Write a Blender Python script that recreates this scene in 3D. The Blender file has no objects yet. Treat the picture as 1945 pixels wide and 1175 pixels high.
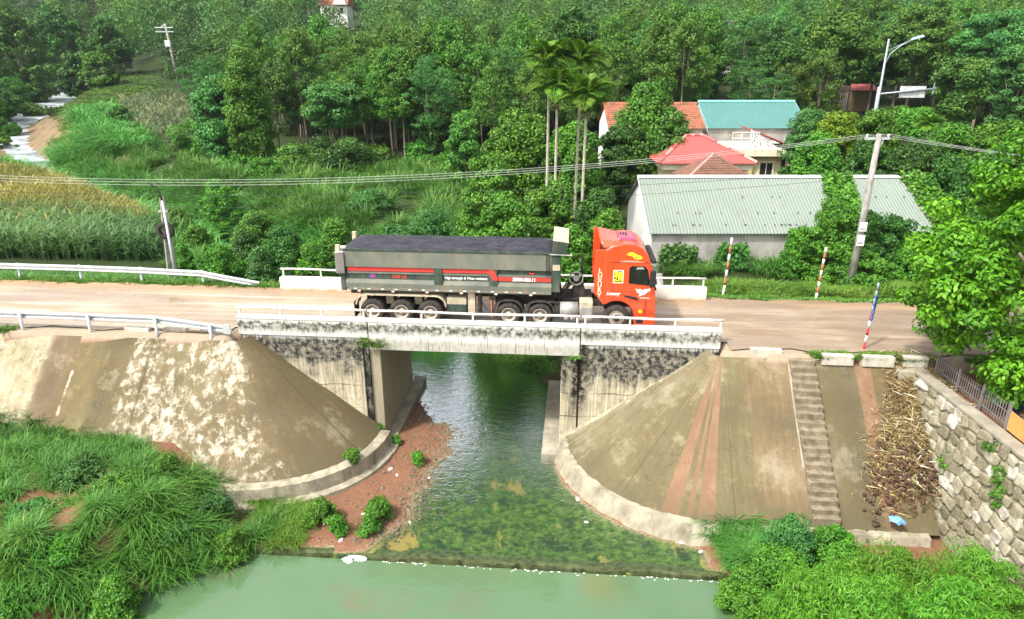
import bpy, bmesh, math, random
import numpy as np
from mathutils import Vector, Matrix

S = bpy.context.scene
COL = S.collection
PI = math.pi
R = math.radians

# ------------------------------------------------------------------ camera, sky, sun, exposure
CAM_H, PITCH, FPX, CX, CY = 10.6, R(20.0), 1300.0, 972.5, 587.5
cam_data = bpy.data.cameras.new('camera')
cam = bpy.data.objects.new('camera', cam_data)
COL.objects.link(cam)
cam.location = (0, 0, CAM_H)
cam.rotation_euler = (PI / 2 - PITCH, 0, 0)
cam_data.sensor_width = 36.0
cam_data.lens = 36.0 * FPX / 1945.0
cam_data.clip_start = 0.1
cam_data.clip_end = 3000
S.camera = cam

SUN_AZ, SUN_EL = math.atan2(-0.72, -0.62), R(54)       # azimuth from +Y towards +X
world = bpy.data.worlds.new('World')
S.world = world
world.use_nodes = True
wn = world.node_tree
bg = wn.nodes['Background']
sky = wn.nodes.new('ShaderNodeTexSky')
sky.sky_type = 'NISHITA'
sky.sun_disc = False
sky.sun_elevation = SUN_EL
sky.sun_rotation = SUN_AZ
sky.air_density = 1.2
sky.dust_density = 4.0
hsv = wn.nodes.new('ShaderNodeHueSaturation')          # thin bright cloud veil: sky colour washed out
hsv.inputs['Saturation'].default_value = 0.28
hsv.inputs['Value'].default_value = 1.08
wn.links.new(sky.outputs[0], hsv.inputs['Color'])
wn.links.new(hsv.outputs[0], bg.inputs['Color'])
bg.inputs['Strength'].default_value = 0.15
sd = bpy.data.lights.new('sun', 'SUN')
sd.energy = 2.5
sd.angle = R(4.0)
sd.color = (1.0, 0.955, 0.88)
sun = bpy.data.objects.new('sun', sd)
COL.objects.link(sun)
sun.location = (-30, -10, 60)
sdir = Vector((math.sin(SUN_AZ) * math.cos(SUN_EL), math.cos(SUN_AZ) * math.cos(SUN_EL), math.sin(SUN_EL)))
sun.rotation_euler = sdir.to_track_quat('Z', 'Y').to_euler()
S.view_settings.view_transform = 'Standard'
S.view_settings.look = 'None'
S.view_settings.gamma = 1.0
S.view_settings.use_curve_mapping = False
S.view_settings.exposure = 1.0
S.render.engine = 'CYCLES'
S.cycles.use_denoising = True
S.cycles.max_bounces = 6
S.cycles.diffuse_bounces = 3
S.cycles.glossy_bounces = 3
S.cycles.transmission_bounces = 3
S.cycles.transparent_max_bounces = 8
S.cycles.caustics_reflective = False
S.cycles.caustics_refractive = False

# ------------------------------------------------------------------ picture geometry helpers
ST, CT = math.sin(PITCH), math.cos(PITCH)
def ray(px, py):
    a = (px - CX) / FPX
    b = (py - CY) / FPX
    return np.array([a, CT - b * ST, -(ST + b * CT)])
def PZ(px, py, z):                    # where the sight line meets a level plane
    d = ray(px, py); t = (z - CAM_H) / d[2]
    return Vector((d[0] * t, d[1] * t, z))
def PY(px, py, Y):                    # where the sight line reaches a distance
    d = ray(px, py); t = Y / d[1]
    return Vector((d[0] * t, Y, CAM_H + d[2] * t))

# bridge frame: u along the road, v away from the camera, origin mid near parapet
OX, OY, ANG = -1.585, 25.8, math.atan2(-1.6, 19.67)
CA, SA = math.cos(ANG), math.sin(ANG)
def UV(X, Y):
    dx, dy = X - OX, Y - OY
    return dx * CA + dy * SA, -dx * SA + dy * CA
def W(u, v, z=0.0):
    return Vector((OX + u * CA - v * SA, OY + u * SA + v * CA, z))

# ------------------------------------------------------------------ node materials
class G:
    def __init__(s, name, rough=0.8, spec=0.3):
        s.m = bpy.data.materials.new(name); s.m.use_nodes = True
        s.nt = s.m.node_tree
        s.b = s.nt.nodes['Principled BSDF']; s.out = s.nt.nodes['Material Output']
        s.b.inputs['Roughness'].default_value = rough
        s.b.inputs['Specular IOR Level'].default_value = spec
    def n(s, typ, props=None, **ins):
        nd = s.nt.nodes.new('ShaderNode' + typ)
        for k, v in (props or {}).items(): setattr(nd, k, v)
        for k, v in ins.items():
            s.put(nd.inputs[int(k[1:]) if k[0] == 'i' and k[1:].isdigit() else k.replace('_', ' ')], v)
        return nd
    def put(s, sock, v):
        if isinstance(v, bpy.types.NodeSocket): s.nt.links.new(v, sock)
        elif isinstance(v, bpy.types.Node): s.nt.links.new(v.outputs[0], sock)
        else:
            if sock.type == 'RGBA' and len(v) == 3: v = (*v, 1)
            sock.default_value = v
    def pos(s): return s.n('NewGeometry').outputs['Position']
    def obj(s): return s.n('TexCoord').outputs['Object']
    def attr(s, name): return s.n('Attribute', dict(attribute_name=name)).outputs['Fac']
    def scale(s, vec, sc): return s.n('Mapping', Vector=vec, Scale=sc).outputs[0]
    def noise(s, vec, scale, detail=4, rough=0.55, dist=0.0):
        return s.n('TexNoise', Vector=vec, Scale=scale, Detail=detail, Roughness=rough, Distortion=dist).outputs['Fac']
    def ramp(s, fac, stops, interp='LINEAR'):
        nd = s.n('ValToRGB', Fac=fac); cr = nd.color_ramp; cr.interpolation = interp
        while len(cr.elements) < len(stops): cr.elements.new(0.5)
        for e, (p, c) in zip(cr.elements, stops):
            e.position = p
            e.color = (c, c, c, 1) if isinstance(c, (int, float)) else (*c, 1)
        return nd.outputs['Color']
    def mix(s, fac, a, b, blend='MIX'):
        nd = s.n('Mix', dict(data_type='RGBA', blend_type=blend))
        s.put(nd.inputs[0], fac); s.put(nd.inputs[6], a); s.put(nd.inputs[7], b)
        return nd.outputs[2]
    def math(s, op, a, b=0.0, clamp=False):
        nd = s.n('Math', dict(operation=op, use_clamp=clamp)); s.put(nd.inputs[0], a); s.put(nd.inputs[1], b)
        return nd.outputs[0]
    def rng(s, v, a, b, c=0.0, d=1.0):
        nd = s.n('MapRange', Value=v); nd.inputs[1].default_value = a; nd.inputs[2].default_value = b
        nd.inputs[3].default_value = c; nd.inputs[4].default_value = d
        return nd.outputs[0]
    def sep(s, v): return s.n('SeparateXYZ', Vector=v).outputs
    def bump(s, h, strength=0.4, dist=0.02):
        nd = s.n('Bump', Height=h, Strength=strength, Distance=dist); s.put(s.b.inputs['Normal'], nd.outputs[0]); return nd.outputs[0]
    def color(s, c): s.put(s.b.inputs['Base Color'], c); return s
    def rough(s, c): s.put(s.b.inputs['Roughness'], c); return s

def plain(name, col, rough=0.7, var=0.25, scale=3.0, metal=0.0, bump=0.0, spec=0.3, coat=0.0, dirt=None, dirt_amt=0.5):
    g = G(name, rough, spec)
    o = g.obj()
    n1 = g.noise(o, scale, 5, 0.6)
    c = g.mix(g.rng(n1, 0.3, 0.7), tuple(x * (1 - var) for x in col), tuple(min(1, x * (1 + var)) for x in col))
    if dirt:
        n2 = g.noise(g.scale(o, (1.0, 1.0, 0.45)), scale * 1.7, 6, 0.65)
        c = g.mix(g.math('MULTIPLY', g.rng(n2, 0.45, 0.7), dirt_amt), c, dirt)
    g.color(c)
    g.b.inputs['Metallic'].default_value = metal
    g.b.inputs['Coat Weight'].default_value = coat
    if bump: g.bump(g.noise(o, scale * 6, 5), bump)
    return g.m

def leaf_mat(name, dark, light, trans=0.3, tip=None):
    g = G(name, 0.55, 0.35)
    r = g.attr('rnd')
    oi = g.n('ObjectInfo').outputs['Random']
    c = g.mix(r, dark, light)
    if tip: c = g.mix(g.rng(r, 0.86, 0.95), c, tip)
    h = g.n('HueSaturation', Color=c, Hue=g.rng(oi, 0, 1, 0.485, 0.512), Saturation=1.0, Value=g.rng(oi, 0, 1, 0.82, 1.18)).outputs[0]
    g.color(h)
    t = g.n('BsdfTranslucent', Color=g.mix(0.35, h, (0.35, 0.5, 0.03), 'MULTIPLY'))
    t2 = g.n('BsdfTranslucent', Color=h)
    ms = g.n('MixShader', Fac=trans)
    g.put(ms.inputs[1], g.b.outputs[0]); g.put(ms.inputs[2], t2.outputs[0])
    g.put(g.out.inputs['Surface'], ms.outputs[0])
    return g.m

# ------------------------------------------------------------------ object helpers
def tag(o, label=None, cat=None, group=None, kind=None):
    if label: o['label'] = label
    if cat: o['category'] = cat
    if group: o['group'] = group
    if kind: o['kind'] = kind
    return o
def thing(name, label, cat, loc=(0, 0, 0), rz=0.0, group=None):
    o = bpy.data.objects.new(name, None); COL.objects.link(o)
    o.location = loc; o.rotation_euler = (0, 0, rz)
    o.empty_display_size = 0.2
    return tag(o, label, cat, group)
def bridge_thing(name, label, cat, u=0.0, v=0.0, z=0.0, group=None):
    return thing(name, label, cat, W(u, v, z), ANG, group)
def copy_tree(o, parent=None):
    c = o.copy(); COL.objects.link(c); c.parent = parent
    for ch in o.children: copy_tree(ch, c)
    return c
def link(name, me, mat, parent=None, loc=None):
    o = bpy.data.objects.new(name, me); COL.objects.link(o)
    if mat is not None and len(me.materials) == 0: me.materials.append(mat)
    if parent is not None: o.parent = parent
    if loc is not None: o.location = loc
    return o
def np_mesh(name, V, F, mat=None, smooth=False, **attrs):
    V = np.ascontiguousarray(V, dtype=np.float32); F = np.ascontiguousarray(F, dtype=np.int32)
    me = bpy.data.meshes.new(name)
    me.vertices.add(len(V)); me.vertices.foreach_set('co', V.ravel())
    k = F.shape[1]
    me.loops.add(F.size); me.loops.foreach_set('vertex_index', F.ravel())
    me.polygons.add(len(F)); me.polygons.foreach_set('loop_start', np.arange(0, F.size, k, dtype=np.int32))
    if smooth: me.polygons.foreach_set('use_smooth', np.ones(len(F), dtype=bool))
    for a, val in attrs.items():
        at = me.attributes.new(a, 'FLOAT', 'POINT'); at.data.foreach_set('value', np.ascontiguousarray(val, dtype=np.float32))
    me.update(calc_edges=True); me.validate()
    if mat: me.materials.append(mat)
    return me

class MB:
    def __init__(s): s.v, s.f = [], []
    def box(s, x0, x1, y0, y1, z0, z1):
        b = len(s.v)
        s.v += [(x0, y0, z0), (x1, y0, z0), (x1, y1, z0), (x0, y1, z0), (x0, y0, z1), (x1, y0, z1), (x1, y1, z1), (x0, y1, z1)]
        s.f += [tuple(b + i for i in q) for q in ((0, 3, 2, 1), (4, 5, 6, 7), (0, 1, 5, 4), (1, 2, 6, 5), (2, 3, 7, 6), (3, 0, 4, 7))]
        return s
    def hexa(s, pts):
        b = len(s.v); s.v += [tuple(p) for p in pts]
        s.f += [tuple(b + i for i in q) for q in ((0, 3, 2, 1), (4, 5, 6, 7), (0, 1, 5, 4), (1, 2, 6, 5), (2, 3, 7, 6), (3, 0, 4, 7))]
        return s
    def prism(s, poly, a0, a1, axis='y'):
        b, n = len(s.v), len(poly)
        for a in (a0, a1):
            for p, q in poly:
                s.v.append((p, a, q) if axis == 'y' else ((a, p, q) if axis == 'x' else (p, q, a)))
        s.f.append(tuple(b + i for i in range(n))); s.f.append(tuple(b + n + i for i in reversed(range(n))))
        for i in range(n):
            j = (i + 1) % n
            s.f.append((b + i, b + n + i, b + n + j, b + j))
        return s
    def tube(s, pts, r, n=8, caps=True):
        pts = [Vector(p) for p in pts]; b = len(s.v); m = len(pts)
        rs = r if isinstance(r, (list, tuple)) else [r] * m
        up = None
        for i, p in enumerate(pts):
            d = (pts[min(i + 1, m - 1)] - pts[max(i - 1, 0)]).normalized()
            if up is None: up = Vector((0, 0, 1)) if abs(d.z) < 0.9 else Vector((1, 0, 0))
            x = up.cross(d).normalized(); y = d.cross(x).normalized(); up = y
            for k in range(n):
                a = 2 * PI * k / n
                s.v.append(tuple(p + (x * math.cos(a) + y * math.sin(a)) * rs[i]))
        for i in range(m - 1):
            for k in range(n):
                k2 = (k + 1) % n
                s.f.append((b + i * n + k, b + i * n + k2, b + (i + 1) * n + k2, b + (i + 1) * n + k))
        if caps:
            s.f.append(tuple(b + k for k in reversed(range(n)))); s.f.append(tuple(b + (m - 1) * n + k for k in range(n)))
        return s
    def lathe(s, prof, o=(0, 0, 0), axis='y', n=28):
        b, m = len(s.v), len(prof)
        for r, h in prof:
            for k in range(n):
                a = 2 * PI * k / n; c, d = r * math.cos(a), r * math.sin(a)
                p = (c, h, d) if axis == 'y' else ((h, c, d) if axis == 'x' else (c, d, h))
                s.v.append((o[0] + p[0], o[1] + p[1], o[2] + p[2]))
        for i in range(m - 1):
            for k in range(n):
                k2 = (k + 1) % n
                s.f.append((b + i * n + k, b + (i + 1) * n + k, b + (i + 1) * n + k2, b + i * n + k2))
        return s
    def sheet(s, pts):
        b = len(s.v); s.v += [tuple(p) for p in pts]; s.f.append(tuple(range(b, b + len(pts)))); return s
    def mesh(s, name, mat=None, smooth=False):
        me = bpy.data.meshes.new(name); me.from_pydata(s.v, [], s.f)
        bm = bmesh.new(); bm.from_mesh(me); bmesh.ops.recalc_face_normals(bm, faces=bm.faces); bm.to_mesh(me); bm.free()
        if smooth: me.polygons.foreach_set('use_smooth', [True] * len(me.polygons))
        me.update()
        if mat: me.materials.append(mat)
        return me
    def build(s, name, mat, parent=None, smooth=False, bevel=0.0, world=False):
        if world and parent is not None:
            iv = Matrix.LocRotScale(parent.location, parent.rotation_euler, None).inverted()
            s.v = [tuple(iv @ Vector(p)) for p in s.v]
        o = link(name, s.mesh(name, mat, smooth), mat, parent)
        if bevel:
            md = o.modifiers.new('bevel', 'BEVEL'); md.width = bevel; md.segments = 2; md.limit_method = 'ANGLE'; md.angle_limit = R(40)
        return o

def smooth_angle(o):
    o.data.polygons.foreach_set('use_smooth', [True] * len(o.data.polygons))

# ------------------------------------------------------------------ terrain heights
def vnoise(X, Y, s, seed=0):
    x, y = np.asarray(X) / s, np.asarray(Y) / s
    xi, yi = np.floor(x).astype(np.int64), np.floor(y).astype(np.int64)
    fx, fy = x - xi, y - yi
    fx, fy = fx * fx * (3 - 2 * fx), fy * fy * (3 - 2 * fy)
    def h(i, j):
        n = (i * 374761393 + j * 668265263 + seed * 974711) & 0x7fffffff
        n = ((n ^ (n >> 13)) * 1274126177) & 0x7fffffff
        return ((n ^ (n >> 16)) & 0xffff) / 65535.0
    return (h(xi, yi) * (1 - fx) + h(xi + 1, yi) * fx) * (1 - fy) + (h(xi, yi + 1) * (1 - fx) + h(xi + 1, yi + 1) * fx) * fy
def sstep(a, b, x):
    t = np.clip((x - a) / (b - a), 0, 1); return t * t * (3 - 2 * t)

RIV = np.array([(-0.9, 10, -5.1, 4), (-1.0, 27, -5.1, 4), (-1.9, 31.5, -5.08, 3.6), (-6, 37, -5.0, 3.2), (-15, 49, -4.7, 2.2), (-27, 61, -4.2, 1.9), (-47, 78, -3.7, 2.0),
                (-65, 95, -3.1, 1.6), (-82, 115, -2.6, 1.9), (-100, 142, -1.9, 2.8), (-129, 205, 0.8, 7), (-150, 270, 6, 6)], dtype=float)
def river(X, Y):
    X, Y = np.asarray(X, float), np.asarray(Y, float)
    best = np.full(X.shape, 1e9); zw = np.zeros(X.shape); hw = np.full(X.shape, 3.0)
    for a, b in zip(RIV[:-1], RIV[1:]):
        dx, dy = b[0] - a[0], b[1] - a[1]
        t = np.clip(((X - a[0]) * dx + (Y - a[1]) * dy) / (dx * dx + dy * dy), 0, 1)
        d = np.hypot(X - a[0] - t * dx, Y - a[1] - t * dy)
        k = d < best
        best = np.where(k, d, best); zw = np.where(k, a[2] + t * (b[2] - a[2]), zw); hw = np.where(k, a[3] + t * (b[3] - a[3]), hw)
    return best, zw, hw

UL, UR = -9.87, 9.87                  # ends of the wing walls
TOPZ, TOEZ, TOPV = -0.2, -4.4, -0.7
LTOE, RTOE = (6.0, 4.9, 2.4), (6.0, 5.5, 2.05)   # cone: radius along u, along v, exponent
def slope_r(u, v):
    dl, dr = np.maximum(u - UL, 0), np.maximum(UR - u, 0)
    left = (np.abs(dl / LTOE[0]) ** LTOE[2] + np.abs(np.minimum(v, 0) / LTOE[1]) ** LTOE[2]) ** (1 / LTOE[2])
    right = (np.abs(dr / RTOE[0]) ** RTOE[2] + np.abs(np.minimum(v, 0) / RTOE[1]) ** RTOE[2]) ** (1 / RTOE[2])
    return np.where(u < 0, left, right)
def weirY(X): return 19.2 - 0.0844 * (X + 8.2)
def bankX(Y): return np.interp(Y, [17, 19.0, 20.8, 23.2, 25.8, 27.2, 29, 31.2, 34], [-6.3, -5.05, -3.5, -3.1, -2.3, -2.5, -3.6, -4.9, -6.5])
def height(X, Y):
    X, Y = np.asarray(X, float), np.asarray(Y, float)
    u, v = UV(X, Y)
    n1 = vnoise(X, Y, 2.3, 1) - 0.5; n2 = vnoise(X, Y, 0.7, 2) - 0.5; n3 = vnoise(X, Y, 14, 3) - 0.5; n4 = vnoise(X, Y, 45, 5) - 0.5
    # beyond the road
    T = np.interp(Y, [30, 40, 60, 80, 110, 150, 200, 260, 330, 600], [-2.6, -2.4, -1.9, -1.0, 0.6, 3.2, 8.5, 20, 33, 60])
    T = T + n4 * np.interp(Y, [80, 200, 300], [0, 6, 12]) + n3 * np.interp(Y, [30, 80, 200], [0.3, 1.0, 2]) + n1 * 0.25
    field = sstep(-12, -20, X) * sstep(72, 60, Y)
    T = T * (1 - field) + field * (-1.35 + 0.15 * n1)
    village = np.interp(Y, [30, 36, 50, 75, 110, 150, 220], [-0.35, -0.9, -0.6, 0.9, 3.2, 7, 14]) + n1 * 0.15
    k = sstep(4.5, 11, X - 0.05 * np.maximum(Y - 40, 0)) * sstep(220, 150, Y)
    T = T * (1 - k) + np.maximum(T, village) * k
    emb = -0.06 - np.maximum(v - 6.3, 0) * 0.75
    back = np.maximum(T, emb)
    d, zw, hw = river(X, Y)
    chan = zw - 0.45 + np.maximum(d - hw * 0.8, 0) * 0.62 + n2 * 0.1
    z = np.where(v > 6.3, np.minimum(back, chan), -0.06)
    # near side
    wy = weirY(X)
    floor = -5.26 + 0.05 * n2
    bank = -5.13 + np.clip((bankX(Y) - X) * 0.11, -0.25, 0.13) + 0.10 * n2 * sstep(-2, 0.5, bankX(Y) - X) + 0.05 * n1
    floor = np.where(X < bankX(Y) + 1.2, np.maximum(bank, -5.3), floor)
    floor = np.maximum(floor, np.minimum(-5.2 + (X - 6.2) * 0.34, -4.65))
    lb = -5.3 + (-9.5 - X) * 0.55
    floor = np.maximum(floor, np.minimum(lb, -3.3) + 0.5 * n1)
    sl = -7.95 + (Y - 19.6) * 1.32                       # left shore of the pool
    pl = -5.6 + (sl - X) * 0.62
    pool = np.maximum(np.maximum(np.minimum(pl, -3.3 + 0.7 * n1) + 0.25 * n2, np.minimum(-5.6 + (X - 7.35) * 0.55, -4.0) + 0.25 * n1), -6.4)
    floor = np.where(Y < wy, pool, floor)
    r = slope_r(u, v)
    ins = (u < UL) | (u > UR)
    rs = np.where(ins, (-v + TOPV) / np.where(u < 0, LTOE[1] + TOPV, RTOE[1] + TOPV), r)
    sl_z = TOPZ + (TOEZ - TOPZ) * np.clip(rs, 0, 3) - 0.3
    ditch = sstep(12.6, 14.2, X) * sstep(25, 23.8, Y)
    sl_z = np.where(X > 12.5, np.minimum(sl_z, -0.9 - 0.86 * np.maximum(24.2 - Y, 0)), sl_z)
    near = np.maximum(floor, sl_z)
    near = np.where(X > 15.4, np.maximum(near, -0.45), near)        # yard behind the stone wall
    z = np.where(v < np.where(np.abs(u) < UR, 0.3, TOPV - 0.1), near, z)
    # waterway under the bridge
    op = (u > -4.2) & (u < 3.9) & (v > -1.0) & (v <= 7.6)
    z = np.where(op, np.minimum(np.where(v < 6.5, floor, chan), floor + 0.6), z)
    hid = (np.abs(u) < 9.0) & (v > 0.3) & (v <= 6.4) & ~op
    z = np.where(hid, -0.8, z)
    return z
def hz(x, y): return float(height(np.array([x]), np.array([y]))[0])
def ground_hit(px, py, lo=12.0, hi=600.0):
    d = ray(px, py)
    ys = np.concatenate([np.arange(lo, 120, 0.25), np.arange(120, hi, 1.0)])
    t = ys / d[1]; X = d[0] * t; Z = CAM_H + d[2] * t
    below = np.nonzero(Z < height(X, ys))[0]
    i = below[0] if len(below) else len(ys) - 1
    return Vector((X[i], ys[i], hz(X[i], ys[i])))

# ------------------------------------------------------------------ foliage generators (numpy)
def norm(a): return a / np.maximum(np.linalg.norm(a, axis=-1, keepdims=True), 1e-9)
def leaf_quads(P, N, L, wid, rng, droop=0.3, D=None):
    """pointed leaves: base, two sides, tip"""
    n = len(P)
    if D is None:
        D = rng.normal(size=(n, 3)); D[:, 2] -= droop * 2
    D = norm(D - N * np.sum(D * N, axis=1, keepdims=True))
    B = np.cross(N, D)
    L = np.broadcast_to(np.asarray(L, float), (n,))[:, None]
    V = np.empty((n, 4, 3))
    V[:, 0] = P - D * L * 0.5
    V[:, 1] = P + B * L * wid * 0.5 + N * L * 0.06
    V[:, 2] = P + D * L * 0.5 - N * L * 0.10
    V[:, 3] = P - B * L * wid * 0.5 + N * L * 0.06
    return V.reshape(-1, 3), np.arange(4 * n).reshape(-1, 4)
def clump_points(C, rad, per, rng, shell=0.55, flat=0.75):
    """points and outward normals in clumps: C (k,3) centres, rad (k,)"""
    k = len(C)
    d = norm(rng.normal(size=(k, per, 3)))
    r = shell + (1 - shell) * rng.random((k, per, 1)) ** 0.6
    off = d * r * np.asarray(rad)[:, None, None]
    off[..., 2] *= flat
    P = (C[:, None, :] + off).reshape(-1, 3)
    return P, d.reshape(-1, 3)
def foliage(C, rad, per, L, wid, rng, mat, name='foliage', up=0.55, rand=0.55, droop=0.3, shell=0.4, flat=0.75, zmin=None):
    P, d = clump_points(C, rad, per, rng, shell, flat)
    N = norm(d * 0.8 + np.array([0, 0, up]) + rng.normal(size=P.shape) * rand)
    if zmin is not None:
        k = P[:, 2] > zmin; P, N, d = P[k], N[k], d[k]
    Ls = L * (0.7 + 0.6 * rng.random(len(P)))
    V, F = leaf_quads(P, N, Ls, wid, rng, droop)
    cl = np.repeat(rng.random(len(C)), per)
    if zmin is not None: cl = cl[k]
    rnd = np.clip(0.55 * rng.random(len(P)) + 0.45 * cl, 0, 1)
    return np_mesh(name, V, F, mat, rnd=np.repeat(rnd, 4))
def envelope_clumps(n, rng, rx, ry, z0, z1, shape='round', jitter=0.12, inner=0.25):
    """clump centres near the surface of a crown envelope"""
    t = rng.random(n) ** 0.85
    z = z0 + (z1 - z0) * t
    if shape == 'round': f = np.sqrt(np.clip(1 - (2 * t - 1) ** 2, 0.02, 1))
    elif shape == 'cone': f = np.clip(1.05 - t, 0.05, 1) ** 0.75 * np.clip(t / 0.12, 0.4, 1)
    elif shape == 'dome': f = np.sqrt(np.clip(1 - t ** 2.2, 0.03, 1))
    elif shape == 'egg': f = np.clip(np.sin(PI * np.clip(t * 0.93 + 0.07, 0, 1) ** 0.75), 0.08, 1) ** 0.8
    else: f = np.clip(0.35 + t * 0.9, 0, 1) * np.sqrt(np.clip(1 - np.clip((t - 0.7) / 0.32, 0, 1) ** 2, 0.03, 1))
    a = rng.random(n) * 2 * PI
    rr = f * np.where(rng.random(n) < inner, 0.3 + 0.5 * rng.random(n), 0.75 + 0.25 * rng.random(n))
    C = np.stack([rx * rr * np.cos(a), ry * rr * np.sin(a), z], axis=1)
    return C + rng.normal(size=C.shape) * jitter * min(rx, ry)
def blades(P, H, bend, width, rng, seg=3, az=None, lean=0.25):
    """arching grass blades, strips of seg quads"""
    n = len(P)
    if az is None: az = rng.random(n) * 2 * PI
    dirh = np.stack([np.cos(az), np.sin(az), np.zeros(n)], 1)
    side = np.stack([-np.sin(az), np.cos(az), np.zeros(n)], 1)
    H = np.broadcast_to(np.asarray(H, float), (n,))[:, None]; bend = np.broadcast_to(np.asarray(bend, float), (n,))[:, None]
    width = np.broadcast_to(np.asarray(width, float), (n,))[:, None]
    rows = []
    for i in range(seg + 1):
        t = i / seg
        c = P + dirh * H * (lean * t * bend + 0.75 * bend * t ** 2.2) + np.array([0, 0, 1.0]) * H * (t - 0.55 * bend * t ** 2.6)
        w = width * (1 - t ** 1.6) * 0.5 + 0.002
        rows.append(c - side * w); rows.append(c + side * w)
    V = np.stack(rows, 1).reshape(-1, 3)
    b = (np.arange(n) * (2 * (seg + 1)))[:, None]
    F = np.concatenate([b + np.array([[2 * i, 2 * i + 1, 2 * i + 3, 2 * i + 2]]) for i in range(seg)], 1).reshape(-1, 4)
    return V, F, 2 * (seg + 1)
class Mass:
    """collects numpy pieces into one mesh"""
    def __init__(s): s.V, s.F, s.A, s.n = [], [], [], 0
    def add(s, V, F, rnd):
        s.V.append(V); s.F.append(F + s.n); s.A.append(rnd); s.n += len(V)
    def build(s, name, mat, parent=None):
        me = np_mesh(name, np.concatenate(s.V), np.concatenate(s.F), mat, rnd=np.concatenate(s.A))
        return link(name, me, mat, parent)
def tuft(m, x, y, z, n, H, rng, bend=(0.4, 1.0), width=0.03, spread=0.25, seg=3, tone=None):
    a = rng.random(n) * 2 * PI; r = spread * np.sqrt(rng.random(n))
    P = np.stack([x + r * np.cos(a), y + r * np.sin(a), np.full(n, z)], 1)
    az = a + rng.normal(size=n) * 0.6
    V, F, k = blades(P, H * (0.55 + 0.6 * rng.random(n)), bend[0] + (bend[1] - bend[0]) * rng.random(n), width * (0.7 + 0.6 * rng.random(n)), rng, seg, az)
    base = rng.random() if tone is None else tone
    m.add(V, F, np.repeat(np.clip(0.5 * base + 0.5 * rng.random(n), 0, 1), k))
def tufts(m, X, Y, Z, n, H, rng, bend=(0.4, 1.0), width=0.03, spread=0.25, seg=3, tone=None):
    """many tufts at once: X,Y,Z arrays, n blades each"""
    k = len(X); H = np.broadcast_to(np.asarray(H, float), (k,))
    a = rng.random((k, n)) * 2 * PI; r = spread * np.sqrt(rng.random((k, n)))
    P = np.stack([X[:, None] + r * np.cos(a), Y[:, None] + r * np.sin(a), np.repeat(np.asarray(Z)[:, None], n, 1)], 2).reshape(-1, 3)
    az = (a + rng.normal(size=a.shape) * 0.6).ravel(); N = k * n
    Hh = (H[:, None] * (0.55 + 0.6 * rng.random((k, n)))).ravel()
    V, F, q = blades(P, Hh, bend[0] + (bend[1] - bend[0]) * rng.random(N), width * (0.7 + 0.6 * rng.random(N)), rng, seg, az)
    t = rng.random(k) if tone is None else np.broadcast_to(tone, (k,))
    m.add(V, F, np.repeat(np.clip(0.5 * np.repeat(t, n) + 0.5 * rng.random(N), 0, 1), q))

# ================================================================== MATERIALS
def ground_material():
    g = G('ground_soil', 0.92, 0.15); p = g.pos(); s = g.sep(p)
    n1 = g.noise(p, 0.55, 6, 0.6); n2 = g.noise(p, 4.0, 6, 0.65); n3 = g.noise(p, 22.0, 3, 0.6)
    red = g.mix(n2, (0.120, 0.052, 0.028), (0.260, 0.132, 0.078))
    peb = g.mix(g.rng(n3, 0.62, 0.66), red, (0.34, 0.27, 0.19))
    gravel = g.mix(g.rng(n3, 0.40, 0.62), (0.10, 0.08, 0.04), (0.36, 0.29, 0.18))
    wet = g.rng(g.math('ADD', s[2], g.math('MULTIPLY', g.math('SUBTRACT', n2, 0.5), 0.25)), -5.04, -5.10)
    near = g.mix(wet, peb, gravel)
    n5 = g.noise(p, 1.3, 6, 0.7)
    algae = g.mix(g.rng(n2, 0.38, 0.62), (0.020, 0.062, 0.016), (0.125, 0.175, 0.040))
    algae = g.mix(g.rng(n5, 0.50, 0.62), algae, (0.020, 0.040, 0.022))
    algae = g.mix(g.rng(g.noise(g.scale(p, (1.0, 0.45, 1)), 0.9, 5, 0.6), 0.58, 0.63), algae, (0.34, 0.23, 0.07))
    upst = g.mix(g.rng(n5, 0.35, 0.65), (0.030, 0.050, 0.045), (0.130, 0.150, 0.105))
    algae = g.mix(g.rng(s[1], 21.5, 27.0), algae, upst)
    bed = g.rng(g.math('ADD', s[2], g.math('MULTIPLY', g.math('SUBTRACT', n1, 0.5), 0.12)), -5.09, -5.17)
    near = g.mix(bed, near, algae)
    veg = g.mix(n1, (0.016, 0.030, 0.009), (0.042, 0.062, 0.017))
    veg = g.mix(g.rng(n2, 0.58, 0.75), veg, (0.065, 0.048, 0.024))
    bar = g.mix(n2, (0.15, 0.10, 0.055), (0.30, 0.215, 0.13))
    vegd = g.mix(g.rng(s[0], -30, -34), veg, veg)
    far = g.mix(g.math('MULTIPLY', g.attr('sand'), g.rng(n1, 0.25, 0.5)), vegd, bar)
    k = g.rng(g.math('ADD', s[1], g.math('MULTIPLY', n1, 2.0)), 31.0, 34.0)
    road_dirt = g.mix(n2, (0.25, 0.19, 0.13), (0.40, 0.33, 0.24))
    near = g.mix(g.rng(s[2], -0.45, -0.2), near, road_dirt)
    g.color(g.mix(k, near, far))
    g.bump(g.math('ADD', n2, g.math('MULTIPLY', n3, 0.5)), 0.6, 0.06)
    return g.m
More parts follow.
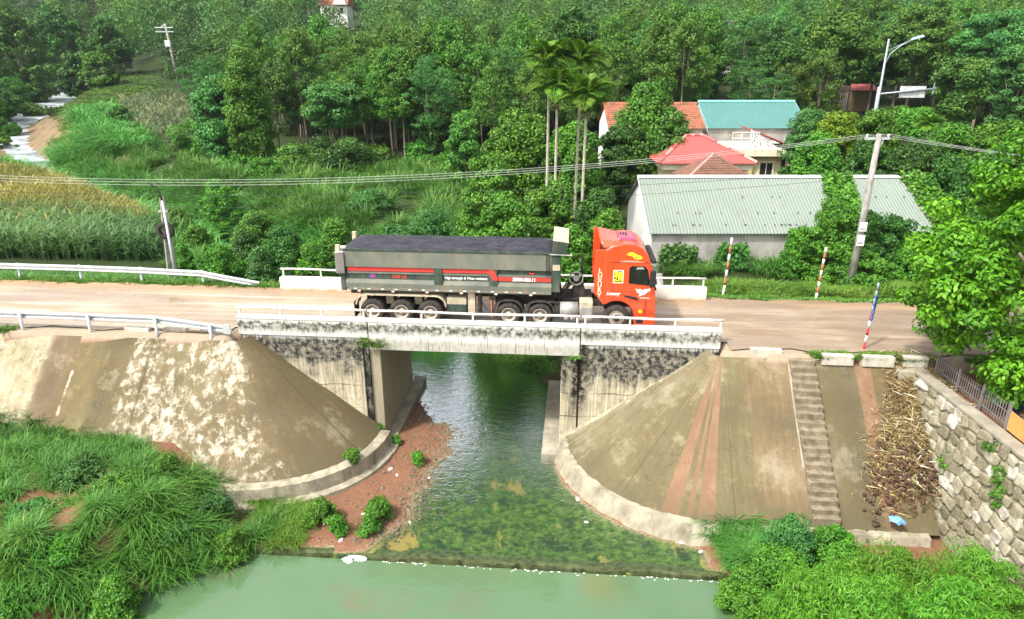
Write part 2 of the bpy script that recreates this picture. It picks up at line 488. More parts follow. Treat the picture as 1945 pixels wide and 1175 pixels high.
def water_material(name, deep, clear, rough, wave, wscale, foam=False, ior=1.38):
    g = G(name, rough, 0.5); p = g.pos()
    w1 = g.noise(g.scale(p, (1.0, 1.5, 1)), wscale, 3, 0.55, 0.6); w2 = g.noise(p, wscale * 4.2, 3, 0.6, 0.4)
    nrm = g.n('Bump', Height=g.math('ADD', w1, g.math('MULTIPLY', w2, 0.45)), Strength=wave, Distance=0.08).outputs[0]
    col = g.mix(g.noise(p, 0.35, 4), tuple(c * 0.85 for c in deep), tuple(c * 1.15 for c in deep))
    g.put(g.b.inputs['Normal'], nrm)
    if not foam: col = g.mix(g.math('MULTIPLY', g.rng(g.noise(g.scale(p, (1, 1.6, 1)), 0.33, 4, 0.6), 0.56, 0.72), 0.6), col, (0.135, 0.115, 0.055))
    if foam:
        s = g.sep(p)
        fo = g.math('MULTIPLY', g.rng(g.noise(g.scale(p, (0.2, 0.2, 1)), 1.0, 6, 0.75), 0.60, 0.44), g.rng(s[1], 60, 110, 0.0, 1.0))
        col = g.mix(g.rng(s[1], 70, 110), col, (0.20, 0.235, 0.25)); col = g.mix(g.math('MULTIPLY', fo, 0.8), col, (0.66, 0.69, 0.71))  # upstream grey and part of the foam white stand in for sky reflection
        g.rough(g.rng(fo, 0, 1, rough, 0.7))
    g.color(col)
    g.b.inputs['Specular IOR Level'].default_value = 0.0
    under = g.b.outputs[0]
    if clear > 0:
        tr = g.n('BsdfTransparent', Color=(0.86, 0.95, 0.88)); ms = g.n('MixShader')
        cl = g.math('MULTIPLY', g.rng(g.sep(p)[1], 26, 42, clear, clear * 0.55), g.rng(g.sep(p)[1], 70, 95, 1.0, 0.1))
        if foam: cl = g.math('MULTIPLY', cl, g.math('SUBTRACT', 1.0, fo, True))
        g.put(ms.inputs[0], cl); g.put(ms.inputs[1], under); g.put(ms.inputs[2], tr.outputs[0]); under = ms.outputs[0]
    gl = g.n('BsdfGlossy', Color=(1, 1, 1), Roughness=rough, Normal=nrm); m2 = g.n('MixShader')
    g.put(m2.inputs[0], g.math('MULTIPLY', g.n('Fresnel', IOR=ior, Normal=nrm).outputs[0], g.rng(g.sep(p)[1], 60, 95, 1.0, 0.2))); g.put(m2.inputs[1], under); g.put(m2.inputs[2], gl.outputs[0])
    g.put(g.out.inputs['Surface'], m2.outputs[0])
    return g.m
def road_material():
    g = G('muddy_road', 0.7, 0.4); p = g.scale(g.obj(), (0.22, 1.0, 1.0))
    n1 = g.noise(p, 1.1, 6, 0.6); n2 = g.noise(p, 5.0, 5, 0.65); n3 = g.noise(g.obj(), 30, 3, 0.6)
    n4 = g.noise(g.scale(g.obj(), (0.06, 2.2, 1)), 1.0, 4, 0.6)
    c = g.mix(g.rng(n1, 0.32, 0.68), (0.30, 0.22, 0.145), (0.54, 0.45, 0.35))
    c = g.mix(g.rng(n4, 0.50, 0.68), c, (0.60, 0.54, 0.46))
    s = g.sep(g.obj())
    edge = g.math('MULTIPLY', g.rng(s[1], 4.2, 5.2), g.rng(n1, 0.3, 0.55))
    c = g.mix(edge, c, (0.42, 0.27, 0.15))
    c = g.mix(g.math('MULTIPLY', g.rng(s[0], 7.0, 12.0), g.rng(n1, 0.75, 0.40)), c, (0.25, 0.18, 0.12))
    wet = g.math('MULTIPLY', g.rng(g.noise(g.scale(g.obj(), (0.16, 0.6, 1)), 0.8, 4, 0.5), 0.44, 0.56), g.rng(n2, 0.2, 0.5))
    c = g.mix(g.math('MULTIPLY', wet, 0.5), c, (0.25, 0.165, 0.095))
    c = g.mix(g.math('MULTIPLY', g.rng(n3, 0.5, 0.7), 0.2), c, (0.2, 0.14, 0.09))
    c = g.mix(1.0, c, (0.88, 0.86, 0.83), 'MULTIPLY'); g.color(c); g.rough(g.rng(wet, 0, 1, 0.7, 0.10))
    g.bump(g.math('MULTIPLY', g.math('ADD', n2, g.math('MULTIPLY', n3, 0.4)), g.math('SUBTRACT', 1.05, wet)), 0.35, 0.03)
    return g.m
def wall_material():
    """old wing wall: pale render, black mould running down from the parapet, pour lines"""
    g = G('old_wall_concrete', 0.9, 0.15); p = g.obj(); s = g.sep(p)
    st = g.noise(g.scale(p, (1.5, 1.5, 0.16)), 2.0, 6, 0.62); st2 = g.noise(g.scale(p, (5.5, 5.5, 0.28)), 2.0, 4, 0.6)
    n1 = g.noise(p, 0.8, 6, 0.62); n2 = g.noise(p, 4.5, 6, 0.7); n0 = g.noise(g.scale(p, (1, 1, 1.8)), 0.55, 4, 0.6)
    base = g.mix(g.rng(n1, 0.3, 0.7), (0.30, 0.25, 0.16), (0.64, 0.57, 0.41))
    base = g.mix(g.math('MULTIPLY', g.rng(st2, 0.50, 0.62), 0.8), base, (0.66, 0.60, 0.45))
    base = g.mix(g.math('MULTIPLY', g.rng(st2, 0.44, 0.34), 0.7), base, (0.16, 0.135, 0.085))
    base = g.mix(g.math('MULTIPLY', g.rng(n2, 0.52, 0.70), 0.6), base, (0.15, 0.13, 0.09))
    zz = g.math('ADD', s[2], g.math('MULTIPLY', g.math('SUBTRACT', st, 0.5), 3.6))
    zz = g.math('ADD', zz, g.math('MULTIPLY', g.math('SUBTRACT', n0, 0.5), 2.4))
    mould = g.math('MULTIPLY', g.rng(zz, -2.1, -1.25), g.rng(n2, 0.66, 0.46, 0.25, 1.0))
    base = g.mix(mould, base, g.mix(g.rng(n2, 0.35, 0.65), (0.016, 0.017, 0.017), (0.10, 0.10, 0.092)))
    eff = g.math('MULTIPLY', g.rng(g.math('ADD', s[2], g.math('MULTIPLY', g.math('SUBTRACT', st2, 0.5), 0.5)), -0.32, -0.16), g.rng(n1, 0.35, 0.5, 0.3, 0.95))
    base = g.mix(eff, base, (0.72, 0.72, 0.70))
    for zl in (-1.15, -2.35, -3.4):
        dz = g.math('ABSOLUTE', g.math('ADD', s[2], g.math('SUBTRACT', g.math('MULTIPLY', n1, 0.3), zl + 0.15)))
        base = g.mix(g.math('MULTIPLY', g.rng(dz, 0.030, 0.006), g.rng(n0, 0.35, 0.55)), base, (0.06, 0.05, 0.035))
    du = g.math('SUBTRACT', g.math('ABSOLUTE', g.math('ADD', s[0], g.math('MULTIPLY', g.math('SUBTRACT', st, 0.5), 0.5))), 4.30)
    blk = g.math('MULTIPLY', g.rng(g.math('ABSOLUTE', du), 0.62, 0.22), g.rng(s[2], -4.4, -2.4, 0.0, 1.0))
    base = g.mix(g.math('MULTIPLY', blk, g.rng(n2, 0.66, 0.48)), base, (0.016, 0.016, 0.014))
    g.color(base); g.bump(g.math('ADD', n2, g.math('MULTIPLY', st2, 0.6)), 0.5, 0.03)
    return g.m
def parapet_material():
    g = G('painted_parapet', 0.85, 0.2); p = g.obj(); s = g.sep(p)
    st = g.noise(g.scale(p, (3, 3, 0.6)), 2.2, 5, 0.65); n2 = g.noise(p, 5, 7, 0.72); n1 = g.noise(p, 1.0, 4)
    white = g.mix(n1, (0.54, 0.53, 0.48), (0.70, 0.69, 0.65))
    zz = g.math('ADD', s[2], g.math('MULTIPLY', g.math('SUBTRACT', st, 0.5), 0.55))
    blk = g.math('MULTIPLY', g.rng(zz, 0.50, 0.40), g.rng(zz, -0.05, 0.20))
    blk = g.math('MULTIPLY', blk, g.rng(n2, 0.70, 0.46))
    c = g.mix(blk, white, g.mix(g.rng(n2, 0.3, 0.55), (0.03, 0.03, 0.028), (0.16, 0.15, 0.12)))
    low = g.math('MULTIPLY', g.rng(zz, -0.12, -0.3), g.rng(n2, 0.3, 0.6, 0.35, 0.85))
    c = g.mix(low, c, (0.36, 0.33, 0.27))
    drip = g.math('MULTIPLY', g.rng(g.noise(g.scale(p, (9, 9, 0.4)), 2.0, 3), 0.58, 0.66), g.rng(s[2], 0.45, 0.1))
    c = g.mix(g.math('MULTIPLY', drip, 0.75), c, (0.10, 0.095, 0.08))
    g.color(c); g.bump(n2, 0.4, 0.015)
    return g.m
def far_parapet_material():
    g = G('whitewashed_parapet', 0.8, 0.2); p = g.obj(); n = g.noise(p, 2.5, 5)
    c = g.mix(n, (0.68, 0.63, 0.52), (0.82, 0.78, 0.70))
    c = g.mix(g.math('MULTIPLY', g.rng(g.sep(p)[2], 0.16, 0.0), g.rng(n, 0.3, 0.6)), c, (0.45, 0.30, 0.16))
    g.color(c); return g.m
def slope_material(name, stops, flake, mud=None, grit=0.5, jpitch=4.2):
    """stained cement facing of a bank. su: metres along the bank, 0..1; st: 0 top, 1 toe"""
    g = G(name, 0.9, 0.15); p = g.pos()
    su, st = g.attr('su'), g.attr('st')
    vec = g.n('CombineXYZ', X=g.math('MULTIPLY', su, 19.0), Y=g.math('MULTIPLY', st, 1.2)).outputs[0]
    nw = g.noise(vec, 0.9, 4, 0.6); nf = g.noise(vec, 3.5, 5, 0.65)
    n1 = g.noise(p, 1.1, 6, 0.65); n2 = g.noise(p, 5, 6, 0.7); n3 = g.noise(p, 26, 3, 0.6)
    sd_ = g.math('ADD', su, g.math('MULTIPLY', g.math('SUBTRACT', nw, 0.5), 0.022))
    c = g.ramp(sd_, [(p_, tuple(x * k for x, k in zip(q_, (0.50, 0.49, 0.44)))) for p_, q_ in stops])
    c = g.mix(g.math('MULTIPLY', g.rng(nf, 0.42, 0.68), 0.75), c, (0.115, 0.088, 0.045))
    c = g.mix(g.math('MULTIPLY', g.rng(nf, 0.40, 0.28), 0.40), c, (0.30, 0.255, 0.165))
    c = g.mix(g.math('MULTIPLY', g.rng(n1, 0.5, 0.75), 0.40), c, (0.30, 0.255, 0.165))
    c = g.mix(g.math('MULTIPLY', g.rng(n2, 0.5, 0.8), 0.35), c, (0.12, 0.10, 0.055))
    gr_ = g.noise(p, 0.55, 7, 0.72)
    c = g.mix(g.math('MULTIPLY', g.rng(gr_, 0.47, 0.66), 0.75), c, (0.085, 0.070, 0.040))
    c = g.mix(g.math('MULTIPLY', g.rng(gr_, 0.46, 0.34), 0.35), c, (0.42, 0.38, 0.28))
    if mud:
        mm = g.ramp(g.math('ADD', su, g.math('ADD', g.math('MULTIPLY', g.math('SUBTRACT', nw, 0.5), 0.006), g.math('MULTIPLY', g.math('SUBTRACT', n2, 0.5), 0.010))), mud)
        mk = g.math('MULTIPLY', mm, g.rng(nf, 0.66, 0.42, 0.75, 1.0))
        c = g.mix(mk, c, g.mix(g.rng(n1, 0.3, 0.7), (0.170, 0.092, 0.054), (0.275, 0.165, 0.104)))
    fl = g.ramp(su, flake)
    fn = g.noise(g.scale(p, (1.0, 1.0, 0.7)), 2.8, 9, 0.76, 0.25)
    fn = g.math('ADD', g.math('MULTIPLY', fn, 0.72), g.math('MULTIPLY', g.noise(vec, 7.0, 5, 0.7), 0.28))
    fm = g.rng(g.math('ADD', g.math('ADD', fn, g.math('MULTIPLY', g.math('SUBTRACT', g.noise(p, 0.45, 4, 0.6), 0.5), 0.30)), g.math('MULTIPLY', g.math('SUBTRACT', fl, 0.5), 0.34)), 0.535, 0.63)
    c = g.mix(g.math('MULTIPLY', fm, 0.85), c, g.mix(n2, (0.40, 0.35, 0.245), (0.66, 0.61, 0.48)))
    c = g.mix(g.math('MULTIPLY', g.rng(n3, 0.52, 0.72), grit * 0.7), c, (0.09, 0.075, 0.045))
    vo = g.n('TexVoronoi', dict(feature='DISTANCE_TO_EDGE'), Vector=g.n('VectorMath', dict(operation='ADD'), i0=p, i1=g.scale(g.n('TexNoise', Vector=p, Scale=1.2, Detail=3.0).outputs['Color'], (1.2, 1.2, 1.2))).outputs[0], Scale=0.42).outputs['Distance']
    crack = g.math('MULTIPLY', g.rng(vo, 0.012, 0.003), g.rng(n1, 0.48, 0.6))
    c = g.mix(g.math('MULTIPLY', crack, 0.4), c, (0.05, 0.042, 0.028))
    jt = g.math('PINGPONG', g.math('ADD', g.math('MULTIPLY', su, jpitch), g.math('MULTIPLY', n1, 0.02)), 0.5)
    c = g.mix(g.math('MULTIPLY', g.rng(jt, 0.010, 0.003), 0.6), c, (0.07, 0.06, 0.038))
    c = g.mix(g.math('MULTIPLY', g.rng(st, 0.86, 1.0), g.rng(n1, 0.3, 0.6)), c, (0.10, 0.09, 0.05))
    g.color(c)
    g.bump(g.math('ADD', g.math('MULTIPLY', n2, 0.6), g.math('ADD', g.math('MULTIPLY', n3, 0.3), g.math('MULTIPLY', fm, 0.25))), 0.55, 0.025)
    return g.m
def stone_material():
    g = G('wall_stone', 0.9, 0.15); p = g.pos(); oi = g.n('ObjectInfo').outputs['Random']
    n1 = g.noise(p, 3, 5, 0.6); n2 = g.noise(p, 18, 4, 0.6)
    c = g.ramp(oi, [(0.0, (0.15, 0.132, 0.088)), (0.45, (0.31, 0.275, 0.19)), (0.85, (0.43, 0.40, 0.31)), (1.0, (0.58, 0.56, 0.51))])
    c = g.mix(g.rng(n1, 0.42, 0.66, 0.0, 0.8), c, (0.11, 0.105, 0.055))
    c = g.mix(g.rng(n2, 0.5, 0.8, 0.0, 0.5), c, (0.5, 0.45, 0.33))
    g.color(c); g.bump(n2, 0.6, 0.03); return g.m
def corrugated_material(name, col, rust, rscale=0.5):
    g = G(name, 0.55, 0.4); p = g.obj()
    n1 = g.noise(p, rscale, 5, 0.6); st = g.noise(g.scale(p, (3.0, 0.35, 0.35)), 2.0, 5, 0.6)
    c = g.mix(n1, tuple(x * 0.82 for x in col), tuple(min(1, x * 1.15) for x in col))
    c = g.mix(g.rng(st, 0.55, 0.72, 0.0, 0.5), c, rust)
    g.color(c); return g.m
def tile_material(name, a, b, dirt):
    g = G(name, 0.85, 0.2); p = g.obj(); oi = g.n('ObjectInfo').outputs['Random']
    n1 = g.noise(p, 1.2, 5, 0.65); n2 = g.noise(p, 8, 4)
    c = g.mix(n2, a, b); c = g.mix(g.rng(n1, 0.45, 0.65, 0, 0.8), c, dirt); g.color(c); return g.m

M = {}
M['ground'] = ground_material()
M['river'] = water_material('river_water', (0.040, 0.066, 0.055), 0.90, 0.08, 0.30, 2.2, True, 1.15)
M['pool'] = water_material('pool_water', (0.086, 0.158, 0.072), 0.0, 0.02, 0.09, 1.7, ior=1.85)
M['road'] = road_material()
M['wall'] = wall_material()
M['parapet'] = parapet_material()
M['parapet_far'] = far_parapet_material()
M['concrete'] = plain('grey_concrete', (0.30, 0.27, 0.21), 0.9, 0.3, 1.5, bump=0.3, dirt=(0.14, 0.12, 0.08))
M['kerbstone'] = plain('pale_kerb', (0.50, 0.47, 0.39), 0.9, 0.2, 3, bump=0.3, dirt=(0.25, 0.2, 0.13))
M['toe'] = plain('toe_concrete', (0.33, 0.295, 0.215), 0.9, 0.3, 1.3, bump=0.5, dirt=(0.12, 0.105, 0.065), dirt_amt=0.85)
M['rail_paint'] = plain('rail_paint', (0.66, 0.65, 0.62), 0.55, 0.12, 4, dirt=(0.3, 0.22, 0.14))
M['galv'] = plain('galvanised_steel', (0.62, 0.66, 0.69), 0.42, 0.1, 3, metal=0.35, dirt=(0.40, 0.38, 0.33), dirt_amt=0.4)
M['red_paint'] = plain('red_paint', (0.55, 0.03, 0.03), 0.6, 0.2, 5)
M['white_paint'] = plain('white_paint', (0.78, 0.77, 0.73), 0.6, 0.08, 5, dirt=(0.45, 0.38, 0.28))
M['old_red'] = plain('faded_red_paint', (0.42, 0.14, 0.07), 0.8, 0.3, 6)
M['blue_paint'] = plain('blue_paint', (0.03, 0.13, 0.50), 0.5, 0.1, 5)
M['pole'] = plain('pole_concrete', (0.33, 0.315, 0.285), 0.9, 0.3, 2.0, bump=0.2, dirt=(0.10, 0.09, 0.075), dirt_amt=0.8)
M['dark'] = plain('dark_void', (0.02, 0.02, 0.02), 0.8)
M['rubber'] = plain('tyre_rubber', (0.028, 0.026, 0.024), 0.85, 0.3, 6, dirt=(0.16, 0.12, 0.08), dirt_amt=0.45)
M['bark'] = plain('grey_bark', (0.23, 0.19, 0.14), 0.95, 0.3, 4, bump=0.4)
M['palm_bark'] = plain('palm_bark', (0.42, 0.39, 0.31), 0.9, 0.25, 3, dirt=(0.2, 0.2, 0.12))
M['galv_dull'] = plain('dull_galvanised', (0.30, 0.35, 0.37), 0.5, 0.12, 3, metal=0.3)
M['wire'] = plain('pale_wire', (0.42, 0.44, 0.40), 0.5, 0.05)
M['cable'] = plain('black_cable', (0.03, 0.03, 0.032), 0.6, 0.05)

# ================================================================== GROUND
def axis(segs):
    out = []
    for a, b, st in segs: out += list(np.arange(a, b, st))
    return np.array(out + [segs[-1][1]])
gx = axis([(-900, -300, 40), (-300, -120, 8), (-120, -50, 2.5), (-50, -22, 0.9), (-22, 22, 0.28), (22, 50, 0.9), (50, 150, 4), (150, 300, 10), (300, 900, 40)])
gy = axis([(-40, 8, 4), (8, 14, 1), (14, 36, 0.28), (36, 62, 0.6), (62, 130, 1.8), (130, 280, 4), (280, 420, 10), (420, 1500, 60)])
XX, YY = np.meshgrid(gx, gy)
ZZ = height(XX, YY)
nx, ny = len(gx), len(gy)
idx = np.arange(nx * ny).reshape(ny, nx)
GF = np.stack([idx[:-1, :-1], idx[:-1, 1:], idx[1:, 1:], idx[1:, :-1]], -1).reshape(-1, 4)
_d, _z, _h = river(XX, YY)
SAND = sstep(8.5, 4.0, _d - _h + 3 * (vnoise(XX, YY, 6, 17) - 0.5)) * sstep(82, 92, YY) * sstep(150, 138, YY)
ground = link('ground', np_mesh('ground', np.stack([XX, YY, ZZ], -1).reshape(-1, 3), GF, M['ground'], True, sand=SAND.ravel()), M['ground'])
tag(ground, 'earth ground, red by the stream and green towards the hills', 'ground', kind='structure')

# ================================================================== WATER
b = MB()
rows = []
for X0, X1, Yv in ((None, None, None),): pass
L0 = [(-9.5, weirY(-9.5) + 0.12, -5.1), (7.9, weirY(7.9) + 0.12, -5.1)]
rows = [L0, [(-9.5, 24.0, -5.1), (7.9, 23.4, -5.1)], [(-6.5, 31.5, -5.08), (3.2, 31.0, -5.08)]]
for i in range(3, len(RIV)):
    a, c, z, hw = RIV[i]; pa, pc = RIV[i - 1][:2]
    na, nc = RIV[min(i + 1, len(RIV) - 1)][:2]
    d = Vector((na - pa, nc - pc)).normalized(); w = hw + 2.0
    rows.append([(a - (d.y * w), c + d.x * w, z), (a + d.y * w, c - d.x * w, z)])
vs = [p for r in rows for p in r]
fs = [(2 * i, 2 * i + 1, 2 * i + 3, 2 * i + 2) for i in range(len(rows) - 1)]
b.v, b.f = vs, fs
rw = b.build('river_water', M['river'])
tag(rw, 'shallow rippling stream running under the bridge from the valley', 'stream', kind='structure')
b = MB(); b.sheet([(-24, weirY(-24) - 0.14, -5.23), (-24, 4, -5.23), (14, 4, -5.23), (14, weirY(14) - 0.14, -5.23)])
tag(b.build('pool_water', M['pool']), 'calm milky green pool below the low weir', 'pool', kind='structure')
# low weir sill between stream and pool
b = MB()
xs = np.linspace(-9.4, 7.9, 60)
rg = random.Random(3)
top = [(x, weirY(x) + 0.10 + 0.06 * math.sin(x * 1.9) + rg.uniform(-0.05, 0.05), -5.15 + rg.uniform(-0.03, 0.02)) for x in xs]
for i in range(len(xs) - 1):
    (xa, ya, za), (xb, yb, zb) = top[i], top[i + 1]
    b.hexa([(xa, ya - 0.22, -6.5), (xb, yb - 0.22, -6.5), (xb, yb + 0.3, -6.5), (xa, ya + 0.3, -6.5),
            (xa, ya - 0.12, za), (xb, yb - 0.12, zb), (xb, yb + 0.3, zb + 0.0), (xa, ya + 0.3, za + 0.0)])
M['weir'] = plain('algae_concrete', (0.060, 0.080, 0.032), 0.4, 0.7, 5, bump=0.8, dirt=(0.16, 0.15, 0.07))
wr = b.build('weir_sill', M['weir'])
tag(wr, 'low algae covered weir sill between the stream and the green pool', 'weir')

# ================================================================== ROAD
b = MB()
n = 90
def road_edges(u):
    on = abs(u) < 10.2
    lo = 0.34 if on else -0.25 + 0.12 * math.sin(u * 1.7) + 0.08 * math.sin(u * 4.1)
    hi = 5.42 if on else 5.75 + 0.12 * math.sin(u * 1.3 + 1) + 0.1 * math.sin(u * 3.7)
    return lo, hi
us = sorted(list(np.linspace(-75, 60, 240)) + [-10.201, -10.199, 10.199, 10.201])
for u in us:
    lo, hi = road_edges(u)
    b.v += [(u, lo, 0.0), (u, hi, 0.0)]
b.f = [(2 * i, 2 * i + 2, 2 * i + 3, 2 * i + 1) for i in range(len(us) - 1)]
road = link('road', b.mesh('road', M['road']), M['road']); road.location = W(0, 0, 0); road.rotation_euler = (0, 0, ANG)
tag(road, 'muddy wet beige road crossing the bridge', 'road', kind='structure')

# ================================================================== BRIDGE
br = bridge_thing('concrete_bridge', 'old concrete road bridge with stained wing walls over the stream', 'bridge')
JL, JR = -4.35, 4.35                    # deck joints
AL, AR = -3.95, 3.6                     # abutment faces
MB().box(JL + 0.02, JR - 0.02, 0.30, 5.46, -0.62, -0.012).build('deck_slab', M['concrete'], br)
for nm, u0, u1, zb in (('parapet', UL, JL - 0.02, -0.16), ('parapet', JL + 0.02, JR - 0.02, -0.67), ('parapet', JR + 0.02, UR, -0.16)):
    MB().box(u0, u1, -0.05, 0.33, zb, 0.55).build('parapet', M['parapet'], br, bevel=0.015)
    MB().box(u0 - 0.01, u1 + 0.01, -0.075, 0.345, 0.553, 0.64).build('coping', M['white_paint'], br, bevel=0.02)
for u0, u1 in ((-10.3, JL - 0.02), (JL + 0.02, JR - 0.02), (JR + 0.02, 10.3)):
    MB().box(u0, u1, 5.43, 5.78, -0.67, 0.6).build('parapet', M['parapet_far'], br, bevel=0.02)
# wing walls with the abutment returns
MB().box(UL + 0.03, JL - 0.3, 0.0, 0.55, -5.8, -0.165).build('wing_wall', M['wall'], br)
MB().box(JR + 0.02, UR - 0.03, 0.0, 0.55, -5.8, -0.165).build('wing_wall', M['wall'], br)
MB().box(UL + 0.03, JL - 0.3, 5.2, 5.74, -5.8, -0.675).build('wing_wall', M['wall'], br)
MB().box(JR + 0.02, UR - 0.03, 5.2, 5.74, -5.8, -0.675).build('wing_wall', M['wall'], br)
g = G('abutment_face', 0.9, 0.15); p_ = g.obj()
st_ = g.noise(g.scale(p_, (1, 2.5, 0.2)), 2.0, 6, 0.6)
g.color(g.mix(st_, (0.20, 0.165, 0.105), (0.46, 0.41, 0.30))); g.bump(g.noise(p_, 9, 5), 0.35)
M['abut'] = g.m
MB().box(JL - 0.05, AL, 0.16, 5.5, -5.8, -0.635).build('abutment', M['abut'], br, bevel=0.02)
MB().box(AR, JR - 0.06, -0.04, 5.5, -5.8, -0.69).build('abutment', M['wall'], br, bevel=0.02)
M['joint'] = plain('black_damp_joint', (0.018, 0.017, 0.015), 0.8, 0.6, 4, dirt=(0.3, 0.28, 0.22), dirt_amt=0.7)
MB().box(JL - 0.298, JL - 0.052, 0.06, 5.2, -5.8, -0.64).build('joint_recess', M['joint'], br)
MB().box(JL - 0.018, JL + 0.018, 0.0, 0.3, -0.6, 0.5).build('joint_filler', M['joint'], br)
MB().box(JR - 0.018, JR + 0.018, 0.0, 0.3, -0.66, 0.5).build('joint_filler', M['joint'], br)
# sloping plinth where each wing wall meets its cone
for sd_, uc_, tip in ((-1, UL, AL - 0.55), (1, UR, AR + 0.55)):
    za, zb_ = -0.35, -4.42
    MB().hexa([(uc_ - sd_ * 0.3, -0.13, za - 0.5), (tip, -0.13, zb_ - 0.5), (tip, 0.02, zb_ - 0.5), (uc_ - sd_ * 0.3, 0.02, za - 0.5),
               (uc_ - sd_ * 0.3, -0.13, za + 0.02), (tip, -0.13, zb_ + 0.22), (tip, 0.02, zb_ + 0.34), (uc_ - sd_ * 0.3, 0.02, za + 0.12)]).build('plinth', M['toe'], br)
# footings
MB().hexa([(AR - 0.72, -0.85, -5.9), (AR + 0.35, -0.85, -5.9), (AR - 0.003, 6.0, -5.9), (AR - 0.62, 6.0, -5.9),
           (AR - 0.72, -0.85, -4.78), (AR + 0.35, -0.85, -4.78), (AR - 0.003, 6.0, -4.7), (AR - 0.62, 6.0, -4.7)]).build('footing', M['concrete'], br, bevel=0.03)
MB().hexa([(AL + 0.003, 0.3, -5.9), (AL + 0.45, 0.3, -5.9), (AL + 0.62, 6.0, -5.9), (AL + 0.003, 6.0, -5.9),
           (AL + 0.003, 0.3, -4.92), (AL + 0.45, 0.3, -4.92), (AL + 0.62, 6.0, -4.72), (AL + 0.003, 6.0, -4.72)]).build('footing', M['concrete'], br, bevel=0.03)
MB().box(AL - 0.25, AL + 0.35, -1.15, -0.12, -5.9, -4.86).build('footing', M['toe'], br, bevel=0.04)
# handrails
def handrail(v, spans, zt):
    for u0, u1, posts, bow in spans:
        pts = [(u0 + (u1 - u0) * t / 8, v + bow * math.sin(PI * t / 8), zt + 0.02 * math.sin(t * 1.1)) for t in range(9)]
        MB().tube(pts, 0.05, 8).build('rail', M['rail_paint'], br, True)
        for k in range(posts):
            u = u0 + 0.12 + (u1 - u0 - 0.24) * k / (posts - 1)
            if u > JR - 0.5 and v < 1 and u0 < 0: pass
            MB().box(u - 0.035, u + 0.035, v - 0.035, v + 0.035, 0.60, zt - 0.035).build('post', M['rail_paint'], br)
handrail(0.14, [(UL - 0.05, JL - 0.06, 4, 0.0), (JL + 0.0, JR - 0.03, 5, 0.0), (JR + 0.05, UR + 0.08, 4, 0.0)], 0.98)
handrail(5.6, [(-10.25, JL, 4, 0.0), (JL + 0.06, JR - 0.06, 6, 0.0), (JR, 10.25, 5, 0.0)], 1.0)

# ================================================================== CEMENT FACED BANKS
def sgnpow(x, e): return math.copysign(abs(x) ** e, x)
def toe_point(side, s):
    """s < 0: straight part at distance -s from the cone; 0..1 round the cone"""
    rad = LTOE if side < 0 else RTOE; uc = UL if side < 0 else UR
    if s <= 0: return uc + side * (-s), -rad[1]
    a = s * PI / 2; e = 2 / rad[2]
    return uc - side * rad[0] * math.sin(a) ** e, -rad[1] * math.cos(a) ** e
def top_point(side, s):
    uc = UL if side < 0 else UR
    if s <= 0: return uc + side * (-s), TOPV
    a = s * PI / 2
    return uc - side * 0.45 * math.sin(a), TOPV * math.cos(a) - 0.0
def bank(side, length, mat, name, label, total):
    ss = list(np.linspace(-length, 0, int(length / 0.35))) + list(np.linspace(0, 1, 60))[1:]
    nt = 26; V, su, st = [], [], []
    rr = np.random.default_rng(4)
    for s in ss:
        a, c = top_point(side, s), toe_point(side, s)
        arc = s if s <= 0 else s * 7.5
        for k in range(nt):
            t = k / (nt - 1)
            u, v = a[0] + (c[0] - a[0]) * t, a[1] + (c[1] - a[1]) * t
            z = TOPZ + (TOEZ - TOPZ) * t
            z += 0.035 * math.sin(u * 1.3 + 2 * t) * math.sin(t * 6) - (0.05 * math.sin(t * PI))
            w = W(u, v, z); V.append(tuple(w)); su.append((arc + length) / total); st.append(t)
    nS = len(ss); ix = np.arange(nS * nt).reshape(nS, nt)
    F = np.stack([ix[:-1, :-1], ix[1:, :-1], ix[1:, 1:], ix[:-1, 1:]], -1).reshape(-1, 4)
    if side < 0: F = F[:, ::-1]
    o = link(name, np_mesh(name, np.array(V), F, mat, True, su=np.array(su), st=np.array(st)), mat)
    return tag(o, label, 'embankment', kind='structure')
# left bank: 30 m straight + cone (7.5 m of arc) = 37.5
def L_(x): return (x + 30.0) / 37.5
M['bank_left'] = slope_material('left_bank_cement',
    [(0.0, (0.80, 0.72, 0.52)), (L_(-7.9), (0.86, 0.77, 0.56)), (L_(-7.65), (0.36, 0.27, 0.20)), (L_(-7.0), (0.34, 0.25, 0.17)), (L_(-6.2), (0.30, 0.235, 0.12)),
     (L_(-5.4), (0.34, 0.28, 0.15)), (L_(-5.0), (0.22, 0.175, 0.095)), (L_(-4.2), (0.24, 0.185, 0.10)), (L_(-2.0), (0.38, 0.31, 0.19)), (L_(1.5), (0.34, 0.27, 0.16)), (L_(3.2), (0.27, 0.21, 0.12)), (L_(7.5), (0.25, 0.195, 0.11))],
    [(0.0, 0.45), (L_(-7.9), 0.5), (L_(-6.5), 0.05), (L_(-7.25), 0.10), (L_(-6.95), 0.90), (L_(-6.5), 0.80), (L_(-6.2), 0.25), (L_(-4.4), 0.22), (L_(-4.0), 0.62), (L_(-1.5), 0.66), (L_(1.8), 0.60), (L_(3.2), 0.30), (L_(4.5), 0.12), (1.0, 0.15)])
bank(-1, 30.0, M['bank_left'], 'embankment_slope', 'flaking cement faced bank and rounded cone left of the stream', 37.5)
def R_(x): return (x + 6.6) / 14.1
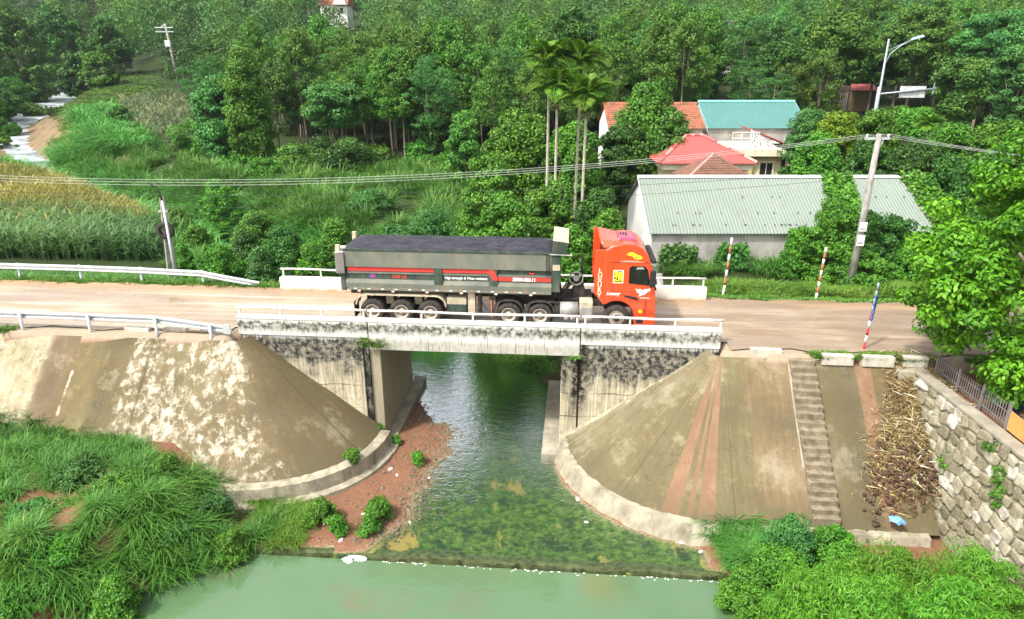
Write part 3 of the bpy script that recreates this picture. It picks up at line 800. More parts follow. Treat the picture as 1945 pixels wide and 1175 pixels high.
M['bank_right'] = slope_material('right_bank_cement',
    [(0.0, (0.20, 0.16, 0.09)), (R_(-5.3), (0.30, 0.22, 0.11)), (R_(-4.6), (0.17, 0.15, 0.10)), (R_(-3.9), (0.24, 0.20, 0.12)), (R_(-2.8), (0.33, 0.27, 0.16)), (R_(-2.4), (0.40, 0.29, 0.18)), (R_(-1.0), (0.38, 0.28, 0.17)),
     (R_(-0.4), (0.30, 0.26, 0.15)), (R_(1.2), (0.31, 0.26, 0.15)), (R_(3.0), (0.28, 0.235, 0.135)), (R_(5.0), (0.33, 0.28, 0.17)), (R_(6.8), (0.42, 0.37, 0.25)), (1.0, (0.55, 0.50, 0.36))],
    [(0.0, 0.1), (R_(-2.5), 0.1), (R_(-2.2), 0.42), (R_(-1.9), 0.15), (R_(0.0), 0.22), (R_(2.0), 0.12), (R_(6.0), 0.12), (1.0, 0.5)],
    mud=[(0.0, 0.0), (R_(-5.45), 0.0), (R_(-5.40), 0.8), (R_(-4.9), 0.8), (R_(-4.85), 0.0), (R_(0.62), 0.0), (R_(0.66), 0.95), (R_(1.08), 0.95), (R_(1.12), 0.1), (R_(1.22), 0.0), (R_(1.25), 0.85), (R_(1.38), 0.85), (R_(1.42), 0.05), (R_(1.6), 0.0),
         (R_(1.63), 0.95), (R_(2.12), 0.95), (R_(2.16), 0.0), (1.0, 0.0)])
bank(1, 6.6, M['bank_right'], 'embankment_slope', 'mud streaked olive cement bank and cone right of the stream', 14.1)

def toe_wall(side, s_list, prof, label, mat):
    """prof: (outward offset, z) closed profile"""
    pts = [toe_point(side, s) for s in s_list]
    b = MB(); n = len(prof); rg = random.Random(5)
    for i, p in enumerate(pts):
        q0, q1 = pts[max(i - 1, 0)], pts[min(i + 1, len(pts) - 1)]
        t = Vector((q1[0] - q0[0], q1[1] - q0[1])).normalized()
        nrm = Vector((t.y, -t.x)) if side > 0 else Vector((-t.y, t.x))
        uc = UL if side < 0 else UR
        if nrm.dot(Vector((p[0] - uc, p[1]))) < 0: nrm = -nrm
        if s_list[i] <= 0: nrm = Vector((0, -1))
        for o, z in prof:
            j = rg.uniform(-0.02, 0.02)
            b.v.append(tuple(W(p[0] + nrm.x * (o + j), p[1] + nrm.y * (o + j), z + rg.uniform(-0.02, 0.02))))
    for i in range(len(pts) - 1):
        for k in range(n):
            k2 = (k + 1) % n
            b.f.append((i * n + k, i * n + k2, (i + 1) * n + k2, (i + 1) * n + k))
    b.f.append(tuple(range(n))); b.f.append(tuple((len(pts) - 1) * n + k for k in reversed(range(n))))
    o = b.build('toe_wall', mat); return tag(o, label, 'wall')
sl = list(np.linspace(-8, 0, 20)) + list(np.linspace(0, 0.97, 36))[1:]
toe_wall(-1, sl, [(-0.12, -4.9), (-0.12, -4.24), (0.30, -4.27), (0.33, -4.62), (0.34, -4.80), (0.62, -4.86), (0.72, -5.7), (-0.12, -5.7)],
         'two stepped curved concrete toe wall under the left cone', M['toe'])
sr = list(np.linspace(-6.2, 0, 20)) + list(np.linspace(0, 0.97, 40))[1:]
toe_wall(1, sr, [(-0.10, -4.9), (-0.10, -4.36), (0.20, -4.39), (0.52, -5.14), (0.54, -5.7), (-0.10, -5.7)],
         'pale curved concrete toe wall round the right cone', M['toe'])

# steps down the right bank
SU = 12.78
stp = bridge_thing('concrete_steps', 'narrow worn concrete stairway down the right bank', 'stairs', SU, -5.4, -4.5)
NST = 20
run, rise = (RTOE[1] + TOPV - 0.1) / NST, (TOPZ - TOEZ - 0.1) / NST
M['step'] = plain('worn_step', (0.235, 0.195, 0.13), 0.9, 0.35, 3, bump=0.5, dirt=(0.10, 0.08, 0.05), dirt_amt=0.85)
rg = random.Random(8)
for k in range(NST):
    v1 = TOPV - k * run; z1 = TOPZ + 0.08 - k * rise
    o = MB().box(-0.46 + rg.uniform(-.02, .02), 0.46 + rg.uniform(-.02, .02), v1 - run - 0.03 + 5.4, v1 + 5.4 - 0.002, z1 - rise - 0.35 + 4.5, z1 + rg.uniform(-.015, .015) + 4.5).build('step', M['step'], stp, bevel=0.02)
for s_ in (-1, 1):
    MB().hexa([(s_ * 0.475 - 0.04, 0.0, -0.2), (s_ * 0.475 + 0.04, 0.0, -0.2), (s_ * 0.475 + 0.04, 4.7, 3.9), (s_ * 0.475 - 0.04, 4.7, 3.9),
               (s_ * 0.475 - 0.04, 0.0, 0.16), (s_ * 0.475 + 0.04, 0.0, 0.16), (s_ * 0.475 + 0.04, 4.7, 4.30), (s_ * 0.475 - 0.04, 4.7, 4.30)]).build('stringer', M['concrete'], stp)

# ================================================================== ROADSIDE RAILS, POSTS, BLOCKS
def wbeam(b, pts, depth=0.08):
    """W profile beam along points (u,v,z)"""
    prof = [(-0.155, 0.0), (-0.115, -depth), (-0.065, -depth), (-0.03, 0.0), (0.03, 0.0), (0.065, -depth), (0.115, -depth), (0.155, 0.0)]
    n = len(prof)
    for (u, v, z) in pts:
        for dz, dv in prof: b.v.append((u, v + dv, z + dz))
        for dz, dv in reversed(prof): b.v.append((u, v + dv + 0.012, z + dz))
    m = 2 * n
    for i in range(len(pts) - 1):
        for k in range(m):
            k2 = (k + 1) % m
            b.f.append((i * m + k, i * m + k2, (i + 1) * m + k2, (i + 1) * m + k))
    b.f.append(tuple(range(m))); b.f.append(tuple((len(pts) - 1) * m + k for k in reversed(range(m))))
    return b
gr = bridge_thing('guardrail', 'galvanised guardrail with posts outside, ending in a flared tip by the bridge', 'guardrail')
path = [(-45, -0.40, 0.56), (-25, -0.40, 0.56), (-22.1, -0.40, 0.56), (-19.0, -0.40, 0.56), (-16.0, -0.40, 0.55), (-13.1, -0.40, 0.52), (-10.25, -0.48, 0.24)]
for a, c in zip(path[:-1], path[1:]):
    wbeam(MB(), [a, (c[0] - 0.006, c[1], c[2])]).build('beam', M['galv'], gr)
for (u, v, z) in path[1:-1] + [(-10.75, -0.47, 0.30)]:
    MB().tube([(u, v - 0.17, -0.7), (u, v - 0.17, z + 0.16)], 0.065, 10).build('post', M['galv'], gr, True)
    MB().box(u - 0.05, u + 0.05, v - 0.17, v - 0.02, z - 0.1, z + 0.1).build('spacer', M['galv'], gr)
MB().prism([(-10.26, 0.06), (-9.98, 0.02), (-9.90, 0.22), (-9.98, 0.46), (-10.26, 0.42)], -0.56, -0.50).build('end_terminal', M['galv'], gr)
gr = bridge_thing('guardrail', 'long white galvanised guardrail dipping to the ground before the cornfield side', 'guardrail')
path = [(-60, 6.6, 0.62), (-32, 6.25, 0.62), (-28, 6.2, 0.62), (-24.6, 6.15, 0.62), (-21.2, 6.1, 0.62), (-17.9, 6.05, 0.60), (-14.6, 6.0, 0.52), (-11.6, 6.0, 0.02)]
for a, c in zip(path[:-1], path[1:]):
    wbeam(MB(), [(a[0], a[1], a[2]), (c[0] - 0.006, c[1], c[2])]).build('beam', M['galv'], gr)
for (u, v, z) in path[1:-1]:
    MB().tube([(u, v + 0.13, -0.9), (u, v + 0.13, z + 0.14)], 0.065, 10).build('post', M['galv'], gr, True)
MB().box(-14.25, -14.05, 6.2, 6.4, -0.7, 0.42).build('stub_post', M['kerbstone'], gr)

blk = [(1455, 667, 1.2, 'leftmost whitewashed kerb block above the mud streaked bank'), (1591, 678, 1.15, 'pale kerb block at the head of the concrete stairway'),
       (1668, 681, 1.15, 'mossy kerb block between the striped pole and the fence'), (1738, 682, 0.9, 'last kerb block half hidden under the big leafy tree'),
       (262, 626, 1.1, 'weathered kerb block behind the guardrail, farthest from the bridge'), (335, 626, 1.0, 'weathered kerb block behind the guardrail, in the middle of three'),
       (405, 627, 1.05, 'weathered kerb block behind the guardrail, nearest the bridge')]
for px, py, L, lab in blk:
    p = PZ(px, py, -0.02); u, v = UV(p.x, p.y)
    o = MB().hexa([(-L / 2, -0.14, -0.3), (L / 2, -0.15, -0.3), (L / 2, 0.14, -0.3), (-L / 2, 0.15, -0.3), (-L / 2 + 0.02, -0.12, 0.13), (L / 2, -0.13, 0.11), (L / 2 - 0.03, 0.12, 0.12), (-L / 2, 0.13, 0.13)]).build('kerb_block', M['kerbstone'], None, bevel=0.03)
    o.location = p; o.rotation_euler = (0, 0, ANG); tag(o, lab, 'kerb block', 'kerb blocks along the road edge')

def marker(px, py, h, mats, n, label, lean=(0, 0), r=0.055):
    p = PZ(px, py, -0.05)
    t = thing('marker_post', label, 'marker post', (p.x, p.y, p.z), 0, 'striped marker posts')
    for k in range(n):
        z0, z1 = -0.3 if k == 0 else h * k / n, h * (k + 1) / n
        MB().tube([(lean[0] * z0 / h, lean[1] * z0 / h, z0 + 0.001), (lean[0] * z1 / h, lean[1] * z1 / h, z1)], r, 10).build('band', mats[k % 2], t, True)
    return t
marker(1374, 556, 2.75, (M['white_paint'], M['old_red']), 7, 'rusty faded red and white post leaning beside the ivy covered wall', (0.12, 0))
marker(1550, 566, 2.5, (M['white_paint'], M['old_red']), 9, 'mostly white depth post in the grass before the utility pole', (0.1, 0))
sp = marker(1640, 664, 2.75, (M['red_paint'], M['white_paint']), 9, 'bright red and white pole carrying a narrow blue and white chevron board', (0.1, 0.0), 0.045)
for bnd in list(sp.children)[5:]:
    bnd.data.materials.clear(); bnd.data.materials.append(M['galv_dull'])
bd = MB(); bd.v = [(-0.10, -0.12, 0), (0.10, 0.12, 0), (0.10, 0.12, 1.05), (0.0, 0.0, 1.22), (-0.10, -0.12, 1.05), (0, 0, -0.12)]
board = MB().hexa([(-0.02, -0.16, 1.25), (0.16, 0.02, 1.25), (0.14, 0.05, 1.25), (-0.04, -0.13, 1.25), (0.02, -0.16, 2.25), (0.20, 0.02, 2.25), (0.18, 0.05, 2.25), (0.0, -0.13, 2.25)]).build('chevron_board', M['blue_paint'], sp)
for k in range(4):
    z = 1.34 + k * 0.21
    MB().hexa([(-0.005 + 0.0 * z, -0.165, z), (0.145, -0.012, z + 0.10), (0.143, -0.010, z + 0.1), (-0.008, -0.162, z),
               (-0.003, -0.165, z + 0.09), (0.147, -0.012, z + 0.19), (0.145, -0.01, z + 0.19), (-0.006, -0.162, z + 0.09)]).build('stripe', M['white_paint'], board)

# ================================================================== TRUCK
TX0 = W(*UV(*PZ(710, 612, 0.0).xy), 0)
u0, _ = UV(TX0.x, TX0.y)
tr = bridge_thing('semi_truck', 'red tractor cab with dark green tipper trailer crossing the bridge', 'truck', u0, 2.50, 0.0)
M['cab'] = plain('orange_red_paint', (0.80, 0.068, 0.016), 0.28, 0.06, 2, coat=0.5, spec=0.5, dirt=(0.55, 0.10, 0.05), dirt_amt=0.35)
M['cab_dark'] = plain('trim_black', (0.022, 0.022, 0.024), 0.6, 0.2, 4)  # own black of the trim, seams, mirrors and rear wall
M['hatch'] = plain('pink_red_hatch', (0.55, 0.05, 0.11), 0.3, 0.1, 3, coat=0.4)
M['green'] = plain('dark_green_steel', (0.034, 0.055, 0.043), 0.6, 0.25, 2.0, dirt=(0.17, 0.16, 0.12), dirt_amt=0.5)
M['greygreen'] = plain('dusty_green_steel', (0.150, 0.160, 0.132), 0.65, 0.15, 1.2, dirt=(0.27, 0.24, 0.17), dirt_amt=0.6)
M['dust'] = plain('dusty_tan_steel', (0.50, 0.44, 0.31), 0.85, 0.2, 3, dirt=(0.22, 0.17, 0.11))
M['stripe'] = plain('red_stripe', (0.62, 0.055, 0.045), 0.5, 0.12, 3)
M['steel'] = plain('dull_aluminium', (0.40, 0.39, 0.37), 0.5, 0.2, 3, metal=0.3, dirt=(0.22, 0.18, 0.13))
M['chassis'] = plain('chassis_black', (0.030, 0.028, 0.027), 0.75, 0.3, 5, dirt=(0.15, 0.11, 0.07), dirt_amt=0.6)
M['rim'] = plain('dusty_rim', (0.44, 0.39, 0.32), 0.6, 0.2, 6, metal=0.2, dirt=(0.2, 0.15, 0.1))
M['glass'] = plain('dark_glass', (0.010, 0.012, 0.013), 0.06, 0.1, 2, spec=0.6)
M['white_print'] = plain('white_print', (0.80, 0.79, 0.76), 0.6, 0.04)
M['pale_print'] = plain('pale_print', (0.84, 0.62, 0.44), 0.6, 0.06)
M['yellow_print'] = plain('yellow_print', (0.75, 0.55, 0.03), 0.5, 0.1, 9, dirt=(0.12, 0.1, 0.03), dirt_amt=0.5)
M['yellow_clean'] = plain('yellow_sticker', (0.80, 0.64, 0.04), 0.5, 0.06, 5)
M['black_print'] = plain('black_print', (0.02, 0.02, 0.02), 0.6, 0.05)
M['blue_print'] = plain('blue_print', (0.03, 0.10, 0.45), 0.6, 0.05)
M['lamp'] = plain('amber_lens', (0.7, 0.25, 0.03), 0.3, 0.05)
M['tarp'] = None
SY = -1.25
def txt(s, x, z, size, mat, parent, y=SY - 0.008, name='lettering', sx=1.0, align='LEFT', bold=0.0, shear=0.0):
    cu = bpy.data.curves.new(name, 'FONT'); cu.body = s; cu.size = size; cu.align_x = align; cu.offset = bold; cu.shear = shear
    cu.extrude = 0.0015; cu.resolution_u = 3
    cu.materials.append(mat)
    tmp = bpy.data.objects.new(name, cu); COL.objects.link(tmp); bpy.context.view_layer.update()
    me = bpy.data.meshes.new_from_object(tmp); bpy.data.objects.remove(tmp); bpy.data.curves.remove(cu)
    me.materials.clear(); me.materials.append(mat)
    o = bpy.data.objects.new(name, me); COL.objects.link(o); o.parent = parent
    o.location = (x, y, z); o.rotation_euler = (PI / 2, 0, 0); o.scale = (sx, 1, 1)
    return o
# ---- cab
def arc(cx, cz, r, a0, a1, n): return [(cx + r * math.cos(R(a0 + (a1 - a0) * k / n)), cz + r * math.sin(R(a0 + (a1 - a0) * k / n))) for k in range(n + 1)]
FX = 10.32
prof = [(9.74, 1.12), (9.72, 2.2), (9.74, 3.40), (10.0, 3.60), (10.5, 3.72), (10.9, 3.70), (11.25, 3.52), (11.5, 3.20), (11.62, 2.85), (11.76, 2.2), (11.86, 1.55), (11.90, 0.95), (11.90, 0.30), (11.78, 0.22), (11.16, 0.22), (11.08, 0.35)]
prof += arc(FX, 0.56, 0.72, 0, 128, 12) + [(9.80, 1.12)]
cab = MB().prism(prof, -1.22, 1.22).build('cab', M['cab'], tr, bevel=0.13); cab.modifiers['bevel'].segments = 4
smooth_angle(cab); cab.modifiers.new('wn', 'WEIGHTED_NORMAL')
for s_ in (-1, 1):                                # side extenders behind the cab
    yy = s_ * 1.20
    zt_ = 3.42 if s_ < 0 else 3.86
    MB().hexa([(9.34, yy - 0.03, 1.62), (9.76, yy - 0.03, 1.10), (9.76, yy + 0.03, 1.10), (9.34, yy + 0.03, 1.62),
               (9.34, yy * 0.97 - 0.03, zt_), (9.78, yy * 0.97 - 0.03, 3.46), (9.78, yy * 0.97 + 0.03, 3.46), (9.34, yy * 0.97 + 0.03, zt_)]).build('side_extender', M['cab'], tr, bevel=0.025)
df = MB().hexa([(9.70, -1.12, 3.40), (10.55, -1.08, 3.60), (10.55, 1.08, 3.60), (9.70, 1.12, 3.40), (9.50, -0.95, 3.74), (10.35, -0.98, 3.72), (10.35, 0.98, 3.72), (9.40, 1.10, 3.90)])
df.build('roof_deflector', M['cab'], tr, bevel=0.11)
MB().box(9.64, 9.735, -1.1, 1.1, 1.2, 3.5).build('cab_rear_wall', M['cab_dark'], tr)
ht = MB().hexa([(10.25, -0.62, 3.70), (11.02, -0.62, 3.70), (11.02, 0.62, 3.70), (10.25, 0.62, 3.70), (10.3, -0.55, 3.82), (10.95, -0.55, 3.78), (10.95, 0.55, 3.78), (10.3, 0.55, 3.82)]).build('roof_hatch', M['hatch'], tr, bevel=0.03)
for k in range(3):
    MB().box(10.38 + 0.11 * k, 10.44 + 0.11 * k, -0.1, 0.35, 3.80, 3.828).build('slot', M['cab_dark'], ht)
# door outline, window, handle
CYF = -1.226
dr = MB()
for x0, x1, z0, z1 in ((10.10, 10.112, 0.95, 2.95), (10.84, 10.852, 1.22, 1.75), (11.50, 11.512, 0.85, 2.5), (10.10, 11.5, 2.95, 2.962), (9.80, 11.7, 2.93, 2.938), (10.1, 11.5, 1.70, 1.708)):
    dr.box(x0, x1, CYF - 0.003, CYF + 0.02, z0, z1)
door = dr.build('door_seam', M['cab_dark'], tr)
win = MB().prism([(10.74, 2.06), (11.62, 1.98), (11.48, 2.66), (11.36, 2.80), (10.84, 2.80), (10.74, 2.72)], CYF - 0.006, CYF + 0.02).build('side_window', M['glass'], tr)
MB().box(11.14, 11.165, CYF - 0.012, CYF, 2.1, 2.75).build('window_bar', M['cab_dark'], win)
MB().prism([(11.0, 2.66), (11.36, 2.68), (11.26, 2.76), (11.05, 2.76)], CYF - 0.013, CYF - 0.007).build('visor', M['steel'], win)
MB().prism([(10.58, 1.50), (11.10, 1.36), (11.20, 1.36), (11.08, 1.48), (10.62, 1.56)], CYF - 0.03, CYF).build('door_handle', M['cab_dark'], tr)
ws = MB(); ws.v = [(11.57, -1.08, 3.02), (11.57, 1.08, 3.02), (11.905, 1.12, 1.75), (11.905, -1.12, 1.75), (11.50, -1.08, 3.0), (11.50, 1.08, 3.0), (11.70, 1.12, 1.75), (11.70, -1.12, 1.75)]
ws.f = [(0, 1, 2, 3), (4, 7, 6, 5), (0, 4, 5, 1), (2, 6, 7, 3), (0, 3, 7, 4), (1, 5, 6, 2)]
ws.build('windscreen', M['glass'], tr)
MB().box(11.60, 11.80, -1.25, 1.25, 2.92, 3.06).build('sun_visor', M['cab_dark'], tr, bevel=0.03)
for s_ in (-1, 1):
    mr = MB().box(11.56, 11.80, s_ * 1.40 - 0.05, s_ * 1.40 + 0.05, 1.98, 2.68).build('mirror', M['cab_dark'], tr, bevel=0.05)
    MB().tube([(11.66, s_ * 1.40, 2.66), (11.70, s_ * 1.36, 2.80), (11.64, s_ * 1.18, 2.80)], 0.022, 6).build('mirror_arm', M['cab_dark'], mr)
    MB().tube([(11.66, s_ * 1.40, 2.0), (11.64, s_ * 1.30, 1.92), (11.62, s_ * 1.18, 1.92)], 0.022, 6).build('mirror_arm', M['cab_dark'], mr)
MB().tube([(11.60, -1.0, 2.95), (12.0, -1.1, 2.92), (12.02, -1.1, 2.80)], 0.018, 6).build('front_mirror_arm', M['cab_dark'], tr)
MB().box(11.96, 12.05, -1.22, -0.98, 2.55, 2.82).build('front_mirror', M['cab_dark'], tr, bevel=0.04)
MB().box(11.05, 11.92, -1.245, 1.245, 0.24, 0.66).build('bumper', M['cab'], tr, bevel=0.06)
MB().box(11.12, 11.42, -1.252, -1.24, 0.34, 0.56).build('step_hole', M['cab_dark'], tr, bevel=0.02)
MB().box(11.45, 11.475, CYF - 0.004, CYF + 0.02, 0.6, 1.35).build('panel_seam', M['cab_dark'], tr)
lp = MB().tube([(11.28, CYF - 0.012, 0.86), (11.28, CYF + 0.01, 0.86)], 0.085, 14).build('round_badge', M['yellow_print'], tr)
# cab prints
for k, c in enumerate('LUXURY'):
    txt(c, 9.57, 2.50 - 0.21 * k, 0.25, M['pale_print'], cab, y=-1.240, align='CENTER', bold=0.010)
txt('Luxury', 9.86, 1.55, 0.19, M['white_print'], cab, y=CYF - 0.006, bold=0.008, shear=0.35)
stk = MB().box(10.10, 10.52, CYF - 0.005, CYF, 2.06, 2.62).build('sticker', M['white_print'], cab)
MB().box(10.125, 10.495, CYF - 0.008, CYF - 0.004, 2.085, 2.595).build('sticker_face', M['yellow_clean'], stk)
for x0, x1, z0, z1 in ((10.15, 10.18, 2.36, 2.54), (10.14, 10.21, 2.24, 2.31), (10.25, 10.30, 2.20, 2.32), (10.15, 10.47, 2.125, 2.16), (10.33, 10.45, 2.19, 2.22), (10.22, 10.24, 2.2, 2.24)):
    MB().box(x0, x1, CYF - 0.0105, CYF - 0.007, z0, z1).build('print', M['black_print'], stk)
MB().box(10.27, 10.46, CYF - 0.0105, CYF - 0.007, 2.53, 2.575).build('print', M['blue_print'], stk)
pts = [(10.58, 3.26), (10.64, 3.34), (10.80, 3.38), (10.93, 3.33), (11.02, 3.27), (11.14, 3.24), (11.24, 3.16), (11.20, 3.10), (11.06, 3.07), (10.92, 3.10), (10.84, 3.19), (10.70, 3.24)]
pt = MB().prism(pts, CYF - 0.010, CYF + 0.008).build('yellow_emblem', M['yellow_clean'], cab)
for x0, z0, x1, z1 in ((10.58, 3.29, 10.68, 3.31), (10.86, 3.27, 10.9, 3.30), (10.95, 3.15, 11.0, 3.2), (11.06, 3.13, 11.12, 3.15)):
    MB().box(x0, x1, CYF - 0.0125, CYF - 0.009, z0, z1).build('print', M['black_print'], pt)
for z0, x0, x1 in ((3.00, 10.5, 11.1), (2.96, 10.35, 11.3)):
    MB().box(x0, x1, CYF - 0.005, CYF + 0.0, z0, z0 + 0.016).build('pinstripe', M['pale_print'], cab)
bird = [(11.02, 1.86), (11.10, 1.70), (11.22, 1.63), (11.17, 1.50), (11.30, 1.57), (11.42, 1.60), (11.50, 1.70), (11.58, 1.74), (11.66, 1.84), (11.58, 1.87), (11.48, 1.82), (11.42, 1.84), (11.33, 1.78), (11.22, 1.84), (11.14, 1.80)]
MB().prism(bird, CYF - 0.006, CYF + 0.002).build('bird_emblem', M['white_print'], cab)
MB().box(11.24, 11.62, CYF - 0.006, CYF + 0.002, 1.44, 1.465).build('pinstripe', M['white_print'], cab)
# ---- chassis
for s_ in (-1, 1):
    MB().box(5.2, 11.2, s_ * 0.42 - 0.05, s_ * 0.42 + 0.05, 0.78, 1.06).build('frame_rail', M['chassis'], tr)
    MB().box(-1.1, 8.0, s_ * 0.46 - 0.06, s_ * 0.46 + 0.06, 1.10, 1.46).build('trailer_rail', M['chassis'], tr)
MB().box(7.4, 9.3, -0.6, 0.6, 1.05, 1.18).build('deck_plate', M['chassis'], tr)
fw = MB().box(5.7, 7.3, -0.5, 0.5, 1.06, 1.2).build('fifth_wheel', M['chassis'], tr)
# fuel tank, battery box, air gear, spare hoses behind the cab
MB().tube([(7.98, -0.98, 0.78), (8.72, -0.98, 0.78)], 0.33, 20).build('fuel_tank', M['steel'], tr, True)
MB().tube([(8.16, -1.22, 0.52), (8.34, -1.22, 0.52)], 0.14, 14).build('air_reservoir', M['steel'], tr, True)
MB().tube([(8.42, -1.22, 0.52), (8.62, -1.22, 0.52)], 0.14, 14).build('air_reservoir', M['steel'], tr, True)
MB().box(8.78, 9.34, -1.2, -0.6, 0.38, 1.22).build('tool_box', M['dust'], tr, bevel=0.05)
MB().box(8.82, 9.30, -1.21, -1.19, 0.44, 0.96).build('tool_box_lid', M['steel'], tr, bevel=0.02)
MB().box(7.72, 7.96, -1.15, -0.7, 0.45, 1.16).build('battery_box', M['chassis'], tr, bevel=0.03)
MB().prism([(8.44, 1.18), (9.06, 1.18), (8.90, 1.75), (8.58, 1.75)], -0.42, 0.3).build('hose_mast', M['chassis'], tr)
MB().lathe([(0.26, -0.05), (0.30, -0.05), (0.30, 0.05), (0.26, 0.05), (0.26, -0.05)], (8.62, -0.5, 2.0), 'y', 20).build('pulley_ring', M['steel'], tr)
MB().lathe([(0.02, -0.03), (0.12, -0.03), (0.12, 0.03), (0.02, 0.03)], (8.62, -0.5, 2.0), 'y', 14).build('pulley_hub', M['steel'], tr)
MB().box(8.55, 8.7, -0.46, -0.34, 1.7, 2.2).build('hose_bracket', M['chassis'], tr)
MB().tube([(8.85, -0.3, 1.2), (8.85, -0.3, 3.0)], 0.06, 10).build('exhaust_stack', M['chassis'], tr)
rg = random.Random(2)
for k in range(7):
    y = -0.75 + 0.18 * k
    MB().tube([(7.85, y, 1.5), (8.05, y - 0.1, 1.22 + 0.1 * rg.random()), (8.3, y, 1.45 + 0.3 * rg.random()), (8.55, y * 0.6, 1.75 + 0.2 * rg.random()), (8.75, y * 0.5, 1.6)], 0.028, 6).build('hose', M['chassis'], tr, True)
for xx in (6.5,):
    MB().box(7.0, 7.9, -1.22, -0.5, 1.12, 1.16).build('catwalk', M['chassis'], tr)
# ---- tipper body
BX0, BX1, HW = -1.05, 7.60, 1.25
cs = [(-HW + 0.02, 1.58), (-HW - 0.0, 1.80), (-HW + 0.07, 1.96), (-HW + 0.07, 2.52), (-HW, 2.56), (-HW, 3.24), (-HW + 0.06, 3.24), (-HW + 0.13, 2.5), (-HW + 0.13, 1.66),
      (HW - 0.13, 1.66), (HW - 0.13, 2.5), (HW - 0.06, 3.24), (HW, 3.24), (HW, 2.56), (HW - 0.07, 2.52), (HW - 0.07, 1.96), (HW, 1.80), (HW - 0.02, 1.58)]
body = MB().prism(cs, BX0, BX1, 'x').build('tipper_body', M['greygreen'], tr)
for s_ in (-1, 1):
    def yb(a, c): return (a, c) if s_ > 0 else (-c, -a)
    # dark middle band with two longitudinal pressings
    y0, y1 = yb(HW - 0.085, HW - 0.058); MB().box(BX0 + 0.02, BX1 - 0.02, y0, y1, 2.00, 2.51).build('side_panel', M['green'], tr)
    y0, y1 = yb(HW - 0.07, HW - 0.02); MB().box(BX0 + 0.1, BX1 - 0.02, y0, y1, 2.22, 2.29).build('pressing', M['greygreen'], tr)
    y0, y1 = yb(HW - 0.07, HW + 0.025); MB().box(BX0 + 0.02, BX1, y0, y1, 2.52, 2.555).build('side_ledge', M['greygreen'], tr)
    y0, y1 = yb(HW - 0.06, HW + 0.02); MB().box(BX0, BX1 + 0.3, y0, y1, 3.20, 3.27).build('top_rim', M['green'], tr)
    for x in (2.72, 5.02):
        y0, y1 = yb(HW - 0.07, HW + 0.015); MB().box(x, x + 0.36, y0, y1, 1.80, 2.51).build('rib', M['green'], tr, bevel=0.02)
    y0, y1 = yb(HW - 0.1, HW + 0.03); MB().box(BX0 + 0.1, BX1 - 0.0, y0, y1, 1.50, 1.60).build('lower_rail', M['greygreen'], tr)
# red stripe on the near side, stepping down past the second rib
Yn = -HW - 0.004
MB().box(BX0 + 0.12, 2.72, -HW + 0.030, -HW + 0.05, 2.33, 2.517).build('red_stripe', M['stripe'], tr)
MB().box(2.725, 5.02, -HW + 0.030, -HW + 0.05, 2.33, 2.517).build('red_stripe', M['stripe'], tr)
MB().prism([(5.03, 2.51), (5.03, 2.36), (5.20, 2.06), (5.385, 2.06), (5.385, 2.18), (5.20, 2.51)], -HW - 0.022, -HW - 0.014).build('red_stripe', M['stripe'], tr)
MB().box(5.39, BX1 - 0.02, -HW + 0.03, -HW + 0.05, 2.03, 2.20).build('red_stripe', M['stripe'], tr)
txt('High-strength & Wear-resistant', 3.16, 2.05, 0.17, M['white_print'], tr, y=-HW + 0.05, bold=0.004, sx=0.82)
txt('KAI LE', 0.95, 2.04, 0.21, M['stripe'], tr, y=-HW + 0.05, bold=0.006)
txt('35RM-020.11', 6.00, 2.042, 0.20, M['white_print'], tr, y=-HW + 0.022, bold=0.012, sx=0.88)
lg = MB()
for a in (90, 210, 330):
    c, s_ = math.cos(R(a)) * 0.055, math.sin(R(a)) * 0.055
    lg.prism([(0.12 + c + 0.05 * math.cos(R(k * 90)), 2.11 + s_ + 0.06 * math.sin(R(k * 90))) for k in range(4)], -HW + 0.040, -HW + 0.052)
lg.build('diamond_emblem', M['stripe'], tr)
MB().box(-0.03, 0.27, -HW + 0.047, -HW + 0.056, 2.03, 2.18).build('emblem_ground', M['blue_print'], tr)
MB().prism([(6.66, 2.42), (6.72, 2.34), (6.86, 2.33), (6.92, 2.43), (6.84, 2.39), (6.74, 2.40)], -HW + 0.035, -HW + 0.05).build('pink_mark', M['stripe'], tr)
for k in range(28):                                # reflective dashes and side lamps
    x = BX0 + 0.35 + k * 0.29
    MB().box(x, x + 0.12, -HW - 0.036, -HW - 0.028, 1.545, 1.585).build('reflector', M['white_print'] if k % 2 == 0 else M['old_red'], tr)
for k in range(6):
    x = BX0 + 0.5 + k * 1.45
    MB().box(x, x + 0.12, -HW - 0.05, -HW - 0.0, 1.44, 1.50).build('side_lamp', M['pale_print'], tr)
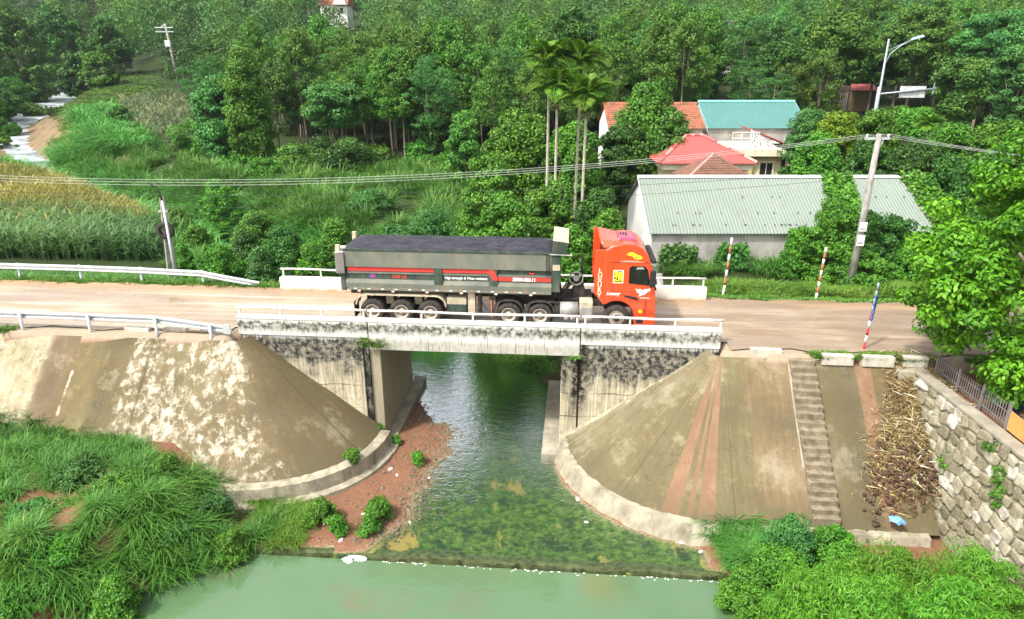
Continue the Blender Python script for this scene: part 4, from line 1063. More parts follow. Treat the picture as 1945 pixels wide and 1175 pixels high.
# tailgate, mud sheet, headboard with hood
tg = MB().box(BX0 - 0.22, BX0 - 0.004, -HW + 0.02, HW - 0.02, 1.45, 3.15).build('tailgate', M['green'], tr, bevel=0.02)
for s_ in (-1, 1):
    MB().box(BX0 - 0.34, BX0 - 0.16, s_ * (HW - 0.08) - 0.06, s_ * (HW - 0.08) + 0.06, 2.85, 3.42).build('corner_post', M['dust'], tg)
MB().box(BX0 - 0.36, BX0 + 0.02, -HW - 0.075, -HW - 0.045, 2.22, 3.08).build('rubber_flap', plain('grey_rubber_sheet', (0.16, 0.15, 0.15), 0.7, 0.3, 2, dirt=(0.3, 0.24, 0.2)), tg, bevel=0.01)
MB().hexa([(BX0 - 0.36, -HW - 0.05, 3.08), (BX0 + 0.02, -HW - 0.05, 3.10), (BX0 + 0.02, -HW + 0.4, 3.28), (BX0 - 0.3, -HW + 0.4, 3.28),
           (BX0 - 0.36, -HW - 0.06, 3.10), (BX0 + 0.02, -HW - 0.06, 3.13), (BX0 + 0.02, -HW + 0.4, 3.31), (BX0 - 0.3, -HW + 0.4, 3.31)]).build('flap_top', M['steel'], tg)
hb = MB().box(BX1 + 0.002, BX1 + 0.36, -HW + 0.0, HW - 0.0, 1.60, 3.30).build('headboard', M['green'], tr, bevel=0.02)
hood = MB().prism([(BX1 - 0.02, 3.28), (BX1 + 0.55, 3.20), (BX1 + 0.66, 3.70), (BX1 + 0.04, 3.78)], -HW + 0.0, HW - 0.0).build('hood', M['green'], hb)
MB().hexa([(BX1 + 0.03, -HW + 0.004, 3.784), (BX1 + 0.66, -HW + 0.004, 3.704), (BX1 + 0.66, HW - 0.004, 3.704), (BX1 + 0.03, HW - 0.004, 3.784),
           (BX1 + 0.03, -HW + 0.004, 3.80), (BX1 + 0.66, -HW + 0.004, 3.72), (BX1 + 0.66, HW - 0.004, 3.72), (BX1 + 0.03, HW - 0.004, 3.80)]).build('hood_top', M['dust'], hb)
MB().tube([(BX1 - 0.1, -HW - 0.04, 3.22), (BX1 + 0.78, -HW - 0.04, 3.20)], 0.025, 8).build('tarp_bar', M['steel'], hb)
MB().lathe([(0.01, -0.03), (0.07, -0.03), (0.07, 0.03), (0.01, 0.03)], (BX1 + 0.78, -HW - 0.04, 3.20), 'x', 12).build('bar_end', M['steel'], hb)
MB().box(BX1 + 0.04, BX1 + 0.34, -HW - 0.03, -HW + 0.002, 2.55, 2.78).build('hinge_plate', M['dust'], hb)
for dx in (0.0, 0.07, 0.14):
    MB().tube([(BX1 - 0.24 + dx, -HW - 0.05, 3.24), (BX1 - 0.22 + dx, -HW - 0.07, 2.8), (BX1 - 0.2 + dx, -HW - 0.03, 2.25 + dx)], 0.014, 5).build('tie_rope', M['cab_dark'], hb)
# mudguard over the trailer wheels and drive wheels
def mudguard(x0, x1, zt, r, y0, y1, mat, name):
    out = [(x0 - r * 0.95, zt - r)] + arc(x0, zt - r, r, 180, 90, 6) + arc(x1, zt - r, r, 90, 0, 6) + [(x1 + r * 0.95, zt - r)]
    ins = arc(x1, zt - r, r - 0.05, 0, 90, 6) + arc(x0, zt - r, r - 0.05, 90, 180, 6)
    return MB().prism(out[1:-1] + ins, y0, y1).build(name, mat, tr)
for s_ in (-1, 1):
    mudguard(-0.22, 2.72, 1.32, 0.48, s_ * 0.95 - 0.32, s_ * 0.95 + 0.32, M['dust'], 'mudguard')
    for x in (5.83, 7.15):
        mudguard(x - 0.1, x + 0.1, 1.20, 0.54, s_ * 0.95 - 0.30, s_ * 0.95 + 0.30, M['chassis'], 'mudguard')
    MB().box(-0.78, -0.74, s_ * 0.95 - 0.3, s_ * 0.95 + 0.3, 0.25, 0.95).build('mud_flap', M['rubber'], tr)
for x in (0, 1.26, 2.5, 5.83, 7.15, FX):
    MB().tube([(x, -0.9, 0.54), (x, 0.9, 0.54)], 0.09, 10).build('axle', M['chassis'], tr)
for x in (0.63, 1.88):
    MB().box(x - 0.16, x + 0.16, -0.65, -0.4, 0.7, 1.12).build('spring_hanger', M['dust'], tr)
    MB().box(x - 0.16, x + 0.16, 0.4, 0.65, 0.7, 1.12).build('spring_hanger', M['dust'], tr)
# side gear between the axle groups
MB().box(3.22, 4.04, -1.15, -0.65, 0.42, 0.92).build('trailer_box', M['green'], tr, bevel=0.03)
MB().box(3.22, 4.04, -1.16, -0.6, 0.93, 1.22).build('box_shelf', M['dust'], tr)
MB().box(4.10, 4.40, -1.1, -0.75, 0.45, 1.46).build('landing_leg', M['dust'], tr)
MB().tube([(4.60, -0.95, 0.38), (4.60, -0.95, 1.4)], 0.09, 10).build('landing_leg', M['chassis'], tr)
MB().tube([(4.62, -0.98, 1.1), (4.88, -1.05, 0.72), (4.95, -1.1, 0.78)], 0.03, 6).build('crank_handle', M['chassis'], tr)
MB().box(4.86, 5.30, 0.2, 0.5, 0.7, 1.35).build('crossmember', M['dust'], tr)
MB().box(5.08, 5.14, -1.2, -0.75, 0.4, 1.1).build('mud_flap', M['old_red'], tr)
# wheels
def wheel_meshes(wid, deep):
    ty = MB().lathe([(0.30, -wid), (0.40, -wid - 0.015), (0.50, -wid), (0.535, -wid + 0.06), (0.54, 0), (0.535, wid - 0.06), (0.50, wid), (0.30, wid)], (0, 0, 0), 'y', 36).mesh('tyre', M['rubber'], True)
    rm = MB()
    if deep: rm.lathe([(0.315, -wid - 0.004), (0.275, -wid - 0.010), (0.25, -wid + 0.03), (0.22, -wid + 0.14), (0.15, -wid + 0.15), (0.13, -wid + 0.05), (0.06, -wid + 0.02), (0.002, -wid + 0.015)], (0, 0, 0), 'y', 28)
    else: rm.lathe([(0.315, -wid - 0.004), (0.275, -wid - 0.010), (0.25, -wid + 0.03), (0.20, -wid - 0.03), (0.16, -wid - 0.05), (0.14, -wid - 0.02), (0.10, -wid - 0.05), (0.002, -wid - 0.06)], (0, 0, 0), 'y', 28)
    return ty, rm.mesh('rim', M['rim'], True)
hubm = MB().lathe([(0.002, -0.02), (0.13, -0.02), (0.15, 0.12), (0.15, 0.2)], (0, 0, 0), 'y', 16).mesh('hub', M['chassis'], True)
tD, rD = wheel_meshes(0.28, True); tF, rF = wheel_meshes(0.16, False)
boltm = MB()
for k in range(10):
    a = 2 * PI * k / 10
    boltm.box(0.2 * math.cos(a) - 0.014, 0.2 * math.cos(a) + 0.014, -0.03, 0.02, 0.2 * math.sin(a) - 0.014, 0.2 * math.sin(a) + 0.014)
boltm = boltm.mesh('wheel_nuts', M['steel'])
for x, kind in ((0, 'D'), (1.26, 'D'), (2.5, 'D'), (5.83, 'D'), (7.15, 'D'), (FX, 'F')):
    for s_ in (-1, 1):
        w = bpy.data.objects.new('wheel', None); COL.objects.link(w); w.parent = tr
        w.location = (x, s_ * (0.95 if kind == 'D' else 1.06), 0.54)
        if s_ > 0: w.rotation_euler = (0, 0, PI)
        link('tyre', tD if kind == 'D' else tF, None, w); link('rim', rD if kind == 'D' else rF, None, w)
        hub = link('hub', hubm, None, w, (0, -0.18 if kind == 'D' else -0.21, 0))
        if kind == 'D' and x < 5: hub.location.y = -0.16
        link('wheel_nuts', boltm, None, w, (0, -0.14 if kind == 'D' else -0.2, 0))
# load under a black tarpaulin
g = G('black_tarpaulin', 0.5, 0.35); p_ = g.obj()
nt_ = g.noise(g.scale(p_, (0.6, 1.3, 1)), 3.0, 6, 0.65, 0.8)
g.color(g.mix(g.rng(nt_, 0.3, 0.7), (0.010, 0.010, 0.014), (0.055, 0.055, 0.070))); g.bump(g.math('ADD', nt_, g.math('MULTIPLY', g.noise(g.scale(p_, (1.0, 3.0, 1)), 9.0, 4, 0.6, 0.6), 0.35)), 1.0, 0.14)
M['tarp'] = g.m
nxt, nyt = 220, 64
xs, ys = np.linspace(BX0 - 0.08, BX1 - 0.02, nxt), np.linspace(-1.20, 1.20, nyt)
X2, Y2 = np.meshgrid(xs, ys)
e = np.clip((1 - (np.abs(Y2) / 1.2) ** 3), 0, 1) * np.clip(1 - np.abs((X2 - 3.3) / 4.5) ** 10, 0, 1)
Z2 = 3.20 + 0.26 * e + 0.09 * e * (vnoise(X2 * 1.0, Y2 * 2.2, 0.5, 9) - 0.5) + 0.08 * e * (vnoise(X2, Y2, 1.3, 11) - 0.5) + 0.05 * e * (vnoise(X2 * 0.7 + Y2, Y2 * 3, 0.22, 12) - 0.5)
Z2 += 0.03 * (1 - e) * (vnoise(X2, Y2, 0.4, 13) - 0.5)
ix = np.arange(nxt * nyt).reshape(nyt, nxt)
top = np.stack([X2, Y2, Z2], -1).reshape(-1, 3); bot = top.copy(); bot[:, 2] = np.minimum(3.0, bot[:, 2] - 0.05)
F = np.stack([ix[:-1, :-1], ix[:-1, 1:], ix[1:, 1:], ix[1:, :-1]], -1).reshape(-1, 4)
ring = list(ix[0, :]) + list(ix[1:, -1]) + list(ix[-1, -2::-1]) + list(ix[-2:0:-1, 0])
NB = nxt * nyt
Fr = np.array([(a, c, c + NB, a + NB) for a, c in zip(ring, ring[1:] + ring[:1])])[:, ::-1]
ld = link('tarpaulin_load', np_mesh('tarpaulin_load', np.concatenate([top, bot]), np.concatenate([F, Fr, F[:, ::-1] + NB]), M['tarp'], True), M['tarp'])
ld.location = tr.location; ld.rotation_euler = tr.rotation_euler
tag(ld, 'heaped load under a wrinkled black tarpaulin in the tipper trailer', 'load')

# ================================================================== BUILDINGS
M['cream_wall'] = plain('cream_wall', (0.66, 0.55, 0.30), 0.9, 0.12, 1.0, dirt=(0.33, 0.28, 0.18), dirt_amt=0.4)
M['cream_trim'] = plain('cream_trim', (0.76, 0.70, 0.52), 0.85, 0.1, 1.0, dirt=(0.4, 0.34, 0.24), dirt_amt=0.4)
M['white_wall'] = plain('white_plaster', (0.76, 0.75, 0.71), 0.9, 0.08, 0.8, dirt=(0.40, 0.38, 0.31), dirt_amt=0.5)
M['grey_wall'] = plain('grey_plaster', (0.42, 0.40, 0.37), 0.92, 0.22, 0.9, dirt=(0.16, 0.15, 0.13), dirt_amt=0.6)
M['roof_grey'] = corrugated_material('grey_green_sheeting', (0.205, 0.245, 0.205), (0.17, 0.17, 0.13))
M['roof_teal'] = corrugated_material('teal_sheeting', (0.075, 0.200, 0.182), (0.10, 0.12, 0.105), 0.8)
M['roof_red'] = corrugated_material('red_sheeting', (0.40, 0.085, 0.075), (0.24, 0.11, 0.09), 0.9)
M['tile_orange'] = tile_material('orange_tile', (0.29, 0.095, 0.05), (0.40, 0.165, 0.095), (0.11, 0.08, 0.06))
M['tile_brown'] = tile_material('brown_tile', (0.15, 0.075, 0.05), (0.26, 0.14, 0.10), (0.09, 0.065, 0.05))
M['cap_white'] = plain('pale_ridge_cap', (0.70, 0.72, 0.68), 0.6, 0.08, 2)
M['metal_dark'] = plain('dark_iron', (0.09, 0.09, 0.10), 0.6, 0.2, 5, dirt=(0.2, 0.13, 0.08))

def corrugated(xa, xb, ya, za, yb, zb, pitch, amp):
    """sheet from eave (ya,za) to ridge (yb,zb), ripples along x, thin closed slab"""
    n = int((xb - xa) / pitch * 4)
    xs = np.linspace(xa, xb, n + 1)
    dz = amp * np.sin(np.arange(n + 1) * PI / 2 + 0.4)
    V, F = [], []
    sl = (zb - za) / max(abs(yb - ya), 1e-6)
    for i, x in enumerate(xs):
        V += [(x, ya, za + dz[i]), (x, yb, zb + dz[i]), (x, ya, za + dz[i] - 0.03), (x, yb, zb + dz[i] - 0.03)]
    for i in range(n):
        a, c = 4 * i, 4 * i + 4
        F += [(a, c, c + 1, a + 1), (a + 2, a + 3, c + 3, c + 2), (a, a + 2, c + 2, c), (a + 1, c + 1, c + 3, a + 3)]
    return V, F
def mb_from(V, F):
    b = MB(); b.v, b.f = list(V), list(F); return b
def gable_house(name, label, cat, xa, xb, ya, yb, z_eave, z_ridge, mats, overhang=0.25, pitch=0.19, amp=0.02, zg=None, yr=None):
    yr = (ya + yb) / 2 if yr is None else yr
    zg = min(hz(xa, ya), hz(xb, yb), hz(xa, yb), hz(xb, ya)) - 0.4 if zg is None else zg
    t = thing(name, label, cat, ((xa + xb) / 2, ya, zg))
    wall, gab, roof, cap = mats
    b = MB().box(xa, xb, ya + 0.25, ya + 0.45, zg, z_eave - 0.06); b.build('wall', wall, t, world=True)
    MB().box(xa, xb, yb - 0.45, yb - 0.25, zg, z_eave - 0.06).build('wall', wall, t, world=True)
    k = (z_ridge - z_eave) / (yr - ya)
    for x in (xa, xb - 0.2):
        MB().prism([(ya + 0.455, zg), (yb - 0.455, zg), (yb - 0.455, z_eave + (0.455) * k - 0.1), (yr, z_ridge - 0.12), (ya + 0.455, z_eave + 0.455 * k - 0.1)], x + 0.003, x + 0.203, 'x').build('gable_wall', gab, t, world=True)
    for y0, z0 in ((ya, z_eave), (yb, z_eave)):
        V, F = corrugated(xa - overhang, xb + overhang, y0, z0, yr, z_ridge, pitch, amp)
        mb_from(V, F).build('roof_sheet', roof, t, world=True)
    MB().prism([(yr - 0.22, z_ridge - 0.04), (yr, z_ridge + 0.06), (yr + 0.22, z_ridge - 0.04), (yr, z_ridge + 0.10)], xa - overhang - 0.02, xb + overhang + 0.02, 'x').build('ridge_cap', cap, t, world=True)
    for x in (xa - overhang - 0.03, xb + overhang):
        MB().prism([(ya, z_eave + 0.05), (yr, z_ridge + 0.05), (yr, z_ridge - 0.05), (ya, z_eave - 0.05)], x, x + 0.03, 'x').build('verge_trim', cap, t, world=True)
    return t
wh = gable_house('warehouse', 'long low warehouse with pale corrugated roof and white gable, partly overgrown', 'warehouse', 8.05, 25.0, 38.0, 47.4, 1.36, 3.83,
                 (M['grey_wall'], M['white_wall'], M['roof_grey'], M['cap_white']), zg=-1.6)
rg = random.Random(7)
for k in range(40):                        # roofing screws and lap seams that show as short dark ticks
    x = 8.5 + rg.random() * 15.2; f = rg.choice((0.12, 0.12, 0.32, 0.6)); y = 38 + f * 4.7; z = 1.36 + f * 2.47
    MB().box(x, x + 0.03, y, y + rg.uniform(0.12, 0.45), z + 0.02, z + 0.10).build('lap_seam', M['metal_dark'], wh, world=True)
gable_house('teal_roof_house', 'small house under a plain teal metal roof with white gable end', 'house', 18.9, 28.3, 67.5, 76.5, 4.5, 6.75,
            (M['grey_wall'], M['white_wall'], M['roof_teal'], plain('teal_trim', (0.20, 0.50, 0.47), 0.6)), zg=-0.5, overhang=0.15)  # walls in darker grey, shade below the eave put into their colour
def tiled_roof(t, xa, xb, ya, za, yb, zb, rows, mat, rib=0.3):
    b = MB()
    for k in range(rows):
        f0, f1 = k / rows, (k + 1) / rows
        y0, y1 = ya + (yb - ya) * f0, ya + (yb - ya) * f1; z0, z1 = za + (zb - za) * f0, za + (zb - za) * f1
        n = int((xb - xa) / rib); 
        for i in range(n):
            x0, x1 = xa + (xb - xa) * i / n, xa + (xb - xa) * (i + 1) / n
            b.hexa([(x0, y0, z0 - 0.02), (x1, y0, z0 - 0.02), (x1, y1, z1 - 0.02), (x0, y1, z1 - 0.02),
                    (x0 + 0.03, y0, z0 + 0.08), (x1 - 0.03, y0, z0 + 0.06), (x1 - 0.03, y1, z1 + 0.02), (x0 + 0.03, y1, z1 + 0.02)])
    o = b.build('roof_tiles', mat, t, world=True); o['kind'] = 'stuff'; return o
t = thing('tile_roof_house', 'old house under an orange clay tile roof behind the vine tree', 'house', (13.9, 67.5, -0.5))
MB().box(9.4, 18.4, 67.9, 76, -0.5, 4.4).build('wall', M['white_wall'], t, world=True)
MB().prism([(67.9, 4.41), (76, 4.41), (72, 6.3)], 9.4, 9.6, 'x').build('gable_wall', M['white_wall'], t, world=True)
MB().prism([(67.9, 4.41), (76, 4.41), (72, 6.3)], 18.2, 18.4, 'x').build('gable_wall', M['white_wall'], t, world=True)
tiled_roof(t, 9.2, 18.6, 67.4, 4.45, 72, 6.5, 13, M['tile_orange'], 0.32)
V, F = corrugated(9.2, 18.6, 76.5, 4.45, 72, 6.5, 0.5, 0.03); mb_from(V, F).build('roof_sheet', M['tile_orange'], t, world=True)
MB().prism([(71.8, 6.5), (72, 6.66), (72.2, 6.5)], 9.15, 18.65, 'x').build('ridge_cap', M['tile_orange'], t, world=True)
# hipped red house
t = thing('red_hip_house', 'yellow walled house under a red hipped metal roof behind the warehouse', 'house', (15.0, 53, -1.2))
MB().box(11.9, 18.2, 53.7, 59.6, -1.2, 3.05).build('wall', M['cream_wall'], t, world=True)
MB().box(11.6, 18.5, 53.3, 60.0, 2.65, 3.14).build('fascia', M['cream_trim'], t, world=True)
AP = [(14.0, 56.5, 4.92), (15.4, 56.5, 4.92)]
E = [(11.2, 53.0, 3.2), (18.8, 53.0, 3.2), (18.8, 60.2, 3.2), (11.2, 60.2, 3.2)]
def slab(b, pts, th=0.05):
    n = len(pts); base = len(b.v); b.v += [tuple(p) for p in pts] + [(p[0], p[1], p[2] - th) for p in pts]
    b.f.append(tuple(base + i for i in range(n))); b.f.append(tuple(base + n + i for i in reversed(range(n))))
    for i in range(n):
        j = (i + 1) % n; b.f.append((base + i, base + n + i, base + n + j, base + j))
    return b
for pts in ([E[0], E[1], AP[1], AP[0]], [E[1], E[2], AP[1]], [E[2], E[3], AP[0], AP[1]], [E[3], E[0], AP[0]]):
    slab(MB(), pts).build('roof_slope', M['roof_red'], t, world=True)
M['cap_pink'] = plain('pale_pink_cap', (0.60, 0.27, 0.24), 0.6, 0.15, 3)
for a, c in ((E[0], AP[0]), (E[1], AP[1]), (AP[0], AP[1])):
    a, c = Vector(a), Vector(c)
    for k in range(4):
        p, q = a.lerp(c, k / 4 + 0.01), a.lerp(c, (k + 1) / 4 - 0.01)
        MB().tube([p + Vector((0, 0, .03)), q + Vector((0, 0, .03))], 0.13, 6).build('hip_cap', M['cap_pink'] if (k + (a.x > 14)) % 2 else M['roof_red'], t, world=True)
# brown tiled hut
t = thing('brown_tile_hut', 'small hut with a dark brown tiled pyramid roof just behind the warehouse ridge', 'hut', (14.3, 47.6, -1.2))
MB().box(12.3, 16.6, 48.0, 51.3, -1.2, 2.75).build('wall', M['cream_wall'], t, world=True)
ap = (14.35, 49.6, 4.36); e = [(11.9, 47.6, 2.7), (17.0, 47.6, 2.7), (17.0, 51.7, 2.7), (11.9, 51.7, 2.7)]
for i in range(4):
    slab(MB(), [e[i], e[(i + 1) % 4], ap], 0.05).build('roof_slope', M['tile_brown'], t, world=True)
b = MB()
for r in range(11):                        # tile courses on the slope that faces the road
    f0, f1 = r / 11, (r + 1) / 11
    xa, xb = 11.9 + (14.35 - 11.9) * f0, 17.0 + (14.35 - 17.0) * f0
    y0, z0 = 47.6 + 2.0 * f0, 2.7 + 1.66 * f0
    n = max(1, int((xb - xa) / 0.26))
    for i in range(n):
        xx = xa + (xb - xa) * i / n + (0.13 if r % 2 else 0)
        b.hexa([(xx, y0 - 0.01, z0 + 0.0), (xx + 0.23, y0 - 0.01, z0 + 0.0), (xx + 0.23, y0 + 0.17, z0 + 0.145), (xx, y0 + 0.17, z0 + 0.145),
                (xx, y0 - 0.02, z0 + 0.06), (xx + 0.23, y0 - 0.02, z0 + 0.06), (xx + 0.23, y0 + 0.17, z0 + 0.16), (xx, y0 + 0.17, z0 + 0.16)])
o = b.build('roof_tiles', M['tile_brown'], t, world=True); o['kind'] = 'stuff'
for c in (e[0], e[1]): MB().tube([Vector(c), Vector(ap)], 0.09, 6).build('hip_cap', M['cap_pink'] if c is e[0] else M['tile_brown'], t, world=True)
# flat roofed yellow house
t = thing('flat_roof_house', 'pale yellow flat roofed house with roof terrace railing and dark window', 'house', (22.2, 60.5, -0.8))
MB().box(20.3, 25.0, 61.2, 66.5, -0.8, 2.72).build('wall', M['cream_wall'], t, world=True)
MB().box(19.0, 25.4, 60.5, 67.0, 2.73, 3.36).build('roof_slab', M['cream_trim'], t, world=True, bevel=0.03)
wn_ = MB().box(21.9, 23.0, 61.13, 61.22, 0.4, 2.1).build('window', M['dark'], t, world=True)
for x0, x1, z0, z1 in ((21.75, 21.9, 0.3, 2.2), (23.0, 23.15, 0.3, 2.2), (21.9, 23.0, 2.1, 2.25), (22.42, 22.48, 0.4, 2.1)):
    MB().box(x0, x1, 61.08, 61.20, z0, z1).build('window_frame', M['cream_trim'], t, world=True)
for x in (20.9, 24.2, 25.05):
    MB().box(x, x + 0.28, 60.9, 61.15, -0.8, 2.73).build('pillar', M['cream_wall'], t, world=True)
MB().box(23.75, 24.05, 61.1, 61.25, -0.8, 2.4).build('doorway', M['dark'], t, world=True)
for z in (3.75, 4.25, 4.75):
    MB().tube([(19.1, 60.8, z), (21.4, 60.8, z)], 0.04, 6).build('terrace_rail', M['white_paint'], t, world=True)
for x in (19.1, 19.9, 20.7, 21.4):
    MB().tube([(x, 60.8, 3.36), (x, 60.8, 4.75)], 0.035, 6).build('rail_post', M['white_paint'], t, world=True)
g = G('patterned_white', 0.8, 0.2); vo = g.n('TexBrick', Vector=g.scale(g.n('TexCoord').outputs['Object'], (1, 1, 1)), Color1=(0.75, 0.75, 0.74), Color2=(0.7, 0.7, 0.7), Mortar=(0.2, 0.2, 0.2), Scale=4.0)
g.color(g.mix(g.rng(g.noise(g.obj(), 7, 2), 0.5, 0.58), (0.74, 0.74, 0.73), (0.22, 0.22, 0.22))); M['pattern'] = g.m
MB().prism([(20.9, 3.36), (23.4, 3.36), (20.9, 4.95)], 61.4, 61.6).build('stair_gable', M['pattern'], t, world=True)
slab(MB(), [(20.9, 61.6, 5.0), (24.9, 61.0, 3.4), (24.9, 65, 3.4), (20.9, 65, 5.0)], 0.06).build('stair_roof', M['roof_red'], t, world=True)
# far buildings
def far_house(name, label, px0, px1, Y, z0, z1, wallm, roofm, rise=2.0, depth=7):
    a, c = PY(px0, 60, Y), PY(px1, 60, Y)
    t = thing(name, label, 'house', ((a.x + c.x) / 2, Y, z0))
    MB().box(a.x, c.x, Y, Y + depth, z0, z1).build('wall', wallm, t, world=True)
    MB().prism([(Y - 0.5, z1 + 0.02), (Y + depth / 2, z1 + rise), (Y + depth + 0.5, z1 + 0.02)], a.x - 0.5, c.x + 0.5, 'x').build('roof', roofm, t, world=True)
    for k in range(3):
        x = a.x + (c.x - a.x) * (0.2 + 0.3 * k)
        w = MB().box(x - 0.5, x + 0.5, Y - 0.04, Y + 0.01, z1 - 2.4, z1 - 0.9).build('window', M['dark'], t, world=True)
        MB().box(x - 0.6, x + 0.6, Y - 0.1, Y + 0.01, z1 - 2.55, z1 - 2.41).build('sill', M['white_wall'], t, world=True)
    return t
fh = far_house('hill_house', 'distant white house with red roof above the plantation', 612, 662, 255, 17, 28.4, M['white_wall'], M['tile_orange'], 4.5, 9)
a = PY(655, 60, 255)
MB().prism([(a.x - 3.2, 28.42), (a.x + 1.6, 28.42), (a.x - 0.8, 33.0)], 253.6, 254.4).build('front_gable', M['white_wall'], fh, world=True)
far_house('pale_block', 'pale grey building half hidden in the trees above the teal roof', 1342, 1395, 150, 5, 18.0, M['white_wall'], M['grey_wall'], 0.4, 8)
far_house('hillside_house', 'orange roofed house glimpsed through the trees on the right hillside', 1800, 1880, 125, 3.5, 14.0, M['cream_wall'], M['tile_orange'], 2.6, 7)
t = thing('roadside_shed', 'shed with tall ochre shutters under a small red awning', 'shed', (53.3, 110, 2.6))
MB().box(50.6, 56.0, 110.3, 114, 2.6, 6.8).build('wall', plain('dark_boards', (0.10, 0.075, 0.06), 0.9), t, world=True)
for k in range(4):
    MB().box(52.1 + k * 0.78, 52.84 + k * 0.78, 110.1, 110.29, 2.6, 6.1).build('shutter', plain('ochre_boards', (0.30, 0.24, 0.11), 0.85), t, world=True)
slab(MB(), [(51.6, 109.2, 6.3), (55.8, 109.2, 6.3), (55.4, 110.4, 7.2), (52.0, 110.4, 7.2)], 0.08).build('awning', plain('maroon_sheet', (0.33, 0.09, 0.08), 0.7), t, world=True)
for k in range(5):
    MB().tube([(50.65 + k * 0.25, 110.25, 2.6), (50.65 + k * 0.25, 110.25, 6.0)], 0.05, 5).build('bar', M['grey_wall'], t, world=True)
o = MB().box(*(PY(1512, 170, 100).x, PY(1527, 170, 100).x), 100, 100.4, 2.0, 8.2).build('white_gate_pier', M['white_wall'], None, bevel=0.05)
tag(o, 'white gate pier at the right end of the teal roof', 'pier')

# ================================================================== POLES AND WIRES
def pole(name, label, cat, x, y, zb, zt, r0, r1, mat, group=None, lean=(0, 0)):
    t = thing(name, label, cat, (x, y, zb), 0, group)
    MB().tube([(0, 0, -0.4), (lean[0] * 0.5, lean[1] * 0.5, (zt - zb) * 0.5), (lean[0], lean[1], zt - zb)], [r0, (r0 + r1) / 2, r1], 12).build('shaft', mat, t, True)
    return t
PX, PYY, PZT = 17.75, 34.2, 7.25
up = pole('utility_pole', 'weathered concrete utility pole with two white notices before the warehouse', 'utility pole', PX, PYY, hz(PX, PYY), PZT, 0.20, 0.125, M['pole'], 'utility poles', (0.12, 0))
zb = hz(PX, PYY)
hh = PZT - zb
arm = MB().box(-0.55, 0.65, -0.05, 0.05, hh - 0.28, hh - 0.18).build('crossarm', M['galv'], up)
ins = MB().lathe([(0.001, 0), (0.035, 0), (0.05, 0.05), (0.03, 0.08), (0.05, 0.12), (0.02, 0.17), (0.001, 0.17)], (0, 0, 0), 'z', 10).mesh('insulator', M['white_paint'], True)
INS = [(-0.45, 0), (0.12, 0), (0.58, 0)]
for dx, dy in INS: link('insulator', ins, None, up, (dx, dy, hh - 0.18))
MB().tube([(0.1, 0, hh - 1.0), (0.4, 0, hh - 0.25)], 0.02, 6).build('brace', M['galv'], up)
for k, (zc, h_) in enumerate(((2.55, 0.52), (1.80, 0.60))):
    zz = 1.0 + zc - 0.4
    nb = MB().box(-0.21 + 0.05, 0.27 - 0.05, -0.215, -0.20, zz, zz + h_ * 0.92).build('notice', M['white_print'], up)
    for (x0, x1, z0, z1) in ((-0.12, 0.17, 0.10, 0.13), (-0.12, 0.17, 0.17, 0.19)):
        MB().box(x0, x1, -0.2185, -0.2135, zz + z0, zz + z1).build('print_line', M['black_print'], nb)
# left short double post with a tyre hung on it, and the bent lamp post
p0 = PY(326, 500, 36.0); zg = hz(p0.x, 36.0)
dp = thing('double_post', 'short grey concrete double post by the stream with a tyre hung on it', 'post', (p0.x, 36.0, zg))
MB().tube([(-0.30, 0, -0.5), (0.05, 0, 3.75 - zg)], [0.15, 0.10], 4).build('shaft', M['pole'], dp)
MB().tube([(0.12, 0.1, -0.5), (0.08, 0.05, 3.75 - zg)], [0.15, 0.10], 4).build('shaft', M['pole'], dp)
MB().box(-0.2, 0.3, -0.08, 0.08, 3.0 - zg, 3.12 - zg).build('tie_beam', M['pole'], dp)
ty = MB().lathe([(0.30, -0.11), (0.42, -0.12), (0.47, -0.05), (0.47, 0.05), (0.42, 0.12), (0.30, 0.11), (0.27, 0), (0.30, -0.11)], (0, 0, 0), 'y', 28).build('hung_tyre', M['rubber'], None, True)
ty.location = (p0.x + 0.05, 35.86, 2.05); tag(ty, 'black tyre hung round the grey double post', 'tyre')
q = PY(330, 502, 34.6)
lp = thing('bent_lamp_post', 'slim pale lamp post with a bare curved tip beside the double post', 'lamp post', (q.x, 34.6, hz(q.x, 34.6)))
z0 = hz(q.x, 34.6)
MB().tube([(0, 0, -0.4), (-0.02, 0, 3.9 - z0)], [0.075, 0.055], 10).build('shaft', M['galv'], lp, True)
MB().tube([(-0.02, 0, 3.88 - z0), (-0.08, 0, 4.25 - z0), (-0.2, 0, 4.55 - z0), (-0.42, 0, 4.72 - z0), (-0.62, 0, 4.76 - z0)], [0.05, 0.045, 0.04, 0.035, 0.03], 8).build('curved_arm', M['cable'], lp, True)
